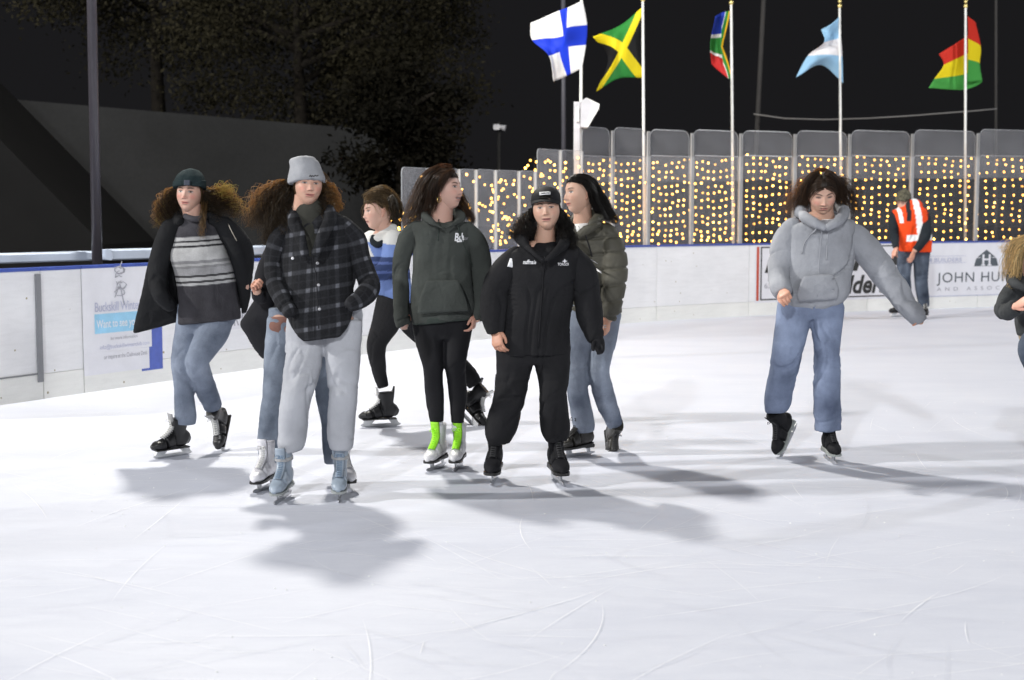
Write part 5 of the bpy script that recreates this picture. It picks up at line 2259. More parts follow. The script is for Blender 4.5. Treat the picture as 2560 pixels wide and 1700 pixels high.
p.garment("sweater", [p.ribs(sweater_rows, inner=True)], M_KNIT, 0.006, 4, 0.004, colfn=sweater_col)
p.garment("sweater_collar", [p.roll_tube([(464, 541, -.02, 7), (488, 548, -.055, 8), (512, 542, -.02, 7), (510, 536, .06, 7), (486, 532, .11, 7), (466, 536, .06, 7), (464, 541, -.02, 7)])], M_COLLAR, 0.005, 2, 0)
legA = p.limb([(478, 790, 0.02, 36), (470, 830, .02, 33), (458, 880, .0, 28), (454, 915, -.01, 26), (459, 960, .0, 24), (462, 1012, .02, 26), (464, 1040, .02, 27), (464, 1060, .02, 25)])
legB = p.limb([(545, 785, 0.0, 42), (532, 830, -.03, 40), (506, 875, -.07, 33), (494, 905, -.07, 30), (503, 940, .0, 29), (518, 980, .10, 26), (533, 1016, .18, 23)])
p.garment("jeans", [legA, legB, p.ribs([(444, 760, 596, 755, 0, 0.396), (444, 800, 592, 795, 0, 0.396), (452, 835, 570, 830, 0, 0.360)])], M_JEAN1, 0.0065, 3, 0.0045, (8, 8, 16))
skate(p.root, 'hockey', M_BBOOT, M_BSOLE, M_WLACE, M_GREYTONGUE, pos=g0, yaw=-42, roll=4, size=0.90)
skate(p.root, 'hockey', M_BBOOT, M_BSOLE, M_WLACE, M_GREYTONGUE, ankle=p.P(537, 1032, 0.21), yaw=-6, pitch=50, roll=-12, size=0.90)
# parka: back, two fronts swung open, sleeves
coat = [p.ribs([(446, 548, 470, 540, 0.02, .9), (414, 570, 462, 566, .03, .7), (392, 602, 440, 604, .03, .55), (376, 640, 428, 640, .03, .5), (364, 690, 440, 686, .04, .4), (350, 752, 446, 752, .05, .3), (338, 800, 447, 790, .06, .22), (333, 834, 447, 804, .06, .2)], r0=True),
        p.ribs([(505, 541, 536, 532, 0.02, .9), (534, 566, 592, 560, .03, .7), (548, 600, 620, 592, .03, .55), (562, 625, 632, 620, .03, .5), (580, 660, 635, 660, .03, .5), (594, 705, 630, 705, .03, .6), (602, 750, 626, 750, .03, .7), (604, 785, 618, 785, .03, .8)], r0=True),
        p.limb([(428, 572, .03, 26), (408, 625, .0, 27), (396, 685, -.03, 25), (402, 735, -.08, 22), (424, 762, -.06, 18)], r0=True, r1=True),
        p.limb([(560, 566, .03, 26), (592, 620, .02, 27), (606, 680, .03, 24), (610, 725, .03, 14)], r0=True, r1=True),
        p.ribs([(440, 550, 545, 542, .12, .25), (420, 600, 585, 596, .15, .2), (410, 700, 610, 690, .15, .2), (400, 790, 610, 770, .16, .18)], r0=True),
        p.roll_tube([(452, 556, -.03, 9), (444, 545, .04, 12), (460, 534, .11, 15), (490, 530, .14, 16), (520, 533, .11, 15), (534, 545, .04, 12), (528, 560, -.02, 9)])]
ck = p.garment("parka", coat, M_PARKA, 0.008, 4, 0.007, (7, 7, 9))
cord(p, ck, "zip", [(564, 560), (574, 580), (587, 603)], M_ZIP, 0.0022)
p.inner.append(p.limb([(560, 566, .03, 18), (606, 680, .03, 16), (618, 725, .02, 10)], inner=False))
p.strands(H_CURL, [dict(p=[(448, 478, .04, 9), (428, 492, .05, 18), (412, 515, .05, 20), (402, 545, .05, 15), (396, 575, .03, 6)], n=110, curl=.014, freq=5, jit=.012, tint=(.36, .33, .30)),
                   dict(p=[(444, 486, .05, 10), (438, 515, .06, 17), (428, 545, .05, 16), (440, 570, .02, 8)], n=60, curl=.013, freq=5, jit=.01, tint=(.3, .3, .3)),
                   dict(p=[(506, 482, .04, 10), (535, 492, .05, 16), (562, 506, .05, 20), (584, 526, .05, 18), (598, 548, .04, 7)], n=120, curl=.014, freq=5.5, jit=.014, tint=(.36, .33, .30)),
                   dict(p=[(508, 488, .04, 12), (524, 512, .05, 22), (540, 540, .02, 20), (556, 562, .0, 8)], n=80, curl=.013, freq=5, jit=.01, tint=(.3, .3, .3)),
                   dict(p=[(512, 500, .02, 8), (506, 545, -.06, 8), (503, 580, -.12, 6), (505, 600, -.12, 3)], n=22, curl=.009, freq=4, jit=.006),
                   dict(p=[(508, 478, .05, 6), (536, 480, .06, 9), (566, 490, .06, 10), (588, 514, .06, 10), (602, 545, .05, 6)], n=44, curl=.016, freq=6, jit=.016, tint=(2.0, 1.7, 1.3)),  # this and the next two: golden backlight painted into the strand tint
                   dict(p=[(446, 474, .05, 6), (424, 482, .06, 9), (406, 505, .06, 10), (397, 540, .06, 9), (393, 572, .05, 5)], n=44, curl=.015, freq=6, jit=.014, tint=(2.0, 1.7, 1.3)),
                   dict(p=[(520, 482, .05, 6), (560, 472, .06, 9), (584, 484, .05, 8)], n=26, curl=.016, freq=4, jit=.016, tint=(3, 2.5, 1.8))], cap=(0.06, -0.06, 0.006), rad=0.0020)
knit_cap(p, "beanie", [(437, 466, 513, 467, .02), (436, 460, 513, 459, .02), (440, 448, 509, 447, .02), (446, 437, 504, 436, .025), (458, 427, 496, 426, .03), (470, 422, 487, 422, .03), (476, 421, 481, 421, .03)], M_TEAL, nrib=40)
b_ = p.root.children[-1]
knit_cap(p, "beanie_cuff", [(435, 471, 515, 472, .02), (434, 467, 515.5, 467, .02), (435, 455, 514, 454, .02), (437, 452, 512, 451, .02)], M_TEAL, nrib=40)
patch(p.root.children[-1], "woven_badge", [p.P(460, 450, -.1), p.P(474, 450, -.1), p.P(474, 463, -.1), p.P(460, 463, -.1)], plain("slate_badge", (0.05, 0.06, 0.085), 0.7))
p.finish()

# ------------------------------------------------------------------ 3: half hidden behind the grey beanie
g0 = G(662, 1224)
p = Person(g0[1] + 0.05, "person mostly hidden behind the grey beanie skater, dark coat, light jeans and white skates", (g0[0], g0[1], 0), 3)
p.head(797, 478, 0.12, 92, yaw=5, pitch=0, neck=(797, 548, .16, 24))
p.garment("dark_coat", [p.ribs([(775, 545, 822, 545, .16, .9), (745, 560, 858, 560, .16, .6), (715, 600, 880, 600, .16, .5), (705, 680, 880, 680, .16, .5), (690, 760, 880, 760, .15, .5), (676, 806, 870, 800, .12, .5)], inner=True, r0=True),
                        p.limb([(722, 575, .16, 24), (690, 625, .14, 25), (664, 680, .10, 23), (654, 735, .02, 23), (648, 742, -.02, 20), (643, 728, -.05, 18)], r0=True),
                        p.limb([(865, 575, .16, 24), (875, 650, .18, 22), (860, 730, .16, 20)], r0=True, r1=True),
                        p.ribs([(640, 745, 690, 745, .14, .4), (612, 790, 690, 790, .13, .3), (600, 812, 682, 812, .13, .3), (618, 842, 676, 842, .13, .25), (636, 872, 670, 872, .13, .25), (655, 897, 666, 898, .13, .4)], r0=True)],
          M_DARKC, 0.008, 4, 0.008, (8, 8, 10))
p.hand(643, 733, -.04, 636, 712, -.07, (0.75, -0.6, 0.1), 75, False, 35, 0.74)
p.garment("shirt_hem", [p.ribs([(676, 792, 730, 792, .04, .5), (672, 820, 730, 820, .03, .5), (690, 842, 732, 842, .03, .45), (712, 860, 732, 862, .03, .4)])], M_BROWN, 0.007, 3, 0.004)
p.garment("jeans", [p.limb([(706, 800, .06, 40), (696, 850, .05, 33), (689, 922, .04, 30), (684, 1000, .04, 30), (677, 1060, .04, 29), (672, 1110, .04, 28), (671, 1140, .04, 25), (671, 1157, .04, 23)]),
                    p.limb([(800, 800, .1, 40), (808, 920, .1, 30), (818, 1000, .1, 27), (826, 1060, .1, 25), (830, 1110, .1, 24), (834, 1158, .1, 22)]),
                    p.ribs([(672, 770, 838, 770, .1, 0.360), (672, 830, 838, 830, .1, 0.360), (690, 860, 820, 860, .1, 0.360)])], M_JEAN2, 0.0075, 4, 0.006, (8, 8, 16))
skate(p.root, 'figure', M_WBOOT, M_BSOLE, M_WLACE, M_WBOOT, pos=g0, yaw=-14, size=0.92)
skate(p.root, 'figure', M_WBOOT, M_BSOLE, M_WLACE, M_WBOOT, pos=G(862, 1222), yaw=22, size=0.92)
p.strands(H_CURL, [dict(p=[(822, 465, .14, 16), (836, 490, .12, 14), (846, 515, .10, 10), (852, 530, .10, 5)], n=70, curl=.006, freq=3, jit=.006, tint=(1.9, 1.5, 1.3)),
                   dict(p=[(775, 440, .14, 20), (770, 500, .2, 22), (775, 560, .2, 16)], n=60, curl=.004, freq=3)], cap=(0.055, -0.05, 0.01))
p.finish()

# ------------------------------------------------------------------ 2: grey beanie, plaid overshirt
gL, gR = G(708, 1249), G(851, 1244)
p = Person((gL[1] + gR[1]) / 2, "person in pale grey beanie, dark plaid overshirt and light grey sweatpants, hands in pockets", ((gL[0] + gR[0]) / 2, (gL[1] + gR[1]) / 2, 0), 2)
p.skin = (0.55, 0.33, 0.245)
p.head(771, 465, 0.0, 100, yaw=17, pitch=-3, roll=4, neck=(752, 540, 0.04, 30), eyes=0.35, smile=0.55, brow=(0.03, 0.018, 0.012), blush=1.1)
p.garment("roll_neck", [p.ribs([(741, 503, 800, 497, .03, .85), (738, 520, 808, 515, .02, .85), (735, 545, 818, 540, .01, .75), (740, 585, 815, 580, -.02, .6), (758, 625, 806, 620, -.05, .6), (772, 650, 796, 648, -.06, .6)], ex=2.2)], M_TURTLE, 0.006, 3, 0.006)
torso = p.ribs([(730, 540, 834, 530, .03, .6), (712, 556, 862, 546, .03, .55), (704, 600, 874, 592, .03, .55), (702, 660, 878, 650, .02, .56), (705, 720, 884, 710, .0, .56), (710, 768, 884, 756, -.02, .56), (722, 806, 878, 792, -.05, .54), (738, 834, 866, 822, -.07, .52), (760, 852, 850, 842, -.085, .52)], inner=True, r0=False)
armL = p.limb([(722, 572, .03, 22), (694, 608, .02, 28), (684, 655, .01, 24), (688, 705, -.03, 24), (706, 748, -.10, 22), (724, 778, -.15, 18)], r0=True, r1=True)
armR = p.limb([(856, 562, .03, 22), (886, 596, .03, 27), (899, 642, .03, 26), (915, 690, .01, 27), (924, 718, -.03, 27), (906, 744, -.09, 24), (880, 760, -.14, 19)], r0=True, r1=True)
shirt = p.garment("plaid_overshirt", [torso,
                  p.roll_tube([(764, 640, -.16, 9), (748, 585, -.14, 13), (732, 548, -.05, 15), (742, 525, .06, 15), (775, 512, .11, 14), (812, 518, .06, 15), (826, 545, -.05, 15), (806, 590, -.14, 13), (786, 640, -.16, 9)])],
                  M_PLAID, 0.0065, 3, 0.007, (6, 6, 8), pat='front')
p.sleeves(shirt, [armL, armR], M_PLAID, wr=0.007, sc=(6, 6, 8), pat=True)
for (x, y) in ((721, 648), (786, 660), (790, 715), (794, 775)):
    q = np.array(on_surface(shirt, [p.P(x, y, -.2)], 0.004)[0])
    v, f = tube([q + np.array([0, 0.004, 0]), q, q + np.array([0, -.003, 0])], [.008, .008, .005], 10, False)
    build_child("button", v, f, M_PRINT if y == 648 else M_GREYPR, shirt, p.root, True)
cord(p, shirt, "front_placket", [(784, 640), (790, 690), (795, 750), (800, 820)], M_DARKC, 0.003)
p.garment("sweatpants", [p.limb([(764, 800, .0, 50), (762, 860, 0, 47), (756, 922, -.03, 45), (743, 985, -.05, 40), (736, 1030, -.04, 37), (733, 1075, -.01, 36), (729, 1105, .0, 35), (728, 1122, .0, 31), (729, 1129, 0, 27)]),
                         p.limb([(858, 800, 0, 48), (858, 850, 0, 46), (857, 922, -.02, 42), (855, 1000, -.03, 38), (853, 1060, -.01, 37), (853, 1098, 0, 36), (853, 1118, 0, 32), (853, 1126, 0, 27)]),
                         p.ribs([(718, 760, 904, 752, .03, 0.274), (716, 815, 906, 808, .03, 0.274), (726, 850, 896, 846, .03, 0.288), (750, 880, 870, 876, .02, 0.288)])], M_SWEATP, 0.0075, 4, 0.009, (7, 7, 15))
for q, yw in ((gL, -9), (gR, 3)):
    skate(p.root, 'figure', M_BLUBOOT, M_GREYSOLE, M_BLULACE, M_BLUBOOT, pos=q + np.array([0, .0, 0]), yaw=yw, pitch=3, size=0.92, strap=M_GREYTONGUE)
p.strands(H_CURL, [dict(p=[(732, 455, .05, 12), (705, 475, .06, 17), (672, 505, .07, 22), (645, 545, .08, 22), (622, 575, .08, 8)], n=150, curl=.013, freq=5, jit=.014, tint=(.36, .33, .30)),
                   dict(p=[(728, 465, .03, 10), (712, 500, .03, 18), (690, 545, .03, 22), (672, 590, .03, 18), (662, 622, .03, 8)], n=120, curl=.012, freq=4.5, jit=.012, tint=(.33, .33, .33)),
                   dict(p=[(736, 480, .03, 10), (724, 520, .02, 14), (716, 552, -.02, 14), (706, 590, -.04, 8)], n=70, curl=.010, freq=4, jit=.01, tint=(.3, .3, .3)),
                   dict(p=[(805, 460, .03, 7), (816, 478, .05, 9), (826, 500, .05, 10), (832, 525, .04, 7)], n=60, curl=.011, freq=4, jit=.01),
                   dict(p=[(800, 480, .03, 9), (806, 510, .02, 12), (808, 535, -.02, 12), (800, 556, -.04, 7)], n=60, curl=.010, freq=4, jit=.008, tint=(.3, .3, .3)),
                   dict(p=[(722, 456, .05, 8), (692, 466, .07, 10), (655, 490, .08, 12), (632, 515, .08, 8), (618, 572, .08, 5)], n=60, curl=.016, freq=4, jit=.018, tint=(1.6, 1.4, 1.15)),  # this and the next: backlit rim painted as a paler tint
                   dict(p=[(808, 454, .05, 6), (828, 472, .06, 8), (840, 500, .06, 7), (842, 520, .06, 4)], n=26, curl=.010, freq=4, jit=.012, tint=(1.4, 1.2, 1.0))], cap=(0.06, -0.07, 0.006), rad=0.0020)
knit_cap(p, "beanie", [(721, 461, 811, 455, .01), (720, 452, 811, 446, .01), (722, 436, 806, 432, .01), (724, 420, 800, 418, .015), (724, 408, 796, 405, .02), (726, 401, 791, 399, .02), (732, 395, 785, 393, .02), (742, 391, 776, 390, .02), (756, 388, 765, 388, .02)], M_GREYKNIT, nrib=46)
bn = p.root.children[-1]
cord(p, bn, "stitched_mark", [(773, 442), (776, 438), (778, 442), (781, 439), (785, 441), (788, 438), (791, 440), (796, 438)], M_BSOLE, 0.0030)
p.finish()

# ------------------------------------------------------------------ 4: striding boy in hockey jersey
g0 = G(953, 1067)
p = Person(g0[1], "person striding left in blue and white hockey jersey and black trousers", (g0[0], g0[1], 0), 4)
p.skin = (0.58, 0.36, 0.28)
p.head(941, 531, 0.0, 86, yaw=-62, pitch=4, roll=-4, neck=(968, 592, 0.04, 24), fem=0, eyes=0.25, blush=0.5)


def jersey_col(V):
    ppm = F / p.Y
    py = 535 + (CAMZ - V[:, 2]) * ppm
    px = 1280 + V[:, 0] * ppm
    c = np.tile(np.array((0.17, 0.25, 0.52)), (len(V), 1))
    sl = px + (py - 650) * 0.15
    c[py < 604 + (px - 930) * 0.10] = (0.62, 0.62, 0.60)
    c[(np.abs(px - 905 - (py - 590) * 0.45) < 10) & (py < 650)] = (0.62, 0.62, 0.60)
    nv = (py > 640) & (py < 697)
    c[nv] = (0.035, 0.055, 0.14)
    c[nv & (np.abs((py - 650) % 22 - 5) < 3)] = (0.09, 0.13, 0.32)
    return c


jl = [p.ribs([(942, 583, 992, 577, .02, .9), (912, 598, 1012, 590, .02, .8), (915, 640, 1018, 630, .02, .75), (928, 690, 1024, 680, .02, .7), (942, 730, 1028, 722, .02, .7), (950, 762, 1030, 756, .02, .65)], inner=True, r0=True),
      p.limb([(985, 600, -.10, 26), (978, 650, -.14, 26), (955, 680, -.18, 23), (935, 690, -.2, 20)], r0=True),
      p.limb([(930, 600, .12, 24), (922, 640, .16, 22), (912, 668, .16, 18)], r0=True, r1=True)]
p.garment("hockey_jersey", jl, M_JERSEY, 0.007, 4, 0.008, (8, 8, 11), colfn=jersey_col)
p.hand(938, 692, -.2, 922, 700, -.24, (0.2, .3, -1), 40, False)
p.garment("undershirt_collar", [p.roll_tube([(935, 590, -.05, 7), (932, 604, -.08, 8), (945, 612, -.10, 8), (962, 602, -.08, 7)])], M_NAVY, 0.005, 2, 0)
p.garment("trousers", [p.limb([(985, 750, 0, 44), (968, 800, -.02, 37), (945, 850, -.05, 27), (941, 880, -.05, 23), (946, 915, -.01, 19), (953, 945, .0, 17), (959, 968, .0, 15)]),
                       p.limb([(1000, 760, .06, 40), (1045, 820, .08, 33), (1100, 870, .1, 27), (1140, 905, .12, 23), (1172, 938, .13, 22), (1188, 962, .13, 19)]),
                       p.ribs([(945, 735, 1030, 730, .03, 0.400), (942, 775, 1025, 775, .03, 0.400), (950, 805, 1010, 808, .03, 0.400)])], M_BLACK, 0.007, 4, 0.005, (8, 8, 13))
skate(p.root, 'hockey', M_BBOOT, M_BSOLE, M_WLACE, M_GREYTONGUE, pos=g0, yaw=-72, size=0.92)
skate(p.root, 'hockey', M_BBOOT, M_BSOLE, M_WLACE, M_WLACE, ankle=p.P(1200, 980, .13), yaw=52, pitch=38, roll=20, size=0.95)
p.strands(H_LTBRN, [dict(p=[(930, 486, -.02, 16), (960, 478, .02, 14), (988, 500, .03, 12), (1000, 530, .03, 7)], n=90, curl=.003, freq=2, jit=.006),
                    dict(p=[(955, 485, .05, 18), (985, 508, .06, 18), (995, 540, .06, 14), (990, 560, .05, 6)], n=90, curl=.003, freq=2, jit=.006, tint=(.3, .3, .3)),
                    dict(p=[(975, 490, -.04, 10), (985, 515, -.06, 12), (988, 540, -.05, 10), (982, 556, -.03, 6)], n=60, curl=.003, freq=2, jit=.005, tint=(.3, .3, .3)),
                    dict(p=[(950, 482, -.05, 12), (925, 484, -.06, 10), (906, 494, -.06, 6)], n=50, curl=.003, freq=2, jit=.004)], cap=(0.060, 0.02, 0.008), rad=0.0026, scalp=('wind', 700, .020, 1.2))
p.finish()

# ------------------------------------------------------------------ 5: green hoodie
gL, gR = G(1092, 1172), G(1146, 1171)
p = Person((gL[1] + gR[1]) / 2, "person in dark green hoodie and black leggings, head turned aside, neon green laces", ((gL[0] + gR[0]) / 2, (gL[1] + gR[1]) / 2, 0), 5)
p.skin = (0.58, 0.36, 0.29)
p.head(1117, 475, 0.0, 100, yaw=66, pitch=-6, roll=0, neck=(1103, 556, 0.03, 28), eyes=0.5, smile=0.9, mouth_open=0.8, blush=0.7)
torso = p.ribs([(1070, 551, 1142, 553, .05, .5), (1028, 560, 1176, 562, .03, .5), (1032, 600, 1178, 600, .02, .52), (1033, 660, 1178, 660, .01, .52), (1029, 720, 1182, 716, 0, .53), (1027, 770, 1187, 762, 0, .54), (1029, 809, 1187, 794, 0, .5)], inner=True)
aL = p.limb([(1040, 572, .02, 20), (1018, 602, .02, 25), (1004, 650, .03, 25), (1000, 710, .02, 22), (1002, 760, 0, 21), (1006, 798, -.02, 20), (1010, 814, -.02, 19)], r0=True)
aR = p.limb([(1166, 574, .02, 20), (1190, 607, .02, 25), (1202, 660, .03, 26), (1200, 720, .02, 21), (1196, 765, 0, 18), (1192, 800, -.02, 15)], r0=True)
hood = p.roll_tube([(1108, 572, -.13, 5), (1082, 556, -.10, 7), (1064, 541, -.01, 11), (1076, 532, .10, 16), (1108, 530, .15, 18), (1138, 534, .10, 16), (1152, 544, -.01, 11), (1136, 558, -.10, 7), (1112, 572, -.13, 5)])
pouch = p.ribs([(1066, 702, 1146, 700, -.125, .10), (1050, 745, 1164, 742, -.135, .08), (1044, 783, 1172, 776, -.135, .08)], ex=3)
hd = p.garment("hoodie", [torso, hood, pouch], M_GREEN, 0.0065, 3, 0.008, (9, 9, 7))
p.sleeves(hd, [aL, aR], M_GREEN, wr=0.008)
p.garment("hem_rib", [p.ribs([(1029, 796, 1187, 782, 0, .52), (1030, 812, 1186, 797, 0, .50)], sub=4)], M_GREENB, 0.006, 2, 0.002)
printed(p, hd, "logo", "Bd", 1134, 1155, 603, 20, M_PRINT, shear=0.15, bold=0.03)
printed(p, hd, "logo", "a", 1149, 1158, 601, 12, M_PRINT, shear=0.15, bold=0.03)
patch(hd, "logo_bar", [p.P(1139, 603, -.2), p.P(1156, 602, -.2), p.P(1156, 606, -.2), p.P(1140, 607, -.2)], M_PRINT, 3)
printed(p, hd, "logo", "tor", 1157, 1168, 601, 7, M_GREYPR)
cord(p, hd, "drawstring", [(1096, 545), (1095, 560), (1096, 580), (1094, 602)], M_GREENB, 0.0035)
cord(p, hd, "drawstring", [(1140, 548), (1146, 570), (1156, 605), (1170, 640), (1184, 675)], M_GREENB, 0.0035)
for x in (1088, 1127):
    q = np.array(on_surface(hd, [p.P(x, 536, -.2)], 0.003)[0])
    v, f = tube([q + np.array([0, .004, 0]), q - np.array([0, .002, 0])], [.006, .005], 8, False)
    build_child("eyelet", v, f, M_STEEL, hd, p.root, True)
p.hand(1008, 778, -.01, 1010, 800, -.03, (0.3, 1, 0), 80, False, size=0.7)
p.hand(1188, 786, -.02, 1184, 812, -.03, (-1, 0.2, 0), 40, True, size=0.82)
p.garment("leggings", [p.limb([(1068, 790, 0, 42), (1074, 850, 0, 37), (1082, 905, -.02, 28), (1083, 945, -.01, 24), (1086, 990, .01, 24), (1090, 1030, .0, 20), (1092, 1054, 0, 17)]),
                       p.limb([(1146, 790, 0, 41), (1142, 850, 0, 34), (1138, 905, -.02, 28), (1141, 945, -.01, 24), (1145, 990, .01, 23), (1144, 1030, .0, 18), (1144, 1056, 0, 16)]),
                       p.ribs([(1030, 770, 1184, 766, 0, 0.374), (1031, 810, 1183, 804, 0, 0.360), (1036, 850, 1176, 846, 0, 0.346)])], M_LEGG, 0.007, 3, 0.003)
for x in (1092, 1145):
    p.garment("sock", [p.limb([(x, 1046, 0.01, 14.5), (x, 1060, 0.01, 16), (x, 1072, 0.012, 15), (x, 1080, 0.015, 11)], inner=False)], M_SOCK, 0.005, 2, 0.002)
skate(p.root, 'figure', M_PBOOT, M_BSOLE, M_GLACE, M_GTONGUE, pos=gL, yaw=-20, size=0.92)
skate(p.root, 'figure', M_PBOOT, M_BSOLE, M_GLACE, M_GTONGUE, pos=gR, yaw=-9, size=0.92)
p.strands(H_BRN, [dict(p=[(1108, 424, .0, 18), (1078, 445, .0, 22), (1060, 480, .02, 24), (1042, 520, .03, 26), (1024, 548, .03, 18), (1004, 566, .03, 6)], n=240, curl=.004, freq=2, jit=.006),
                  dict(p=[(1095, 440, -.07, 12), (1083, 475, -.08, 14), (1078, 510, -.06, 16), (1066, 540, -.03, 14)], n=120, curl=.004, freq=2, jit=.004, tint=(.8, .8, .8)),
                  dict(p=[(1120, 425, .08, 14), (1135, 470, .11, 14), (1155, 510, .08, 16), (1178, 545, .03, 10), (1186, 560, .02, 5)], n=120, curl=.004, freq=2, jit=.005),
                  dict(p=[(1130, 421, .0, 8), (1108, 418, .0, 8), (1080, 435, .0, 9), (1062, 470, .0, 7)], n=40, curl=.004, freq=2, jit=.006, tint=(1.5, 1.3, 1.1)),
                  dict(p=[(1135, 424, -.07, 6), (1118, 436, -.1, 8), (1104, 455, -.1, 9), (1094, 485, -.09, 8)], n=70, curl=.003, freq=2, jit=.003)], cap=(0.064, 0.025, 0.005), rad=0.0022, scalp=('back', 800, .012, 1.6))
q0 = p.hM @ np.array([-0.079, 0.012, -0.042]) + p.hT
ring = [q0 + np.array([0.0, 0.010 * math.cos(a), -0.013 + 0.015 * math.sin(a)]) + np.array([0.010 * math.cos(a), 0, 0]) for a in np.linspace(0, 6.283, 15)]
v, f = tube(ring, 0.0024, 6, False)
build("hoop_earring", v, f, M_GOLD, p.root)
p.finish()

# ------------------------------------------------------------------ 7: olive puffer
g0 = G(1444, 1141)
p = Person(g0[1], "person in olive puffer jacket and grey blue jeans, face turned left, dark hair", (g0[0], g0[1], 0), 7)
p.skin = (0.55, 0.34, 0.25)
p.head(1447, 486, 0.0, 98, yaw=-64, pitch=0, roll=-3, neck=(1458, 562, 0.03, 24), eyes=0.5, smile=0.6, brow=(0.02, 0.014, 0.01), blush=0.4)


def quilt(V, N):
    ppm = F / p.Y
    py = 535 + (CAMZ - V[:, 2]) * ppm + (V[:, 0] - p.root.location[0]) * ppm * 0.12
    g = np.abs(((py - 560) / 40.0) % 1.0 - 0.5) * 2
    return V - N * (0.012 * smooth01((g - 0.72) / 0.28))[:, None]


tors = p.ribs([(1446, 566, 1500, 552, .05, .6), (1418, 584, 1535, 568, .03, .55), (1412, 620, 1552, 615, .03, .58), (1412, 680, 1556, 680, .03, .55), (1418, 740, 1553, 738, .03, .52), (1424, 790, 1554, 782, .03, .5)], inner=True, r0=True)
arm = p.limb([(1522, 584, -.01, 22), (1535, 625, -.04, 29), (1538, 680, -.05, 31), (1533, 735, -.07, 28), (1526, 775, -.08, 24), (1520, 798, -.08, 20)], r0=True)
arm2 = p.limb([(1430, 590, .08, 26), (1420, 650, .1, 28), (1418, 720, .1, 26)], r0=True, r1=True)
jk = p.garment("puffer_jacket", [tors, arm, arm2, p.roll_tube([(1445, 590, -.10, 9), (1470, 572, -.12, 12), (1492, 552, -.07, 15), (1496, 538, .03, 16), (1474, 530, .1, 15), (1446, 536, .1, 13), (1432, 556, .06, 10)])], M_OLIVE, 0.0075, 4, 0.006, (8, 8, 12), extra=quilt)
cord(p, jk, "front_zip", [(1462, 585), (1480, 640), (1486, 700), (1488, 780)], M_DARKC, 0.004)
p.garment("tee", [p.ribs([(1436, 560, 1474, 556, .0, .7), (1437, 573, 1468, 571, -.05, .7), (1446, 586, 1462, 584, -.07, .7)])], M_TEE, 0.006, 2, 0.002)
p.hand(1520, 794, -.08, 1514, 836, -.10, (-0.8, 0.5, 0), 32, True, 15, 0.9)
for k in range(2):
    q = p.P(1512, 813 + k * 5, -.125)
    v, f = tube([q + np.array([-.008, 0, 0]), q + np.array([0, -.004, 0]), q + np.array([.008, 0, 0])], .003, 6)
    build("ring", v, f, M_STEEL, p.root)
p.garment("jeans", [p.limb([(1456, 780, .02, 40), (1450, 830, .02, 35), (1442, 880, .01, 30), (1440, 930, .0, 28), (1447, 994, .01, 27), (1455, 1040, .02, 28), (1460, 1066, .02, 27), (1461, 1080, .02, 24)]),
                    p.limb([(1512, 780, .02, 42), (1505, 850, .02, 36), (1497, 925, -.01, 29), (1506, 970, .03, 28), (1520, 1015, .1, 26), (1532, 1045, .15, 23), (1537, 1062, .17, 20)]),
                    p.ribs([(1424, 760, 1552, 755, .02, 0.396), (1424, 800, 1546, 796, .02, 0.396), (1430, 840, 1538, 838, .02, 0.360)])], M_JEAN3, 0.0075, 4, 0.006, (8, 8, 15))
skate(p.root, 'figure', M_BRBOOT, M_BSOLE, M_BLACE, M_BRBOOT, pos=g0, yaw=-52, size=0.92)
skate(p.root, 'figure', M_BRBOOT, M_BSOLE, M_BLACE, M_BRBOOT, ankle=p.P(1537, 1070, .2), yaw=6, pitch=46, roll=6, size=0.92)
p.strands(H_BLK, [dict(p=[(1450, 444, .0, 14), (1478, 460, .02, 16), (1494, 495, .03, 20), (1514, 526, .02, 18), (1534, 548, .0, 11), (1546, 556, .0, 5)], n=260, curl=.002, freq=1.5, jit=.003),
                  dict(p=[(1460, 450, -.06, 10), (1478, 475, -.08, 11), (1488, 505, -.07, 13), (1504, 535, -.05, 11), (1522, 554, -.06, 6)], n=130, curl=.002, freq=1.5, jit=.003),
                  dict(p=[(1428, 449, -.05, 6), (1450, 446, -.08, 8), (1472, 462, -.09, 9), (1484, 490, -.08, 10)], n=90, curl=.001, freq=1, jit=.002),
                  dict(p=[(1450, 446, .08, 14), (1472, 470, .11, 16), (1486, 510, .1, 16)], n=80, curl=.002, freq=1.5, jit=.003)], cap=(0.066, 0.03, 0.003), rad=0.002, scalp=('back', 800, .007, 1.6))
p.finish()

# ------------------------------------------------------------------ 6: black jacket and cap
gL, gR = G(1236, 1204), G(1393, 1205)
p = Person((gL[1] + gR[1]) / 2, "person all in black with black cap, wide trousers and black skates, centre of the ice", ((gL[0] + gR[0]) / 2, (gL[1] + gR[1]) / 2, 0), 6)
p.skin = (0.55, 0.34, 0.25)
p.head(1366, 526, 0.0, 100, yaw=-4, pitch=-4, roll=-4, neck=(1362, 604, .04, 25), eyes=0.35, smile=0.35, mouth_open=0.3, brow=(0.015, 0.010, 0.008), blush=0.4, lip=(0.45, 0.17, 0.16))
tors = p.ribs([(1322, 612, 1404, 610, .05, .5), (1274, 628, 1445, 624, .03, .52), (1266, 670, 1446, 665, .03, .56), (1262, 730, 1438, 728, .03, .56), (1252, 790, 1430, 790, .02, .55), (1244, 845, 1426, 845, .01, .52), (1241, 888, 1426, 884, .01, .5)], inner=True, r0=True)
aL = p.limb([(1290, 640, .03, 26), (1262, 680, .03, 35), (1240, 730, .02, 38), (1234, 785, -.02, 34), (1238, 822, -.04, 26), (1240, 832, -.04, 22)], r0=True)
aR = p.limb([(1432, 638, .03, 26), (1454, 678, .03, 35), (1466, 735, .02, 36), (1474, 790, .0, 32), (1486, 835, -.02, 24), (1492, 850, -.03, 20)], r0=True)
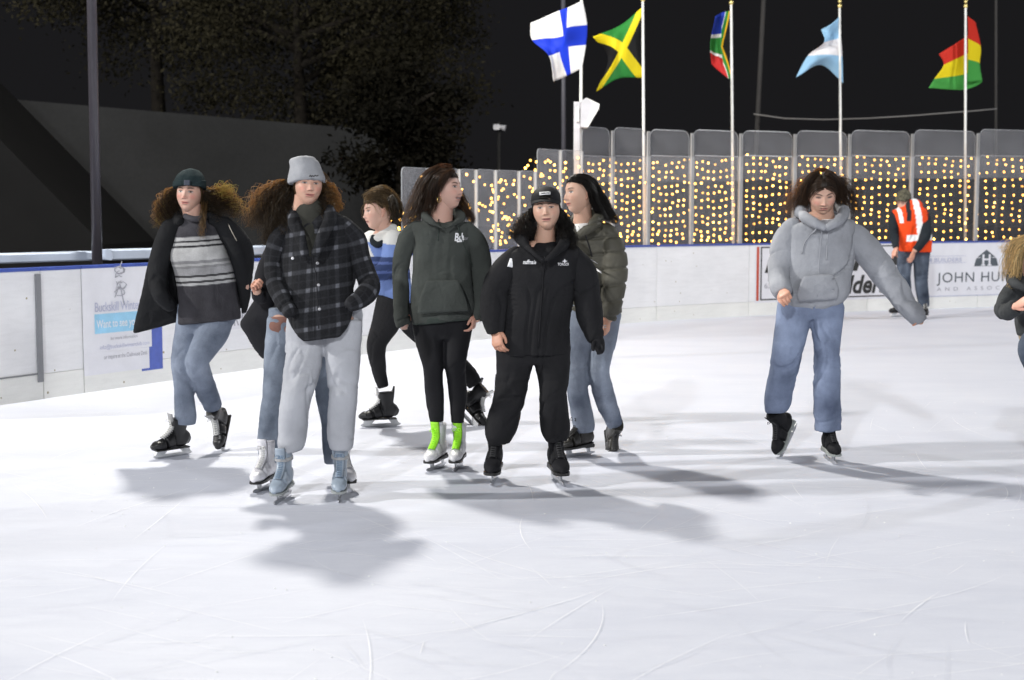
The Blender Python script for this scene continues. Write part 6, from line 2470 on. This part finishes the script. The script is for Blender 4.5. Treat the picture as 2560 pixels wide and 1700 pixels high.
hood = p.roll_tube([(1360, 652, -.15, 6), (1332, 630, -.13, 8), (1310, 606, -.04, 14), (1306, 586, .08, 20), (1362, 578, .15, 22), (1414, 586, .08, 20), (1412, 606, -.04, 14), (1390, 630, -.13, 8), (1364, 652, -.15, 6)])
jk = p.garment("jacket", [tors, hood], M_BLACK, 0.0065, 3, 0.007, (6, 6, 7))
p.sleeves(jk, [aL, aR], M_BLACK, wr=0.009)
slv = [c for c in jk.children if c.name.startswith("sleeve")]
cord(p, jk, "front_zip", [(1362, 640), (1358, 700), (1352, 780), (1346, 870)], M_NUB, 0.004)
p.garment("shirt", [p.ribs([(1332, 604, 1390, 604, .03, .7), (1328, 622, 1396, 622, .0, .7), (1336, 650, 1390, 650, -.04, .7)])], M_LEGG, 0.007, 2, 0.003)
p.hand(1240, 826, -.05, 1244, 866, -.09, (0.55, 0.8, 0), 42, False, 30, 0.92)
p.garment("glove", [p.limb([(1490, 845, -.03, 18), (1496, 860, -.04, 17), (1500, 872, -.05, 13)], inner=False, r0=True, r1=True)] +
          [tube([p.P(1494 + k * 4, 862, -.05 - k * .008), p.P(1496 + k * 3.6, 876, -.06 - k * .008), p.P(1494 + k * 3, 886 - k, -.05)], [.011, .010, .008], 8) for k in range(4)] +
          [tube([p.P(1486, 855, -.07), p.P(1482, 868, -.09), p.P(1484, 878, -.1)], [.012, .011, .008], 8)], M_LEGG, 0.005, 2, 0)
patch(slv[0], "sleeve_patch", [p.P(1239, 648, -.2), p.P(1259, 650, -.2), p.P(1251, 673, -.2), p.P(1232, 669, -.2)], M_PRINT, 5)
printed(p, jk, "chest_print", "nuffmala", 1308, 1341, 662, 11, M_PRINT, bold=0.03, shear=0.2)
printed(p, jk, "chest_print", "TORGOI", 1396, 1424, 666, 7, M_PRINT, bold=0.01)
stp = [(1414 + (7 if k % 2 == 0 else 3) * math.sin(k * math.pi / 4), 655 - (6 if k % 2 == 0 else 2.5) * math.cos(k * math.pi / 4), -.2) for k in range(8)]
pts = on_surface(jk, [p.P(*q) for q in stp] + [p.P(1414, 655, -.2)], 0.005)
build_child("star_emblem", pts, [(i, (i + 1) % 8, 8) for i in range(8)], M_PRINT, jk, p.root, False)
patch(slv[1], "sleeve_mark", [p.P(1474, 683, -.2), p.P(1480, 685, -.2), p.P(1480, 691, -.2), p.P(1475, 689, -.2)], M_PRINT, 3)
patch(slv[1], "sleeve_mark", [p.P(1464, 657, -.2), p.P(1469, 659, -.2), p.P(1469, 666, -.2), p.P(1465, 664, -.2)], M_GREYPR, 3)
p.garment("trousers", [p.limb([(1288, 870, 0, 48), (1286, 905, 0, 46), (1279, 955, 0, 42), (1271, 1007, .0, 39), (1258, 1050, .01, 40), (1248, 1080, .0, 38), (1248, 1098, 0, 33), (1250, 1110, 0, 26)]),
                       p.limb([(1380, 870, 0, 47), (1381, 905, 0, 45), (1384, 950, 0, 38), (1383, 985, -.02, 34), (1385, 1030, .0, 37), (1389, 1070, .0, 38), (1391, 1090, 0, 34), (1391, 1104, 0, 27)]),
                       p.ribs([(1244, 830, 1424, 830, 0, 0.374), (1242, 880, 1424, 880, 0, 0.360), (1250, 912, 1416, 912, 0, 0.331)])], M_BLACK, 0.0075, 4, 0.008, (7, 7, 15))
skate(p.root, 'figure', M_NUB, M_BSOLE, M_BLACE, M_NUB, pos=gL, yaw=-6, size=1.08)
skate(p.root, 'figure', M_NUB, M_BSOLE, M_BLACE, M_NUB, pos=gR, yaw=10, size=1.08)
p.strands(H_BLK, [dict(p=[(1338, 522, .04, 7), (1324, 542, .04, 12), (1308, 564, .03, 17), (1288, 584, .0, 14), (1278, 598, 0, 6)], n=110, curl=.013, freq=5, jit=.012, tint=(1.8, 1.6, 1.4)),
                  dict(p=[(1332, 520, .03, 9), (1326, 550, .02, 12), (1322, 580, -.02, 12), (1318, 605, -.05, 7)], n=60, curl=.009, freq=4, jit=.008),
                  dict(p=[(1396, 522, .04, 7), (1408, 545, .03, 11), (1421, 575, .0, 15), (1430, 605, -.03, 12), (1434, 628, -.05, 5)], n=140, curl=.009, freq=4, jit=.008),
                  dict(p=[(1398, 525, .02, 8), (1402, 560, .0, 10), (1408, 590, -.05, 10), (1412, 615, -.06, 5)], n=60, curl=.007, freq=4, jit=.006)], cap=(0.058, -0.07, 0.006), rad=0.0024)
# baseball cap: crown and curved visor
cr = p.ribs([(1327, 512, 1402, 507, .02, .98), (1327, 500, 1402, 496, .02, .98), (1330, 486, 1399, 483, .025, .98), (1338, 475, 1390, 473, .03, .98), (1350, 468, 1378, 467, .03, 1.0), (1360, 466, 1369, 466, .03, 1.0)], ex=2.1, sub=6, seg=48)
V, Fc = cr.V.copy(), cr.F
z0_, z1_ = V[:, 2].min(), V[:, 2].max()
V[:, 2] += 0.10 * (V[:, 1].mean() - V[:, 1]) * (1 - (V[:, 2] - z0_) / (z1_ - z0_))
cap = build("cap", V, Fc, M_LEGG, p.root, True)


def visor(p, cx, cy, dyc, wpx, lng, drop, yaw, tilt, mat, th=0.004, parent=None):
    hw = wpx * p.mm()
    nU, nR = 15, 6
    c = p.P(cx, cy, dyc)
    My = rot(yaw, 0, 0)
    top = []
    for i in range(nR + 1):
        f = i / nR
        for j in range(nU):
            a = (j / (nU - 1) - 0.5) * 2
            x = hw * a * (1.0 - 0.06 * f)
            arc = math.sqrt(max(0.0, 1 - (a * 0.97) ** 2))
            base = -hw * 0.75 * arc
            y = base - lng * f * arc ** 0.6
            z = -drop * f - 0.20 * hw * a * a - tilt * f * 0.02
            top.append(c + My @ np.array([x, y, z]))
    top = np.array(top)
    m = len(top)
    bot = top - np.array([0, 0, th])
    q = [(i * nU + j, i * nU + j + 1, (i + 1) * nU + j + 1, (i + 1) * nU + j) for i in range(nR) for j in range(nU - 1)]
    qb = [tuple(k + m for k in f[::-1]) for f in q]
    rim = list(range(nU)) + [i * nU + nU - 1 for i in range(1, nR + 1)] + [nR * nU + j for j in range(nU - 2, -1, -1)] + [i * nU for i in range(nR - 1, 0, -1)]
    fr = [(rim[k], rim[k - 1], rim[k - 1] + m, rim[k] + m) for k in range(len(rim))]
    return build_child("visor", np.vstack([top, bot]), q + qb + fr, mat, parent, p.root, True)


visor(p, 1365, 494, 0.02, 38, 0.060, 0.020, -4, 0, M_BLACK, parent=cap)
patch(cap, "cap_badge", [p.P(1350, 479, -.2), p.P(1378, 477, -.2), p.P(1378, 485, -.2), p.P(1350, 487, -.2)], M_PRINT, 4)
printed(p, cap, "badge_letters", "SIMMONS", 1352, 1376, 484.5, 4.5, M_BLACE, bold=0.02, slope=-0.06)
p.finish()

# ------------------------------------------------------------------ 8: heather grey hoodie, arm out
g0 = G(2075, 1154)
p = Person(g0[1], "person in pale grey hoodie and blue jeans looking down, one arm stretched out", (g0[0], g0[1], 0), 8)
p.skin = (0.57, 0.355, 0.265)
p.head(2056, 488, -.02, 98, yaw=-3, pitch=22, roll=-3, neck=(2058, 556, .05, 29), eyes=0.05, smile=0.0, blush=1.2, brow=(0.05, 0.03, 0.02))
tors = p.ribs([(2022, 551, 2096, 547, .05, .5), (1972, 562, 2138, 555, .03, .5), (1962, 600, 2138, 592, .03, .55), (1960, 650, 2134, 640, .02, .54), (1954, 700, 2126, 690, .01, .54), (1950, 740, 2120, 728, 0, .55), (1962, 762, 2108, 750, 0, .52), (1990, 776, 2070, 770, 0, .7)], inner=True, r0=True)
aL = p.limb([(1980, 568, .03, 24), (1962, 602, .02, 29), (1950, 650, .0, 28), (1947, 690, -.06, 25), (1952, 718, -.13, 24), (1958, 732, -.16, 21)], r0=True)
aR = p.limb([(2110, 574, .03, 27), (2148, 605, .03, 33), (2190, 653, .02, 34), (2222, 700, .0, 32), (2252, 740, -.02, 28), (2278, 773, -.03, 26), (2295, 796, -.03, 21), (2300, 803, -.03, 17)], r0=True)
hood = p.roll_tube([(2062, 570, -.13, 6), (2030, 554, -.11, 10), (2006, 538, -.03, 11), (2006, 525, .08, 14), (2056, 514, .15, 17), (2104, 523, .08, 14), (2108, 537, -.03, 11), (2094, 554, -.11, 10), (2066, 570, -.13, 6)])
hd = p.garment("hoodie", [tors, hood, p.ribs([(2010, 692, 2084, 688, -.135, .08), (1994, 728, 2094, 720, -.135, .08), (1996, 752, 2092, 744, -.12, .08)], ex=3)], M_HEATHER, 0.0065, 3, 0.017, (9, 9, 6))
p.sleeves(hd, [aL, aR], M_HEATHER, wr=0.014)
cord(p, hd, "drawstring", [(2040, 556), (2036, 575), (2024, 590), (2012, 610), (2006, 635)], M_HEATHER, 0.0042)
cord(p, hd, "drawstring", [(2072, 560), (2070, 590), (2068, 620), (2066, 650)], M_HEATHER, 0.0042)
cord(p, hd, "front_seam", [(2054, 562), (2052, 610), (2046, 670), (2040, 740)], M_HEATHER, 0.003)
p.garment("tee", [p.ribs([(2032, 549, 2090, 547, .02, .7), (2036, 557, 2086, 555, .0, .75), (2044, 566, 2080, 564, -.04, .7)])], M_TEE, 0.006, 2, 0.002)
p.hand(1957, 728, -.19, 1961, 738, -.27, (0.5, 0.4, -0.8), 68, True, 30, 0.95)
p.hand(2278, 772, -.03, 2294, 793, -.05, (-0.5, 0.5, -0.2), 50, True, 15, 0.75)
p.garment("jeans", [p.limb([(1990, 765, .0, 46), (1980, 815, .0, 42), (1970, 870, -.02, 38), (1958, 930, .02, 35), (1949, 970, .06, 34), (1943, 1005, .10, 33), (1939, 1022, .12, 28), (1939, 1032, .12, 24)]),
                    p.limb([(2066, 765, 0, 46), (2066, 815, 0, 39), (2067, 875, -.02, 32), (2067, 925, -.01, 34), (2066, 985, .0, 33), (2069, 1035, .01, 34), (2070, 1076, .01, 33)]),
                    p.ribs([(1948, 735, 2110, 728, 0, 0.389), (1946, 775, 2108, 770, 0, 0.374), (1958, 800, 2098, 796, 0, 0.331)])], M_JEAN4, 0.0075, 4, 0.008, (7, 7, 13))
skate(p.root, 'figure', M_NUB, M_GREYSOLE, M_BLACE, M_NUB, pos=g0, yaw=3, size=0.92)
skate(p.root, 'figure', M_NUB, M_GREYSOLE, M_BLACE, M_NUB, ankle=p.P(1944, 1042, .16), yaw=-42, pitch=46, roll=-4, size=0.92)
p.strands(H_BRN, [dict(p=[(2050, 430, .02, 5), (2030, 442, .03, 8), (2017, 468, .04, 11), (2011, 500, .05, 12), (1998, 524, .05, 10), (1988, 534, .04, 5)], n=170, curl=.005, freq=2.5, jit=.006),
                  dict(p=[(2046, 432, -.05, 5), (2026, 450, -.06, 7), (2018, 480, -.03, 8), (2010, 510, .0, 9)], n=90, curl=.004, freq=2.5, jit=.004, tint=(.8, .8, .8)),
                  dict(p=[(2062, 430, .02, 5), (2082, 442, .03, 8), (2095, 468, .04, 11), (2102, 500, .05, 12), (2116, 524, .05, 10)], n=170, curl=.005, freq=2.5, jit=.006),
                  dict(p=[(2066, 432, -.05, 5), (2086, 450, -.05, 7), (2091, 482, -.03, 8), (2094, 515, -.01, 9)], n=90, curl=.004, freq=2.5, jit=.004, tint=(.8, .8, .8)),
                  dict(p=[(2034, 440, .04, 6), (2018, 464, .06, 10), (1994, 496, .07, 15), (1970, 522, .07, 13), (1954, 540, .06, 6)], n=90, curl=.009, freq=2.5, jit=.014, tint=(1.3, 1.2, 1.1)),
                  dict(p=[(2080, 440, .04, 6), (2098, 464, .07, 10), (2120, 494, .08, 15), (2138, 522, .08, 13), (2144, 542, .07, 6)], n=90, curl=.009, freq=2.5, jit=.014),
                  dict(p=[(2088, 446, .05, 5), (2114, 460, .08, 8), (2138, 484, .09, 8), (2152, 510, .09, 5)], n=20, curl=.010, freq=2.5, jit=.016),
                  dict(p=[(2028, 444, .05, 5), (2004, 462, .07, 8), (1980, 488, .08, 9), (1960, 516, .08, 6)], n=30, curl=.010, freq=2.5, jit=.014, tint=(2.6, 2.2, 1.6)),  # this and the next: lit outline strands, backlight put into their tint
                  dict(p=[(2068, 427, .06, 5), (2056, 424, .05, 4), (2042, 429, .05, 5), (2024, 444, .06, 5), (2008, 458, .06, 4)], n=34, curl=.003, freq=2, jit=.005, tint=(2.6, 2.2, 1.6))], cap=(0.068, 0.012, 0.005), rad=0.0021, scalp=('center', 1300, .009, 1.6))
p.finish()

# ------------------------------------------------------------------ 9: rink worker in orange vest
g0 = G(2312, 797)
p = Person(g0[1], "person in bright orange reflective vest and camouflage cap bending by the far boards", (g0[0], g0[1], 0), 9)
p.skin = (0.56, 0.33, 0.25)
p.head(2258, 506, -.08, 42, yaw=-42, pitch=26, roll=0, neck=(2272, 530, -.02, 11), fem=0, eyes=0.3, nu=80, nv=80)


def vest_col(V):
    ppm = F / p.Y
    px = 1280 + V[:, 0] * ppm
    py = 535 + (CAMZ - V[:, 2]) * ppm
    c = np.tile(np.array((0.86, 0.075, 0.012)), (len(V), 1))
    fr = V[:, 1] < p.Y - 0.03
    b1 = np.abs(px - (2281 + (py - 530) * 0.18)) < 8
    c[fr & b1 & (py < 590)] = (0.93, 0.93, 0.93)
    c[(np.abs(py - 594 + (px - 2280) * 0.08) < 8) & (px > 2258)] = (0.93, 0.93, 0.93)
    b2 = np.abs(px - (2236 + (py - 525) * 0.25)) < 4.5
    c[fr & b2 & (py < 558)] = (0.93, 0.93, 0.93)
    c[fr & (np.abs(px - (2258 + (py - 530) * 0.05)) < 5.5) & (py < 552)] = (0.02, 0.022, 0.026)
    return c


p.garment("safety_vest", [p.ribs([(2244, 521, 2306, 519, -.04, .8), (2230, 530, 2318, 528, -.03, .7), (2234, 560, 2324, 556, -.02, .65), (2246, 600, 2328, 596, 0, .6), (2248, 628, 2329, 630, .02, .58)], inner=True, r0=True)], M_VEST, 0.012, 3, 0.012, (6, 6, 8), colfn=vest_col)
p.garment("dark_sweater", [p.limb([(2306, 538, -.05, 17), (2312, 562, -.10, 16), (2313, 588, -.15, 14), (2301, 612, -.22, 11), (2287, 627, -.27, 9)], r0=True),
                           p.limb([(2236, 540, -.05, 13), (2233, 568, -.08, 13), (2236, 595, -.12, 11), (2240, 620, -.18, 9)], r0=True),
                           p.ribs([(2262, 505, 2286, 504, .0, .9), (2252, 518, 2300, 516, -.02, .9), (2244, 530, 2312, 528, -.02, .7)], r0=True)], M_NAVY, 0.012, 3, 0.01, (6, 6, 8))
p.hand(2284, 630, -.28, 2276, 654, -.32, (-0.4, 0.8, 0), 30, False, size=1.05)
p.hand(2240, 622, -.19, 2234, 644, -.22, (0.6, 0.7, 0), 45, True, size=1.05)
p.garment("jeans", [p.limb([(2266, 628, .05, 22), (2262, 655, .0, 19), (2260, 690, -.04, 16), (2264, 725, .0, 14), (2262, 768, .05, 12)]),
                    p.limb([(2304, 628, .05, 22), (2303, 665, .03, 18), (2303, 705, -.02, 16), (2308, 745, .03, 14), (2311, 768, .05, 12)]),
                    p.ribs([(2250, 610, 2326, 612, .05, 0.400), (2248, 640, 2324, 642, .05, 0.396), (2250, 655, 2318, 657, .04, 0.360)])], M_JEAN5, 0.012, 3, 0.01, (7, 7, 10))
skate(p.root, 'hockey', M_BBOOT, M_BSOLE, M_BLACE, M_GREYTONGUE, pos=g0, yaw=-12, size=1.05)
skate(p.root, 'hockey', M_BBOOT, M_BSOLE, M_BLACE, M_GREYTONGUE, pos=G(2248, 792), yaw=-66, size=1.05)
cr = p.ribs([(2239, 503, 2277, 497, -.07, 1.0), (2240, 491, 2277, 486, -.06, 1.0), (2246, 480, 2272, 477, -.05, 1.0), (2254, 475, 2266, 474, -.05, 1.0)], ex=2.1, sub=5, r1=True, seg=32)
cap = build("cap", cr.V, cr.F, M_CAMO, p.root, True)
visor(p, 2256, 495, -.07, 17, 0.085, 0.030, -42, 0, M_CAMO, th=0.006, parent=cap)
p.finish()
q = p.P(2238, 652, -.24)
mb = MB()
mb.bevbox(q, (0.022, 0.014, 0.06), 0.006)
mb.cyl(q + np.array([0.012, 0, 0.06]), q + np.array([0.014, 0, 0.13]), 0.005, 0.004, 8)
tag(mb.build("handheld_radio", M_BSOLE), "small black object held low in the vest wearer's hand", "radio")

# ------------------------------------------------------------------ 10: child at the right edge
g0 = G(2592, 1205)
p = Person(g0[1], "small person with blonde hair and charcoal coat, cut off by the right edge", (g0[0], g0[1], 0), 10)
p.skin = (0.62, 0.38, 0.30)
p.head(2580, 638, 0.0, 92, yaw=22, pitch=8, roll=0, neck=(2584, 700, .03, 24), eyes=0.4, blush=0.7)
tors = p.ribs([(2556, 694, 2612, 694, .03, .8), (2528, 712, 2642, 712, .03, .65), (2530, 760, 2648, 760, .02, .62), (2540, 810, 2650, 810, .01, .6), (2546, 838, 2650, 838, .01, .6)], inner=True, r0=True)
p.garment("coat", [tors, p.limb([(2534, 724, .0, 25), (2518, 752, -.03, 25), (2508, 776, -.08, 22), (2522, 780, -.16, 20), (2540, 766, -.22, 18)], r0=True),
                   p.limb([(2640, 722, .0, 24), (2652, 770, -.03, 22), (2640, 800, -.1, 18)], r0=True, r1=True),
                   p.roll_tube([(2570, 725, -.14, 9), (2540, 712, -.1, 13), (2530, 692, .0, 15), (2550, 676, .09, 16), (2590, 670, .12, 16), (2630, 680, .08, 15), (2640, 700, -.02, 14), (2600, 722, -.13, 10)])], M_GREYCOAT, 0.0075, 4, 0.008, (8, 8, 10))
p.garment("fur_hem", [p.ribs([(2548, 830, 2648, 830, .01, .62), (2552, 856, 2646, 856, .01, .6)], sub=4)], M_FUR, 0.007, 2, 0.010, (40, 40, 40))
p.hand(2538, 766, -.23, 2562, 752, -.28, (0.2, 0.6, -0.6), 50, True, 25, 0.8)
p.garment("jeans", [p.limb([(2582, 845, 0, 28), (2573, 876, -.12, 28), (2592, 930, -.12, 24), (2610, 1000, .0, 22), (2612, 1060, .05, 22), (2612, 1120, .05, 20)]),
                    p.limb([(2630, 850, 0, 30), (2640, 920, -.04, 26), (2650, 1000, .0, 22), (2655, 1120, .05, 20)]),
                    p.ribs([(2560, 830, 2654, 830, 0, .4), (2560, 865, 2652, 865, 0, .4)])], M_JEAN5, 0.0075, 3, 0.006)
skate(p.root, 'figure', M_WBOOT, M_BSOLE, M_WLACE, M_WBOOT, pos=G(2612, 1206), yaw=20, size=0.8)
skate(p.root, 'figure', M_WBOOT, M_BSOLE, M_WLACE, M_WBOOT, pos=G(2660, 1205), yaw=25, size=0.8)
p.strands(H_BLOND, [dict(p=[(2574, 596, .0, 14), (2548, 612, .0, 16), (2532, 640, .0, 16), (2522, 675, .0, 14), (2512, 702, -.02, 6)], n=150, curl=.004, freq=2, jit=.010),
                    dict(p=[(2570, 600, .0, 10), (2535, 612, .02, 12), (2512, 626, .02, 8), (2503, 634, .02, 4)], n=36, curl=.006, freq=2, jit=.014),
                    dict(p=[(2556, 620, -.04, 8), (2545, 650, -.06, 10), (2536, 690, -.06, 9), (2520, 720, -.06, 4)], n=80, curl=.004, freq=2, jit=.006),
                    dict(p=[(2590, 596, .0, 14), (2616, 620, .02, 16), (2626, 660, .02, 16), (2628, 710, .0, 8)], n=100, curl=.004, freq=2, jit=.008)], cap=(0.064, 0.01, 0.005), rad=0.0022, scalp=('center', 700, .014, 1.7))
p.finish()
